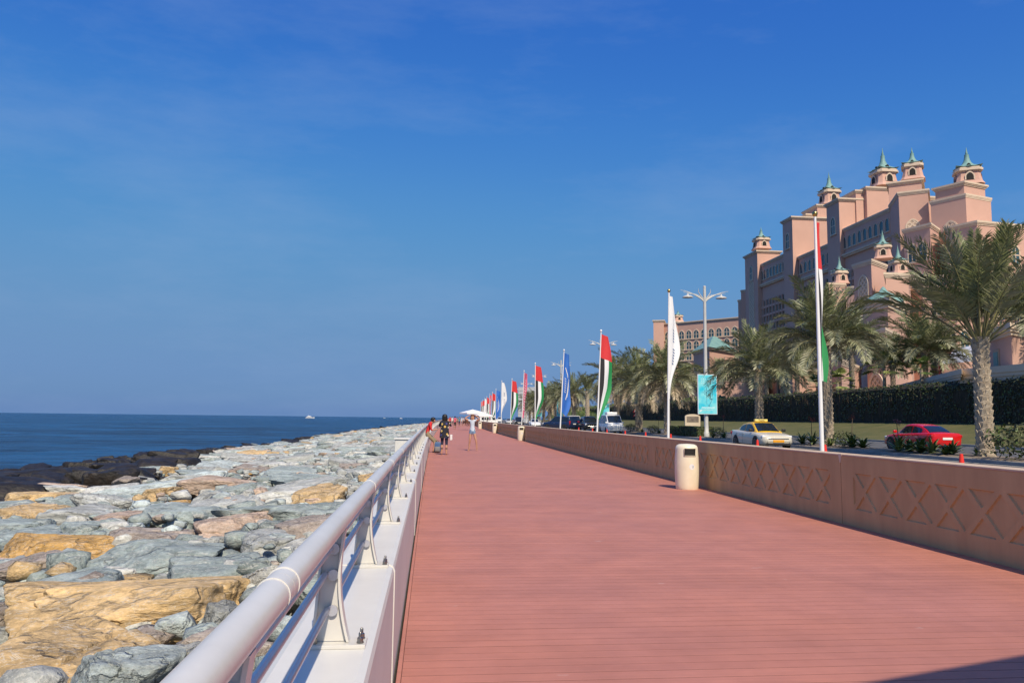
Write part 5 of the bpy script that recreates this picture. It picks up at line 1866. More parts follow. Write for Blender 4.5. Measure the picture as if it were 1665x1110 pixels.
# projecting end towers
def tower(px_c, px_f, Xs, depth, y_top, cor=1.1, lat=None):
    d = ray(px_c, 600); y0 = Xs / d.x * d.y
    d = ray(px_f, 600); y1 = Xs / d.x * d.y
    zt = Z_at(px_c, y_top, y0)
    poly = [(Xs, y0), (Xs + depth, y0), (Xs + depth, y1), (Xs, y1)]
    o = block(hotel, poly, 1.8, zt, 'tower', cor)
    on_wall(W_BIG, hotel, (Xs, y1), (Xs, y0), 0.5, zt - 12.5, 0.0, 'window', 1.1)
    return y0, y1, zt
t2 = tower(1372.5, 1351.5, HC - 1.6, 20, 323.5)
t1 = tower(1294, 1278, HC - 2.2, 16, 353)
t0 = tower(1235, 1214.5, HC - 2.0, 11, 408)
on_wall(W_LATT, hotel, (HC - 2.0, t0[1]), (HC - 2.0, t0[0]), 0.5, t0[2] - 47, 0.0)
# set-back masses carrying the spires
def mass(px0, px1, Y, y_top, depth, lit=True, cor=0.9, z0=1.8, name='tower'):
    a = X_at(px0, Y); b = X_at(px1, Y)
    zt = Z_at((px0 + px1) / 2, y_top, Y)
    return block(hotel, [(a, Y), (b, Y), (b, Y + depth), (a, Y + depth)], z0, zt, name, cor), zt
mass(1401, 1462, 262.5, 312, 14)
mass(1419, 1457, 260.8, 306, 12)
mass(1336, 1372, 301.0, 334.5, 12)
mass(1318, 1366, 303.0, 350, 12)
cup_px(hotel, 1437, 267, 241, 279, 306, 40)
cup_px(hotel, 1349, 306, 280, 311, 335, 33)
cup_px(hotel, 1238, 342, 369, 388.5, 406, 27)
# central pavilion, turned towards the camera
A, B, Cn, Dn = (144.4, 221.0), (151.0, 216.3), (165.5, 236.5), (150.2, 234.9)
z3 = Z_at(1500, 312.5, 219)
block(hotel, [A, B, Cn, Dn], 1.8, z3, 'tower', 0.6)
on_wall(W_LAT, hotel, A, B, 0.45, z3 - 17.5, 0.0, 'window', 0.72)
E1, E2 = (150.9, 236.2), (158.8, 230.5)
E3 = (E2[0] + 7.5, E2[1] + 10.5); E4 = (E1[0] + 7.5, E1[1] + 10.5)
z4 = Z_at(1485, 297, 234)
block(hotel, [E1, E2, E3, E4], 40, z4, 'tower', 1.0)
cup_px(hotel, 1484.5, 239, 240, 269, 295, 36, R(-35))
# recessed bright wall between the two turned towers
a0, b0 = X_at(1516, 226), X_at(1562, 226)
z5 = Z_at(1540, 322, 226)
block(hotel, [(a0, 226), (b0, 226), (b0, 240), (a0, 240)], 1.8, z5, 'wing', 0.7)
for k in range(4):
    on_wall(W_BIG, hotel, (a0, 226), (b0, 226), 0.52, z5 - 8.6 - 6.4 * k, 0.0, 'window', 0.8)
M_, L_, R_ = (154.5, 205.0), (150.7, 212.5), (163.3, 207.8)
K_ = (L_[0] + R_[0] - M_[0], L_[1] + R_[1] - M_[1])
z6 = Z_at(1586, 297, 205)
block(hotel, [M_, R_, K_, L_], 30, z6, 'tower', 0.9)
g2 = grow([M_, R_, K_, L_], 0.9)
z7 = Z_at(1586, 316.5, 204)
block(hotel, g2, 1.8, z7, 'tower', 0.35)
on_wall(W_LAT, hotel, g2[3], g2[0], 0.55, z7 - 16.5, 0.0, 'window', 0.78)
cup_px(hotel, 1574, 211, 240, 276.5, 304, 44, R(-27))
# stepped podium below
def poly_px(pts): return [(X_at(px, Y), Y) for px, Y in pts]
pod = poly_px([(1478, 207), (1522, 199), (1536, 205), (1540, 236), (1500, 236)])
zp1 = Z_at(1500, 370, 203)
block(hotel, pod, 1.8, zp1, 'podium', 0.7)
pod2 = poly_px([(1548, 196), (1600, 188), (1720, 192), (1720, 226), (1548, 226)])
zp2 = Z_at(1600, 364, 190)
block(hotel, pod2, 1.8, zp2, 'podium', 0.7)
for t in (0.3, 0.7):
    on_wall(W_BIG, hotel, pod[0], pod[1], t, zp1 - 10, 0.0, 'window', 0.9)
for k in range(5):
    for r_ in range(3):
        on_wall(W_BIG, hotel, pod2[1], pod2[2], (k + 0.5) / 5, zp2 - 11 - 8.5 * r_, 0.0, 'window', 0.9)
for k in range(2):
    for r_ in range(3):
        on_wall(W_BIG, hotel, pod2[0], pod2[1], (k + 0.5) / 2, zp2 - 11 - 8.5 * r_, 0.0, 'window', 0.9)
pod3 = poly_px([(1380, 190), (1560, 168), (1740, 170), (1740, 200), (1400, 232)])
zp3 = Z_at(1560, 452, 172)
block(hotel, pod3, 1.8, zp3, 'podium', 0.8)
for k in range(9):
    for r_ in range(2):
        on_wall(W_BIG, hotel, pod3[0], pod3[1], (k + 0.5) / 9, zp3 - 9.5 - 8.5 * r_, 0.0, 'window', 0.8)
for k in range(9):
    for r_ in range(2):
        on_wall(W_BIG, hotel, pod3[1], pod3[2], (k + 0.5) / 9, zp3 - 9.5 - 8.5 * r_, 0.0, 'window', 0.8)

# ---- gatehouse in front of the hotel with three smaller spires and a copper dome
gate = tag(empty('gatehouse', (100, 150, 1.8)), 'lower salmon pink gatehouse with three small green spires in front of the hotel', 'gatehouse')
def gx(px, Y): return X_at(px, Y)
f1 = [(gx(1393, 156), 156), (gx(1422.5, 150), 150), (gx(1447, 155), 155), (gx(1424, 164), 164)]
zf1 = Z_at(1422, 425, 151)
block(gate, f1, 1.8, zf1, 'tower', 0.45, ch=0.8)
on_wall(window_mesh(2.6, 6.2, 0.4, lattice=True, gl='trimgrey', sill=False), gate, f1[0], f1[1], 0.55, zf1 - 9.4)
cup_px(gate, 1436, 157, 374, 400, 422, 29, R(-30))
f2 = [(gx(1445.5, 140), 140), (gx(1483, 140), 140), (gx(1487, 150), 150), (gx(1448, 150), 150)]
zf2 = Z_at(1465, 446, 140)
block(gate, f2, 1.8, zf2, 'tower', 0.45, ch=0.8)
on_wall(window_mesh(1.9, 2.9, 0.3), gate, f2[0], f2[1], 0.53, zf2 - 7.2)
cup_px(gate, 1461, 144.5, 398, 425, 446, 27)
f3 = [(gx(1352, 165), 165), (gx(1378, 165), 165), (gx(1380, 174), 174), (gx(1355, 174), 174)]
block(gate, f3, 1.8, Z_at(1365, 462, 165), 'tower', 0.4, ch=0.7)
cup_px(gate, 1365.5, 169, 416, 441.5, 462, 25)
# body of the gatehouse
f4 = [(gx(1340, 176), 176), (gx(1418, 140), 140), (gx(1470, 150), 150), (gx(1420, 185), 185)]
block(gate, f4, 1.8, Z_at(1418, 488, 140), 'hall', 0.5, ch=0.9)
f5 = [(gx(1404, 132), 132), (gx(1447, 124), 124), (gx(1476, 133), 133), (gx(1436, 142), 142)]
zf5 = Z_at(1447, 486, 124)
block(gate, f5, 1.8, zf5, 'porch', 0.9, ch=1.5)
cx5, cy5 = sum(p[0] for p in f5) / 4, sum(p[1] for p in f5) / 4
MB().lathe([(3.4, 0), (3.2, 0.9), (2.6, 1.5), (1.6, 2.1), (0.7, 2.7), (0.35, 3.3), (0.05, 3.6)], 18, T=Matrix.Translation((cx5 - 100, cy5 - 150, zf5 - 1.8 + 0.2))).build('dome', MT['verdigris'], gate, True, 50)
on_wall(window_mesh(2.8, 5.5, 0.5, lattice=True, gl='trimgrey', sill=False), gate, f5[0], f5[1], 0.45, 5.0)
f6 = [(gx(1470, 150), 150), (gx(1505, 145), 145), (gx(1520, 152), 152), (gx(1490, 165), 165)]
block(gate, f6, 1.8, Z_at(1490, 470, 147), 'hall', 0.5, ch=0.9)
f7 = [(gx(1410, 118), 118), (gx(1440, 114), 114), (gx(1462, 122), 122), (gx(1430, 130), 130)]
block(gate, f7, 1.8, Z_at(1440, 535, 114), 'porch', 0.4, ch=0.8)
on_wall(window_mesh(2.2, 4.2, 0.5, lattice=True, gl='trimgrey', sill=False), gate, f7[0], f7[1], 0.5, 4.6)

# ---- low pink garden buildings behind the hedge
def low_house(name, pts, y_top, label, wins=(), cor=0.35, m='salmon'):
    poly = [(X_at(px, Y), Y) for px, Y in pts]
    e = tag(empty(name, (sum(p[0] for p in poly) / len(poly), sum(p[1] for p in poly) / len(poly), 1.6)), label, 'building')
    zt = Z_at(pts[1][0], y_top, pts[1][1])
    block(e, poly, 1.6, zt, 'wall', cor, m, ch=0.7)
    for i, t, z, s in wins:
        on_wall(W_TOP, e, poly[i], poly[i+1], t, z, 0.0, 'window', s)
    return e, poly, zt
low_house('garden_house', [(1179, 120), (1242, 117), (1262, 128), (1195, 134)], 612, 'plain pink garden building right of the anchor banner')
low_house('garden_house', [(1245, 122), (1288, 108), (1332, 112), (1300, 134)], 600, 'pink garden building with a window behind the taxi palm', [(0, .55, 5.2, .75)])
low_house('garden_house', [(1286, 132), (1330, 112), (1368, 106), (1400, 122)], 590, 'pink building left of the nearest flag pole', [(0, .5, 5.0, .8), (1, .4, 5.0, .8)])
low_house('garden_house', [(1060, 168), (1150, 150), (1184, 158), (1100, 184)], 622, 'low pink building with cream cornice left of the anchor banner', [(0, .3, 3.8, .7), (0, .6, 3.8, .7)], 0.7)
low_house('garden_house', [(1020, 190), (1062, 176), (1082, 186), (1040, 204)], 634, 'low pink building left of the white flag', [(0, .4, 3.4, .6)], 0.6)
e, poly, zt = low_house('entrance_pavilion', [(1128, 250), (1154, 232), (1196, 246), (1166, 268)], 566, 'pavilion with pale green pyramid roof behind the lamp banner', [(0, .5, 14, 1.2)], 0.9)
q = grow(poly, 1.0)
cxp, cyp = sum(p[0] for p in q) / 4, sum(p[1] for p in q) / 4
rb = MB()
rb.add([(p[0], p[1], zt + .26) for p in q] + [(cxp + (p[0] - cxp) * .12, cyp + (p[1] - cyp) * .12, zt + 5.5) for p in q], [(0, 1, 5, 4), (1, 2, 6, 5), (2, 3, 7, 6), (3, 0, 4, 7), (4, 5, 6, 7), (3, 2, 1, 0)])
rb.build('roof', MT['verdigris'], e, world=True)
# right edge: service building and cream coping wall
e, poly, zt = low_house('service_building', [(1590, 66), (1647, 57), (1720, 62), (1690, 74)], 531, 'brown pink building with grey door at the right edge', [], 0.45)
p0 = e.matrix_basis.translation
dm = MB().box((-0.55, -0.12, 0), (0.55, 0.03, 2.4)).box((-0.75, -0.06, -0.15), (0.75, 0.02, 2.65), 1).mesh('door', [MT['verdigris'], MT['trimgrey']])
on_wall(dm, e, poly[0], poly[1], 0.60, 5.2, 0.03, 'door')
cw = tag(empty('garden_wall', (60, 75, 1.6)), 'long garden wall with cream coping above the hedge at the right', 'wall')
block(cw, [(X_at(1430, 100), 100), (X_at(1560, 60), 60), (X_at(1562, 62), 62), (X_at(1436, 104), 104)], 1.6, Z_at(1560, 606, 60), 'wall', 0.3, 'salmon', 0.6)
block(cw, [(X_at(1561, 60), 60), (X_at(1720, 50), 50), (X_at(1722, 52), 52), (X_at(1566, 62.5), 62.5)], 1.6, Z_at(1640, 598, 54), 'wall', 0.3, 'cream', 0.9)
cn = tag(empty('canopy_tent', (75, 76, 1.6)), 'white fabric canopy between the twin palms and the right edge', 'canopy')
c0, c1, c2 = atY(1528, 592, 84), atY(1594, 586, 74), atY(1590, 556, 80)
mb = MB()
mb.add([c0, c1, atY(1592, 560, 79), atY(1555, 566, 86)], [(0, 1, 2, 3)]); mb.add([c1, atY(1640, 560, 78), atY(1650, 532, 84), atY(1592, 560, 79)], [(0, 1, 2, 3)])
mb.build('fabric', MT['canvas'], cn, world=True)
for p in (c0, c1):
    MB().tube([(p.x, p.y, 1.6), tuple(p)], 0.12, 8).build('post', MT['red'], cn, world=True)

# ---- far hotel wing at the left
fw_ = tag(empty('hotel_wing', (150, 425, 1.8)), 'far pink hotel wing with a row of arched windows left of the palace', 'hotel')
pa, pb_ = (X_at(1066, 447), 447), (X_at(1203, 405), 405)
zw = Z_at(1140, 522, 425)
dirw = (V2(pb_) - V2(pa)).normalized(); nw = Vector((-dirw.y, dirw.x))
bk2 = [(pb_[0] + nw.x * 20, pb_[1] + nw.y * 20), (pa[0] + nw.x * 20, pa[1] + nw.y * 20)]
block(fw_, [pa, pb_, *bk2], 1.8, zw, 'wing', 0.9)
W_FAR = window_mesh(3.2, 4.6, 0.55)
for k in range(11):
    for r_ in range(4):
        on_wall(W_FAR, fw_, pa, pb_, (k + 0.75) / 11.3, zw - 10.0 - 6.2 * r_)
block(fw_, [(X_at(1063, 442), 442), (X_at(1080, 440), 440), (X_at(1082, 452), 452), (X_at(1065, 455), 455)], 1.8, Z_at(1071, 521, 441), 'tower', 0.8)
block(fw_, [(X_at(1094, 436), 436), (X_at(1111, 434), 434), (X_at(1113, 446), 446), (X_at(1096, 448), 448)], 1.8, Z_at(1102, 523, 435), 'tower', 0.8)
cup_px(fw_, 1102.5, 440, 503, 513, 523, 16)
block(fw_, [(X_at(1202, 372), 372), (X_at(1209, 370), 370), (X_at(1212, 384), 384), (X_at(1205, 386), 386)], 1.8, Z_at(1206, 488, 371), 'tower', 0.5)
block(fw_, [(X_at(1207, 362), 362), (X_at(1216, 360), 360), (X_at(1222, 384), 384), (X_at(1212, 386), 386)], 1.8, Z_at(1211, 472, 361), 'tower', 0.4)

# ---- pale block building far down the road
pbd = tag(empty('far_building', (70, 330, 0)), 'pale grey boxy building far away behind the magenta flag', 'building')
pl = [(X_at(843, 330), 330), (X_at(872, 326), 326), (X_at(880, 350), 350), (X_at(850, 354), 354)]
MB().prism(pl, 0, Z_at(855, 629, 328)).build('wall', MT['palegrey'], pbd, world=True)
sl = MB().box((-0.5, -0.12, -0.10), (0.5, 0.0, 0.10)).mesh('louvre', MT['lamp'])
for k in range(9):
    z = 2.0 + k * 1.45
    o = on_wall(sl, pbd, pl[0], pl[1], 0.5, z, 0.0, 'louvre')
    o.scale = ((V2(pl[1]) - V2(pl[0])).length, 1, 1)

# ================================================================== VEHICLES
MT['tyre'] = mat('tyre_rubber', (0.018, 0.018, 0.019), 0.85)
MT['rim'] = mat('alloy_rim', (0.55, 0.56, 0.58), 0.3, metal=0.9)
MT['carglass'] = mat('car_glass', (0.012, 0.018, 0.026), 0.06, spec=0.8)
MT['headlight'] = mat('headlight_lens', (0.70, 0.74, 0.80), 0.08, spec=0.8)
MT['taillight'] = mat('taillight_lens', (0.42, 0.012, 0.012), 0.12, spec=0.7)
MT['trimblack'] = mat('black_plastic', (0.02, 0.02, 0.021), 0.5)
MT['chrome'] = mat('chrome', (0.75, 0.75, 0.76), 0.12, metal=1.0)
MT['plate_w'] = mat('plate_white', (0.78, 0.78, 0.76), 0.5)
MT['plate_y'] = mat('plate_orange', (0.80, 0.36, 0.02), 0.5)
def paint(name, c, rough=0.22): return mat(name, c, rough, spec=0.5, coat=0.5)
P_RED, P_SAND, P_YEL = paint('paint_red', (0.60, 0.008, 0.008)), paint('paint_sand', (0.62, 0.58, 0.48)), paint('paint_yellow', (0.80, 0.48, 0.015))
P_WHITE, P_NAVY, P_SILV, P_DARK = paint('paint_white', (0.74, 0.75, 0.76)), paint('paint_navy', (0.012, 0.022, 0.065)), paint('paint_silver', (0.45, 0.46, 0.48)), paint('paint_dark', (0.02, 0.022, 0.026))
def wheel_meshes(r=0.325, w=0.205):
    T = Matrix.Rotation(R(90), 4, 'Y')
    ty = MB(); ty.lathe([(r * .66, -w/2), (r * .93, -w/2), (r * .985, -w * .38), (r, -w * .2), (r, w * .2), (r * .985, w * .38), (r * .93, w/2), (r * .66, w/2)], 28, T=T, cap=False)
    rm = MB()
    rm.lathe([(r * .67, -w * .48), (r * .67, w * .48), (r * .60, w * .40), (r * .58, -w * .1)], 28, T=T, cap=False)
    rm.lathe([(0.01, w * .38), (r * .14, w * .36), (r * .14, w * .1), (0.01, w * .1)], 14, T=T, cap=False)
    for k in range(5):
        a = k * 2 * math.pi / 5
        q = Matrix.Rotation(a, 4, 'X')
        rm.box((w * .14, -0.028, r * .10), (w * .36, 0.028, r * .63), T=q)
        
    dk = MB(); dk.lathe([(0.01, w * .02), (r * .62, w * .02), (r * .62, -w * .02), (0.01, -w * .02)], 20, T=T, cap=False)
    return ty.mesh('tyre', MT['tyre'], True, 50), rm.mesh('rim', MT['rim'], True, 40), dk.mesh('brake_disc', MT['trimblack'])
WHEEL = {}
SEDAN = dict(L=4.50, W=1.80, wr=0.325, axles=(-1.33, 1.36),
    st=[(-1.00,.74,.82,.40),(-.985,.86,.93,.30),(-.94,.935,.965,.25),(-.78,.985,.965,.20),(-.45,1,.945,.185),(0,1,.91,.18),(.32,1,.89,.18),(.55,.99,.855,.185),(.80,.965,.775,.20),(.92,.91,.705,.23),(.975,.82,.64,.28),(1.0,.68,.57,.36)],
    cab=[(-1.78,.70,.66,.945),(-1.35,.715,.60,1.17),(-.95,.73,.565,1.335),(-.5,.74,.555,1.405),(0.0,.745,.56,1.42),(.32,.74,.565,1.385),(.65,.73,.61,1.18),(1.12,.71,.66,.89)], belt=0.90,
    sides=[(-1.18,-.40),(-.33,.80)], wind=(.36,1.05), rear=(-1.02,-1.70), hl=(.60,2.06,.665,.22,.07), tl=(.66,-2.19,.80,.20,.085))
VAN = dict(L=4.75, W=1.70, wr=0.32, axles=(-1.45, 1.35),
    st=[(-1.0,.90,1.06,.35),(-.985,.97,1.08,.28),(-.9,1,1.08,.24),(-.5,1,1.08,.22),(0,1,1.08,.22),(.5,1,1.07,.22),(.80,.99,1.04,.22),(.93,.95,1.00,.24),(.985,.88,.92,.28),(1.0,.78,.80,.36)],
    cab=[(-2.34,.78,.70,1.86),(-2.2,.82,.74,1.95),(-1.0,.83,.75,1.975),(0.0,.83,.75,1.98),(.9,.83,.745,1.96),(1.25,.82,.74,1.90),(1.7,.80,.76,1.50),(2.18,.78,.76,1.06)], belt=1.06,
    sides=[(-2.05,-.9),(-.82,.25),(.33,1.62)], wind=(1.30,2.08), rear=(-2.2,-2.345), hl=(.62,2.31,.82,.22,.12), tl=(.74,-2.36,.95,.08,.28))
SUV = dict(L=4.9, W=1.9, wr=0.38, axles=(-1.45, 1.45),
    st=[(-1.0,.90,1.00,.45),(-.98,.97,1.08,.36),(-.9,1,1.10,.32),(-.5,1,1.10,.30),(0,1,1.10,.30),(.35,1,1.10,.30),(.6,1,1.08,.30),(.85,.98,1.03,.32),(.95,.93,.98,.36),(1.0,.80,.86,.45)],
    cab=[(-2.30,.84,.72,1.40),(-2.1,.85,.70,1.74),(-1.0,.86,.69,1.82),(0.0,.86,.69,1.83),(.3,.85,.69,1.78),(.75,.84,.73,1.48),(1.15,.82,.78,1.10)], belt=1.08,
    sides=[(-2.0,-1.0),(-.92,-.1),(-.02,.78)], wind=(.36,1.08), rear=(-2.12,-2.30), hl=(.68,2.34,.85,.22,.12), tl=(.82,-2.42,.98,.10,.26))
def car(cfg, loc, rz, paint_m, label, roof=None, plate='plate_w', taxi=False, name='parked_car', cat='car', detail=True, group=None, box=False):
    L, W = cfg['L'], cfg['W']
    root = tag(empty(name, loc, rz), label, cat, group)
    mb = MB()
    hw = W / 2
    st = cfg['st']
    secs = []
    for yf, wf, zt, zb in st:
        w = hw * wf; y = yf * L / 2
        zm = zb + (zt - zb) * .52
        half = [(w * .82, zb), (w * .965, zb + .07), (w * .995, zb + (zm - zb) * .7), (w, zm), (w * .99, zt - .16), (w * .955, zt - .05), (w * .88, zt), (w * .5, zt + .022)]
        ring = half + [(0, zt + .03)] + [(-x, z) for x, z in half[::-1]] + [(0, zb)]
        secs.append([(x, y, z) for x, z in ring])
    n = len(secs[0])
    v = [p for s in secs for p in s]
    f = [(i*n + k, i*n + (k+1) % n, (i+1)*n + (k+1) % n, (i+1)*n + k) for i in range(len(secs) - 1) for k in range(n)]
    f += [tuple(range(n)), tuple(len(v) - n + k for k in range(n))]
    mb.add(v, f)
    mb.build('body', paint_m, root, True, 42)
    # cabin
    cab = cfg['cab']; bz = cfg['belt']
    def sec(y):
        for a, b in zip(cab[:-1], cab[1:]):
            if a[0] <= y <= b[0]:
                t = (y - a[0]) / (b[0] - a[0])
                return [a[i] + (b[i] - a[i]) * t for i in range(1, 4)]
        return list(cab[0][1:]) if y < cab[0][0] else list(cab[-1][1:])
    cb = MB()
    ys = sorted(set([c[0] for c in cab] + [cab[0][0] + (cab[-1][0] - cab[0][0]) * k / 22 for k in range(23)]))
    S = []
    for y in ys:
        wb, wt, zt = sec(y)
        zt = max(zt, bz - 0.015)
        half = [(wb, bz - .06), (wb, min(bz, zt - .0)), (wt + (wb - wt) * .12, max(bz, zt - .09) if zt > bz + .1 else zt), (wt * .97, zt - .028), (wt * .80, zt), (wt * .4, zt + .014)]
        ring = half + [(0, zt + .02)] + [(-x, z) for x, z in half[::-1]]
        S.append([(x, y, z) for x, z in ring])
    n = len(S[0])
    v = [p for s in S for p in s]
    f = [(i*n + k, i*n + k + 1, (i+1)*n + k + 1, (i+1)*n + k) for i in range(len(S) - 1) for k in range(n - 1)]
    f += [tuple(range(n)), tuple(len(v) - n + k for k in range(n))]
    cb.add(v, f)
    cb.build('roof', roof or paint_m, root, True, 42)
    # side windows
    for s in (-1, 1):
        for y0, y1 in cfg['sides']:
            g = MB(); vv = []
            N = 8
            for k in range(N + 1):
                y = y0 + (y1 - y0) * k / N
                wb, wt, zt = sec(y)
                zhi = max(bz + .02, zt - .105)
                zlo = bz + .012
                fx = (zhi - bz) / max(.05, (zt - .09 - bz))
                xh = wb + (wt + (wb - wt) * .12 - wb) * min(1, fx)
                vv += [(s * (wb + .010), y, zlo), (s * (xh + .010), y, zhi)]
            g.add(vv, [(2*k, 2*k+1, 2*k+3, 2*k+2) for k in range(N)])
            g.build('side_window', MT['carglass'], root, True)
    def screen(y0, y1, nm, sgn):
        g = MB(); vv = []
        N, Mx = 6, 8
        for k in range(N + 1):
            y = y0 + (y1 - y0) * k / N
            wb, wt, zt = sec(y)
            for j in range(Mx + 1):
                x = (-1 + 2 * j / Mx) * wt * .90
                zz = zt + .018 * (1 - (j / Mx * 2 - 1) ** 2) - (.012 if abs(j / Mx * 2 - 1) > .95 else 0)
                vv.append((x, y + sgn * .012, zz + .012))
        g.add(vv, [(k*(Mx+1) + j, k*(Mx+1) + j+1, (k+1)*(Mx+1) + j+1, (k+1)*(Mx+1) + j) for k in range(N) for j in range(Mx)])
        g.build(nm, MT['carglass'], root, True)
    screen(*cfg['wind'], 'windscreen', 1)
    screen(*cfg['rear'], 'rear_window', -1)
    # wheels
    r = cfg['wr']
    if r not in WHEEL: WHEEL[r] = wheel_meshes(r)
    for ya in cfg['axles']:
        for s in (-1, 1):
            ar = MB(); ar.lathe([(0.02, 0), (r * 1.17, 0), (r * 1.19, -0.05)], 26, T=Matrix.Rotation(R(90), 4, 'Y') if s > 0 else Matrix.Rotation(R(-90), 4, 'Y'), cap=False)
            ar.v = [p for p in ar.v]
            ar.build('wheel_arch', MT['trimblack'], root, loc=(s * (hw + .003), ya, r * 1.02))
            w = empty('wheel', (s * (hw - .088), ya, r), 0 if s > 0 else math.pi, root)
            for nm, me in zip(('tyre', 'rim', 'brake_disc'), WHEEL[r]): link(nm, me, w)
    hx, hy, hz, hww, hh = cfg['hl']
    for s in (-1, 1):
        MB().box((s * hx - hww, hy - .16, hz - hh), (s * hx + hww, hy + .03, hz + hh), bev=.045 if hh > .06 else .03).build('headlight', MT['headlight'], root, True)
    tx, tyy, tz, tww, th = cfg['tl']
    for s in (-1, 1):
        MB().box((s * tx - tww, tyy - .02, tz - th), (s * tx + tww, tyy + .14, tz + th), bev=.03).build('taillight', MT['taillight'], root, True)
    zb = st[-1][3]
    MB().box((-.30, L/2 - .03, zb + .02), (.30, L/2 + .02, zb + .15)).build('number_plate', MT[plate], root)
    MB().box((-.27, -L/2 - .022, st[0][2] - .20), (.27, -L/2 + .03, st[0][2] - .08)).build('number_plate', MT[plate], root)
    MB().box((-hw * .62, L/2 - .06, zb + .18), (hw * .62, L/2 + .012, zb + .23), bev=.01).build('grille', MT['chrome'], root)
    MB().box((-hw * .70, L/2 - .10, zb - .10), (hw * .70, L/2 - .02, zb + .0)).build('air_intake', MT['trimblack'], root)
    MB().box((-hw * .80, -L/2 + .02, st[0][3] - .13), (hw * .80, -L/2 + .12, st[0][3] - .01), bev=.02).build('rear_valance', MT['trimblack'], root)
    if detail:
        my = cfg['wind'][1] - .18
        for s in (-1, 1):
            MB().box((s * (hw + .02) - .10, my - .06, bz + .02), (s * (hw + .02) + .10, my + .05, bz + .17), bev=.03).build('mirror', paint_m if not taxi else MT['trimblack'], root, True)
            for y0, y1 in cfg['sides'][-2:]:
                MB().box((s * hw * .985 - .012, y0 + .12, bz - .16), (s * hw * .985 + .022, y0 + .30, bz - .13)).build('door_handle', MT['chrome'] if not taxi else paint_m, root)
                yy = y0 - .03
                MB().box((s * hw * .997 - .004, yy - .004, .28), (s * hw * .997 + .0045, yy + .004, bz - .07)).build('door_gap', MT['trimblack'], root)
            MB().box((s * hw * .90 - .004, cfg['sides'][0][0], bz - .005), (s * hw * .90 + .004, cfg['sides'][-1][1], bz + .012)).build('window_trim', MT['chrome'], root)
    if taxi:
        t = empty('taxi_sign', (0, .05, 1.44), 0, root)
        MB().box((-.36, -.10, 0), (.36, .10, .14), bev=.03).build('sign_box', mat('taxi_box', (0.80, 0.66, 0.20), 0.4), t, True)
        cu = bpy.data.curves.new('t', 'FONT'); cu.body = 'TAXI'; cu.size = .16; cu.align_x = 'CENTER'; cu.extrude = .003
        ot = bpy.data.objects.new('t', cu); col.objects.link(ot)
        me = bpy.data.meshes.new_from_object(ot.evaluated_get(bpy.context.evaluated_depsgraph_get()))
        bpy.data.objects.remove(ot)
        me.materials.clear(); me.materials.append(MT['trimblack'])
        link('sign_lettering', me, t, (0, .105, .015), (R(90), 0, math.pi))
    if box:
        MB().box((-.55, -.55, 2.0), (.55, .75, 2.26), bev=.06).build('roof_box', paint_m, root, True)
    return root
def road_car(cfg, px, X, dirn, *a, **k):
    p = atX(px, 720, X)
    return car(cfg, (p.x, p.y, .048), (math.pi if dirn < 0 else 0) - math.atan(p.y / 4000), *a, **k)
road_car(SEDAN, 1497, 26.4, 1, P_RED, 'glossy red sedan seen from behind, driving away beyond the wall', name='sedan_car')
road_car(SEDAN, 1237, 17.9, -1, P_SAND, 'sand white taxi with yellow roof and roof sign, facing the camera', roof=P_YEL, plate='plate_y', taxi=True, name='taxi_car', cat='taxi')
road_car(VAN, 993, 18.2, -1, P_WHITE, 'white van with a box on its roof, facing the camera', name='delivery_van', cat='van', box=True)
road_car(VAN, 932, 18.6, -1, paint('paint_cream', (.66, .60, .48)), 'cream minibus behind the dark blue car', name='minibus', cat='minibus')
p = atX(911, 700, 15.6)
car(SUV, (p.x, p.y, .048), R(38), P_NAVY, 'dark navy blue car parked near the blue flag', name='parked_car')
road_car(SUV, 958, 18.4, -1, P_DARK, 'dark car half hidden behind the white van', name='parked_car')
road_car(SEDAN, 869, 15.8, -1, P_WHITE, 'white sedan facing the camera, left of the navy car', name='parked_car')
road_car(SUV, 843, 16.0, -1, P_DARK, 'dark vehicle behind the magenta flag', name='parked_car')
road_car(SEDAN, 827, 16.0, -1, P_SILV, 'silver car far down the road', name='parked_car')
road_car(VAN, 812, 16.4, -1, P_WHITE, 'far white van at the end of the flag row', name='parked_car', cat='van')

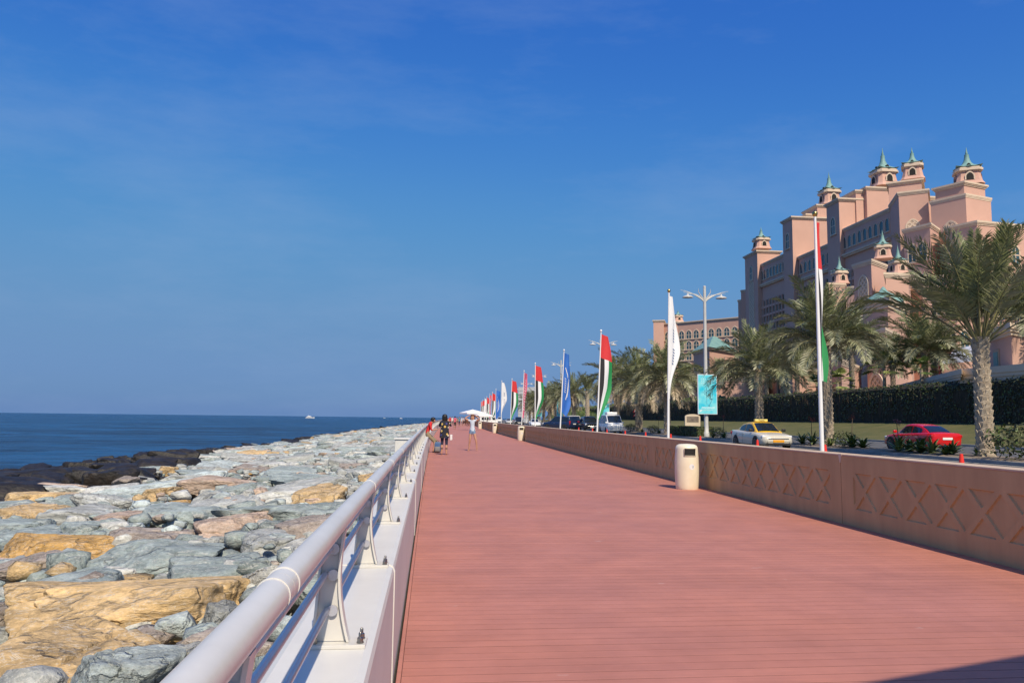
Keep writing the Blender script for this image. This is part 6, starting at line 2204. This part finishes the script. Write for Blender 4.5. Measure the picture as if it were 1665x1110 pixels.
# ================================================================== PEOPLE
SKIN = mat('skin', (0.50, 0.28, 0.19), 0.55, c2=(0.45, 0.24, 0.16), nscale=6)
HAIR_D = mat('hair_dark', (0.012, 0.010, 0.009), 0.5)
HAIR_B = mat('hair_brown', (0.19, 0.085, 0.035), 0.5, c2=(0.11, 0.05, 0.02), nscale=12)
def floral():
    m = bpy.data.materials.new('floral_cloth')
    m.use_nodes = True
    n, l = m.node_tree.nodes, m.node_tree.links
    b = n['Principled BSDF']; b.inputs['Roughness'].default_value = .8
    t = n.new('ShaderNodeTexCoord')
    vo = n.new('ShaderNodeTexVoronoi'); vo.inputs['Scale'].default_value = 9.0
    l.new(t.outputs['Object'], vo.inputs['Vector'])
    r1 = n.new('ShaderNodeValToRGB'); r1.color_ramp.interpolation = 'CONSTANT'
    r1.color_ramp.elements[0].position = 0; r1.color_ramp.elements[0].color = (1, 1, 1, 1)
    r1.color_ramp.elements[1].position = .42; r1.color_ramp.elements[1].color = (0, 0, 0, 1)
    l.new(vo.outputs['Distance'], r1.inputs['Fac'])
    sp = n.new('ShaderNodeSeparateColor'); l.new(vo.outputs['Color'], sp.inputs[0])
    r2 = n.new('ShaderNodeValToRGB'); r2.color_ramp.interpolation = 'CONSTANT'
    els = r2.color_ramp.elements
    els[0].position = 0; els[0].color = (.62, .42, .10, 1)
    els[1].position = .35; els[1].color = (.02, .02, .03, 1)
    e = els.new(.6); e.color = (.60, .55, .42, 1)
    e = els.new(.75); e.color = (.04, .05, .22, 1)
    l.new(sp.outputs[0], r2.inputs['Fac'])
    x = n.new('ShaderNodeMixRGB'); x.inputs['Color1'].default_value = (.012, .013, .022, 1)
    l.new(r1.outputs[0], x.inputs['Fac']); l.new(r2.outputs[0], x.inputs['Color2'])
    l.new(x.outputs[0], b.inputs['Base Color'])
    return m
CL = {'red': mat('cloth_red', (0.55, 0.02, 0.025), .85), 'khaki': mat('cloth_khaki', (0.24, 0.19, 0.12), .9), 'floral': floral(), 'navy': mat('cloth_navy', (0.018, 0.02, 0.055), .85),
      'lblue': mat('cloth_pale_blue', (0.55, 0.63, 0.72), .85, c2=(.48, .56, .66), nscale=9), 'denim': mat('cloth_denim', (0.11, 0.19, 0.32), .9, c2=(.20, .29, .43), nscale=14), 'pink': mat('cloth_pink', (0.62, 0.10, 0.16), .85),
      'white': mat('cloth_white', (0.70, 0.70, 0.70), .85), 'black': mat('cloth_black', (0.02, 0.02, 0.022), .85), 'grey': mat('cloth_grey', (0.2, 0.2, 0.21), .85), 'brown': mat('cloth_brown', (0.13, 0.06, 0.035), .85), 'teal': mat('cloth_teal', (0.05, 0.2, 0.28), .85)}
def stand():
    J = {'pelvis': (0, 0, .95, .125), 'waist': (0, .005, 1.10, .115), 'chest': (0, 0, 1.28, .135), 'ubust': (0, -.01, 1.39, .10), 'neck': (0, .0, 1.475, .050), 'jaw': (0, .025, 1.535, .068), 'skull': (0, .012, 1.615, .092), 'crown': (0, .0, 1.675, .066), 'nose': (0, .105, 1.575, .016)}
    for s, q in ((-1, 'l'), (1, 'r')):
        J.update({q + 'sh': (s * .165, -.005, 1.405, .060), q + 'el': (s * .225, -.03, 1.125, .043), q + 'wr': (s * .235, .07, .90, .030), q + 'ha': (s * .235, .105, .835, .030),
                  q + 'hip': (s * .085, 0, .885, .098), q + 'kn': (s * .095, .02, .49, .062), q + 'ca': (s * .097, -.02, .34, .056), q + 'an': (s * .10, -.015, .085, .038), q + 'he': (s * .10, -.03, .035, .033), q + 'to': (s * .115, .15, .028, .030)})
    return J
EDG = [('pelvis', 'waist', 'top'), ('waist', 'chest', 'top'), ('chest', 'ubust', 'top'), ('ubust', 'neck', 'skin'), ('neck', 'jaw', 'skin'), ('jaw', 'skull', 'skin'), ('skull', 'crown', 'skin'), ('jaw', 'nose', 'skin')]
for q in 'lr':
    EDG += [('ubust', q + 'sh', 'top'), (q + 'sh', q + 'el', 'sleeve'), (q + 'el', q + 'wr', 'arm'), (q + 'wr', q + 'ha', 'hand'), ('pelvis', q + 'hip', 'hips'), (q + 'hip', q + 'kn', 'thigh'), (q + 'kn', q + 'ca', 'shin'), (q + 'ca', q + 'an', 'shin'), (q + 'an', q + 'he', 'foot'), (q + 'he', q + 'to', 'foot')]
def fingers(J, E, q, dirv, up):
    """five unequal bent fingers leaving the palm; the thumb from its side"""
    h = Vector(J[q + 'ha'][:3]); d = Vector(dirv).normalized(); u = Vector(up).normalized(); s = d.cross(u).normalized()
    for k, (off, ln) in enumerate(((-.027, .062), (-.009, .074), (.010, .070), (.027, .054))):
        a = h + d * .022 + s * off
        b = a + d * ln * .55
        c = b + d * ln * .35 - u * ln * .32
        for nm, p, r_ in ((f'{q}f{k}a', a, .0095), (f'{q}f{k}b', b, .009), (f'{q}f{k}c', c, .0075)): J[nm] = (*p, r_)
        E += [(q + 'ha', f'{q}f{k}a', 'hand'), (f'{q}f{k}a', f'{q}f{k}b', 'hand'), (f'{q}f{k}b', f'{q}f{k}c', 'hand')]
    a = h - d * .010 - s * .036; b = a + d * .034 - s * .016
    J[q + 'ta'] = (*a, .0105); J[q + 'tb'] = (*b, .0085)
    E += [(q + 'ha', q + 'ta', 'hand'), (q + 'ta', q + 'tb', 'hand')]
def person(loc, rz, J, cloth, label, hair=None, hairmat=None, scale=1.0, E=None, group='people on the boardwalk', sub=1, hem=None):
    E = E or EDG
    root = tag(empty('person', loc, rz), label, 'person', group)
    names = list(J)
    me = bpy.data.meshes.new('body')
    me.from_pydata([Vector(J[k][:3]) for k in names], [(names.index(a), names.index(b)) for a, b, _ in E], [])
    ob = bpy.data.objects.new('tmp', me); col.objects.link(ob)
    sk = ob.modifiers.new('skin', 'SKIN'); sk.use_smooth_shade = True
    ob.modifiers.new('sub', 'SUBSURF').levels = sub
    for i, k in enumerate(names):
        r_ = J[k][3]
        ry = r_ * (0.72 if k in ('pelvis', 'waist', 'chest', 'ubust') else 1.0)
        me.skin_vertices[0].data[i].radius = (r_, ry)
        me.skin_vertices[0].data[i].use_root = (k == 'pelvis')
    dg = bpy.context.evaluated_depsgraph_get()
    bm_ = bpy.data.meshes.new_from_object(ob.evaluated_get(dg))
    bpy.data.objects.remove(ob)
    bm_.name = 'body'
    order = list(dict.fromkeys([SKIN] + [c for c in cloth.values()]))
    bm_.materials.clear()
    for m in order: bm_.materials.append(m)
    segs = [(Vector(J[a][:3]), Vector(J[b][:3]), t, (J[a][3] + J[b][3]) / 2) for a, b, t in E]
    for p in bm_.polygons:
        c = p.center
        best, bt = 1e9, None
        for a, b, t, r_ in segs:
            d = b - a
            k = max(0, min(1, (c - a).dot(d) / max(1e-9, d.length_squared)))
            dist = (c - (a + d * k)).length - r_ * .9
            if dist < best: best, bt = dist, (t, k)
        t, k = bt
        if t in cloth:
            lim = cloth.get(t + '_to', None)
            p.material_index = order.index(cloth[t])
        if hem and t in hem:
            if k > hem[t]: p.material_index = 0
        p.use_smooth = True
    b = link('body', bm_, root)
    root.scale = (scale,) * 3
    if hair:
        hair(root, J, hairmat or HAIR_D)
    if sub > 0 and 'nose' in J:
        f = MB()
        sk_ = Vector(J['skull'][:3]); jw = Vector(J['jaw'][:3]); ns = Vector(J['nose'][:3])
        upd = (sk_ - jw).normalized(); fw_d = (ns - jw); fw_d = (fw_d - upd * fw_d.dot(upd)).normalized(); sd_ = upd.cross(fw_d)
        for s in (-1, 1):
            c = sk_ + fw_d * .083 + sd_ * s * .032 - upd * .010
            f.lathe([(.002, -.008), (.009, -.004), (.010, 0), (.009, .004), (.002, .008)], 8, T=Matrix.Translation(c))
        c = jw + fw_d * .068 - upd * .012
        f.box((c.x - .022, c.y - .006, c.z - .004), (c.x + .022, c.y + .006, c.z + .004), 1)
        f.build('face', [HAIR_D, CL['brown']], root)
    return root
def hair_cap(drop, back=0.0, wide=1.0):
    def fn(root, J, m):
        sk_ = Vector(J['skull'][:3]); jw = Vector(J['jaw'][:3]); ns = Vector(J['nose'][:3])
        upd = (sk_ - jw).normalized(); fd = ns - jw; fd = (fd - upd * fd.dot(upd)).normalized(); sd_ = upd.cross(fd)
        V, F = ICO[3]
        vs = []
        for p in V:
            x, y, z = p
            q = Vector((x * .104 * wide, y * .112, z * .105))
            if y < .25 and z < 0:                      # hair falls behind and beside the face
                k = -z
                q.z -= drop * k
                q.y -= back * k
                q.x *= 1 + .25 * k * (drop > .1)
            elif y >= .25 and z < .25:                 # keep the face free
                q *= .80
            n_ = 1 + .05 * noise.noise(Vector((x * 4, y * 4, z * 4 + drop * 9)))
            w = sk_ + sd_ * (q.x * n_) + fd * (q.y * n_ - .016) + upd * (q.z * n_ + .022)
            vs.append(w)
        MB().add(vs, F).build('hair', m, root, True)
    return fn

# --- woman in a dark floral top, seen from behind, taking a photograph
p = atZ(722, 739.0, 0)
J = stand(); E = list(EDG)
J['rel'] = (.27, .10, 1.22, .045); J['rwr'] = (.15, .27, 1.42, .030); J['rha'] = (.12, .30, 1.47, .030)
J['lel'] = (-.25, .10, 1.20, .045); J['lwr'] = (-.06, .29, 1.41, .030); J['lha'] = (-.02, .31, 1.46, .030)
for k in ('pelvis', 'waist', 'chest'): J[k] = (*J[k][:3], J[k][3] * 1.28)
fingers(J, E, 'r', (-.3, .3, 1), (0, 1, -.3)); fingers(J, E, 'l', (.3, .3, 1), (0, 1, -.3))
w = person((p.x, p.y, 0), R(-8), J, {'top': CL['floral'], 'sleeve': CL['floral'], 'hips': CL['floral'], 'thigh': CL['navy'], 'shin': CL['navy']}, 'woman with black hair in dark floral top and navy trousers taking a picture', hair_cap(.20, .03, 1.12), HAIR_D, .95, E, hem={'shin': .45})
tn = MB()      # hanging tunic
n = 20
rings = [(.150, .110, 1.40), (.185, .135, 1.25), (.185, .140, 1.05), (.205, .155, .88), (.215, .165, .72)]
v = [(rx * math.cos(2*math.pi*k/n) * (1 + .03 * math.sin(5*k)), ry * math.sin(2*math.pi*k/n), z + .012 * math.sin(3 * k)) for rx, ry, z in rings for k in range(n)]
tn.add(v, [(i*n + k, i*n + (k+1) % n, (i+1)*n + (k+1) % n, (i+1)*n + k) for i in range(len(rings)-1) for k in range(n)])
tn.build('tunic', CL['floral'], w, True)
bg_ = MB().box((.24, -.02, .62), (.34, .10, .86), bev=.02).build('handbag', CL['white'], w)
MB().box((.02, .30, 1.475), (.11, .325, 1.53), bev=.004).build('camera', CL['black'], w)

# --- man in a red shirt sitting on the parapet, looking down at a phone
p = atZ(703, 735.2, 0)
xs = -.15 + cxf(p.y)
J = stand(); E = list(EDG)
# facing +X (local +Y turned to +X by rz = -90 deg)
J.update({'pelvis': (0, -.10, .80, .125), 'waist': (0, -.07, .95, .118), 'chest': (0, .01, 1.12, .140), 'ubust': (0, .06, 1.22, .105), 'neck': (0, .115, 1.295, .052), 'jaw': (0, .19, 1.315, .066), 'skull': (0, .185, 1.40, .092), 'crown': (0, .16, 1.455, .066), 'nose': (0, .262, 1.335, .016)})
for s, q in ((-1, 'l'), (1, 'r')):
    J.update({q + 'sh': (s * .175, .05, 1.23, .062), q + 'el': (s * .21, .10, .96, .045), q + 'wr': (s * .09, .30, .99, .031), q + 'ha': (s * .06, .355, 1.01, .030),
              q + 'hip': (s * .09, -.06, .765, .098), q + 'kn': (s * .11, .30 - .05 * s, .47, .064), q + 'ca': (s * .115, .28 - .02 * s, .33, .056), q + 'an': (s * .12, .20 + .16 * (s < 0), .085, .040), q + 'he': (s * .12, .17 + .16 * (s < 0), .035, .034), q + 'to': (s * .13, .36 + .16 * (s < 0), .03, .032)})
fingers(J, E, 'r', (-.3, 1, .3), (0, -.3, 1)); fingers(J, E, 'l', (.3, 1, .3), (0, -.3, 1))
m_ = person((xs - .02, p.y, 0), R(-90), J, {'top': CL['red'], 'sleeve': CL['red'], 'hips': CL['khaki'], 'thigh': CL['khaki'], 'foot': CL['black']}, 'man in red polo shirt and khaki shorts sitting on the parapet looking at his phone', hair_cap(.02), HAIR_D, 1.0, E)
MB().box((-.045, .36, 1.02), (.035, .375, 1.16), bev=.005).build('phone', CL['black'], m_)
bp_ = tag(empty('backpack', (xs + .36, p.y - .08, 0)), 'blue and grey backpack on the deck at the seated man\'s feet', 'backpack')
MB().box((-.15, -.11, 0), (.15, .11, .46), bev=.07).build('pack', mat('pack_blue', (.04, .10, .26), .8, c2=(.10, .16, .22), nscale=4), bp_, True)
MB().box((-.11, -.165, .05), (.11, -.112, .26), bev=.025).build('front_pocket', CL['grey'], bp_, True)
MB().tube([(-.06, 0, .45), (-.03, 0, .52), (.03, 0, .52), (.06, 0, .45)], .012, 6).build('grab_handle', CL['black'], bp_)

# --- girl in denim shorts with her arms raised to her head
p = atZ(767.5, 732.6, 0)
J = stand(); E = list(EDG)
J['rsh'] = (.165, 0, 1.43, .055); J['lsh'] = (-.165, 0, 1.43, .055)
J['rel'] = (.37, .05, 1.53, .040); J['rwr'] = (.17, .02, 1.66, .028); J['rha'] = (.11, .0, 1.68, .028)
J['lel'] = (-.37, .05, 1.50, .040); J['lwr'] = (-.17, .03, 1.66, .028); J['lha'] = (-.11, .02, 1.68, .028)
for s, q in ((-1, 'l'), (1, 'r')):
    sp_ = .11 if s > 0 else .19
    J.update({q + 'hip': (s * .085, 0, .885, .092), q + 'kn': (s * (sp_ + .0), .03, .49, .055), q + 'ca': (s * (sp_ + .02), -.01, .34, .050), q + 'an': (s * (sp_ + .04), -.015, .085, .034), q + 'he': (s * (sp_ + .04), -.03, .035, .030), q + 'to': (s * (sp_ + .07), .14, .028, .028)})
for k in ('pelvis', 'waist', 'chest'): J[k] = (*J[k][:3], J[k][3] * .88)
fingers(J, E, 'r', (-1, -.1, .2), (0, 0, 1)); fingers(J, E, 'l', (1, -.1, .2), (0, 0, 1))
g_ = person((p.x, p.y, 0), R(165), J, {'top': CL['lblue'], 'hips': CL['denim'], 'thigh': CL['denim']}, 'girl in pale blue top and denim shorts posing with both arms raised to her head', hair_cap(.26, .02), HAIR_B, .97, E, hem={'thigh': .22})
MB().box((-.30, -.06, 1.60), (-.12, -.01, 1.665), bev=.01).build('camera_strap', CL['black'], g_)

# --- people farther down the promenade
def walker(px, py, label, top, bottom, hairm=HAIR_D, stride=.16, rz=0.0, sc_=1.0, drop=.05, x_=None):
    q = atZ(px, py, 0)
    J = stand()
    for s, k in ((-1, 'l'), (1, 'r')):
        d = stride * s
        for jn, fct in (('kn', .5), ('ca', .75), ('an', 1.0), ('he', 1.0), ('to', 1.0)):
            a = J[k + jn]; J[k + jn] = (a[0], a[1] + d * fct, a[2] + (.05 if d < 0 and jn in ('an', 'he') else 0), a[3])
        for jn, fct in (('el', .4), ('wr', .9), ('ha', 1.0)):
            a = J[k + jn]; J[k + jn] = (a[0], a[1] - d * fct, a[2], a[3])
    return person((q.x, q.y, 0), rz, J, {'top': CL[top], 'sleeve': CL[top], 'hips': CL[bottom], 'thigh': CL[bottom], 'shin': CL[bottom]}, label, hair_cap(drop), hairm, sc_, hem={'sleeve': .55, 'shin': .5})
walker(739.5, 697.4, 'person in pink shirt and dark trousers walking away down the boardwalk', 'pink', 'black', rz=R(0))
walker(731.5, 694.0, 'person in a red top far away, just right of the woman with floral top', 'red', 'navy', rz=R(180))
walker(735, 692.5, 'distant person in white near the rail', 'white', 'grey', rz=R(170))
walker(746.5, 693.5, 'distant person in teal under the parasol, left side', 'teal', 'navy', rz=R(190))
walker(750.5, 692.8, 'distant person in pale blue under the parasol', 'lblue', 'grey', rz=R(160))
walker(753.8, 692.5, 'distant person in white under the parasol', 'white', 'black', rz=R(90))
walker(757, 691.6, 'distant person in dark clothes under the parasol', 'black', 'navy', rz=R(20))
walker(774, 692.0, 'distant person in white right of the girl', 'white', 'brown', rz=R(100))
walker(792.0, 689.8, 'distant person in navy by the white kiosk', 'navy', 'navy', rz=R(60))
walker(743, 690.5, 'distant person in grey beyond the walker in pink', 'grey', 'black', rz=R(0))
# --- brown hand cart with wheels under the parasol
q = atZ(761.5, 692.2, 0)
ct = tag(empty('hand_cart', (q.x, q.y, 0), R(30)), 'brown wooden hand cart with big wheels under the far parasol', 'cart')
MB().box((-.75, -.45, .55), (.75, .45, .95), bev=.02).build('tray', CL['brown'], ct)
for s in (-1, 1):
    wh = MB()
    T = Matrix.Translation((.1, s * .52, .48)) @ Matrix.Rotation(R(90), 4, 'X')
    wh.lathe([(.42, -.03), (.48, -.03), (.48, .03), (.42, .03), (.42, -.03)], 22, T=T, cap=False)
    for k in range(4):
        wh.box((-.43, -.02, -.02), (.43, .02, .02), T=T @ Matrix.Rotation(k * math.pi / 4, 4, 'Z'))
    wh.build('wheel', CL['brown'], ct)
MB().tube([(-.75, .3, .85), (-1.3, .3, 1.0), (-1.3, -.3, 1.0), (-.75, -.3, .85)], .025, 6).build('handle', CL['brown'], ct)
gb = MB()
for k in range(14):
    gb.lathe([(.02, 0), (.12, .03), (.15, .10), (.12, .17), (.03, .2)], 9, T=Matrix.Translation((rnd.uniform(-.6, .6), rnd.uniform(-.33, .33), .96 + rnd.uniform(0, .14))))
tag(gb.build('goods', [mat('goods_red', (.30, .07, .05), .7, c2=(.45, .25, .15), nscale=3)], ct, True), kind='stuff')
# --- white kiosks at the far end
for px, X, w_, h_, lab in ((790, 9.5, 3.2, 2.2, 'white kiosk beyond the wall at the far end of the flag row'), (799, 11.5, 3.4, 2.3, 'second white kiosk, right of the first at the far end')):
    q = atX(px, 690, X)
    k_ = tag(empty('kiosk', (q.x, q.y, .1)), lab, 'kiosk', 'white kiosks')
    MB().box((-w_/2, -1.2, 0), (w_/2, 1.2, h_ - .3), bev=.04).build('cabin', MT['canvas'], k_)
    MB().box((-w_/2 - .15, -1.4, h_ - .29), (w_/2 + .15, 1.4, h_ - .1), bev=.05).build('roof', MT['canvas'], k_)
    MB().box((-w_/2 + .4, -1.215, .95), (w_/2 - .5, -1.19, 1.6)).build('hatch', MT['carglass'], k_)

# ================================================================== BOATS
def boat(px, py, dist, L, label):
    d = ray(px, py); s = dist / d.y
    q = CAM + d * s
    b = tag(empty('motor_yacht', (q.x, q.y, SEA_Z), R(15)), label, 'boat', 'boats on the horizon')
    h = MB()
    secs = []
    for t, w, zt in ((-.5, .13, .10), (-.3, .15, .10), (0, .15, .105), (.25, .12, .12), (.42, .06, .14), (.5, .005, .155)):
        secs.append([(t * L, -w * L, zt * L), (t * L, -w * L * .7, -.02 * L), (t * L, w * L * .7, -.02 * L), (t * L, w * L, zt * L)])
    n = 4
    v = [p for s_ in secs for p in s_]
    f = [(i*n + k, i*n + (k+1) % n, (i+1)*n + (k+1) % n, (i+1)*n + k) for i in range(5) for k in range(4)] + [(0, 1, 2, 3)]
    h.add(v, f); h.build('hull', P_WHITE, b)
    MB().box((-.38 * L, -.10 * L, .105 * L), (.20 * L, .10 * L, .19 * L), bev=.015 * L).build('deckhouse', P_WHITE, b)
    MB().box((-.28 * L, -.08 * L, .19 * L), (.06 * L, .08 * L, .26 * L), bev=.015 * L).build('flybridge', P_WHITE, b)
    MB().box((-.30 * L, -.102 * L, .135 * L), (.19 * L, .102 * L, .165 * L)).build('window_band', MT['carglass'], b)
    MB().tube([(-.12 * L, 0, .26 * L), (-.16 * L, 0, .40 * L)], .012 * L, 6).build('mast', P_WHITE, b)
boat(504, 679, 1500, 17, 'white motor yacht on the horizon left of the railing')
boat(652, 682, 2200, 9, 'tiny white boat on the horizon close to the railing')
boat(625, 681, 2600, 7, 'tiny boat on the horizon, left of the other tiny one')
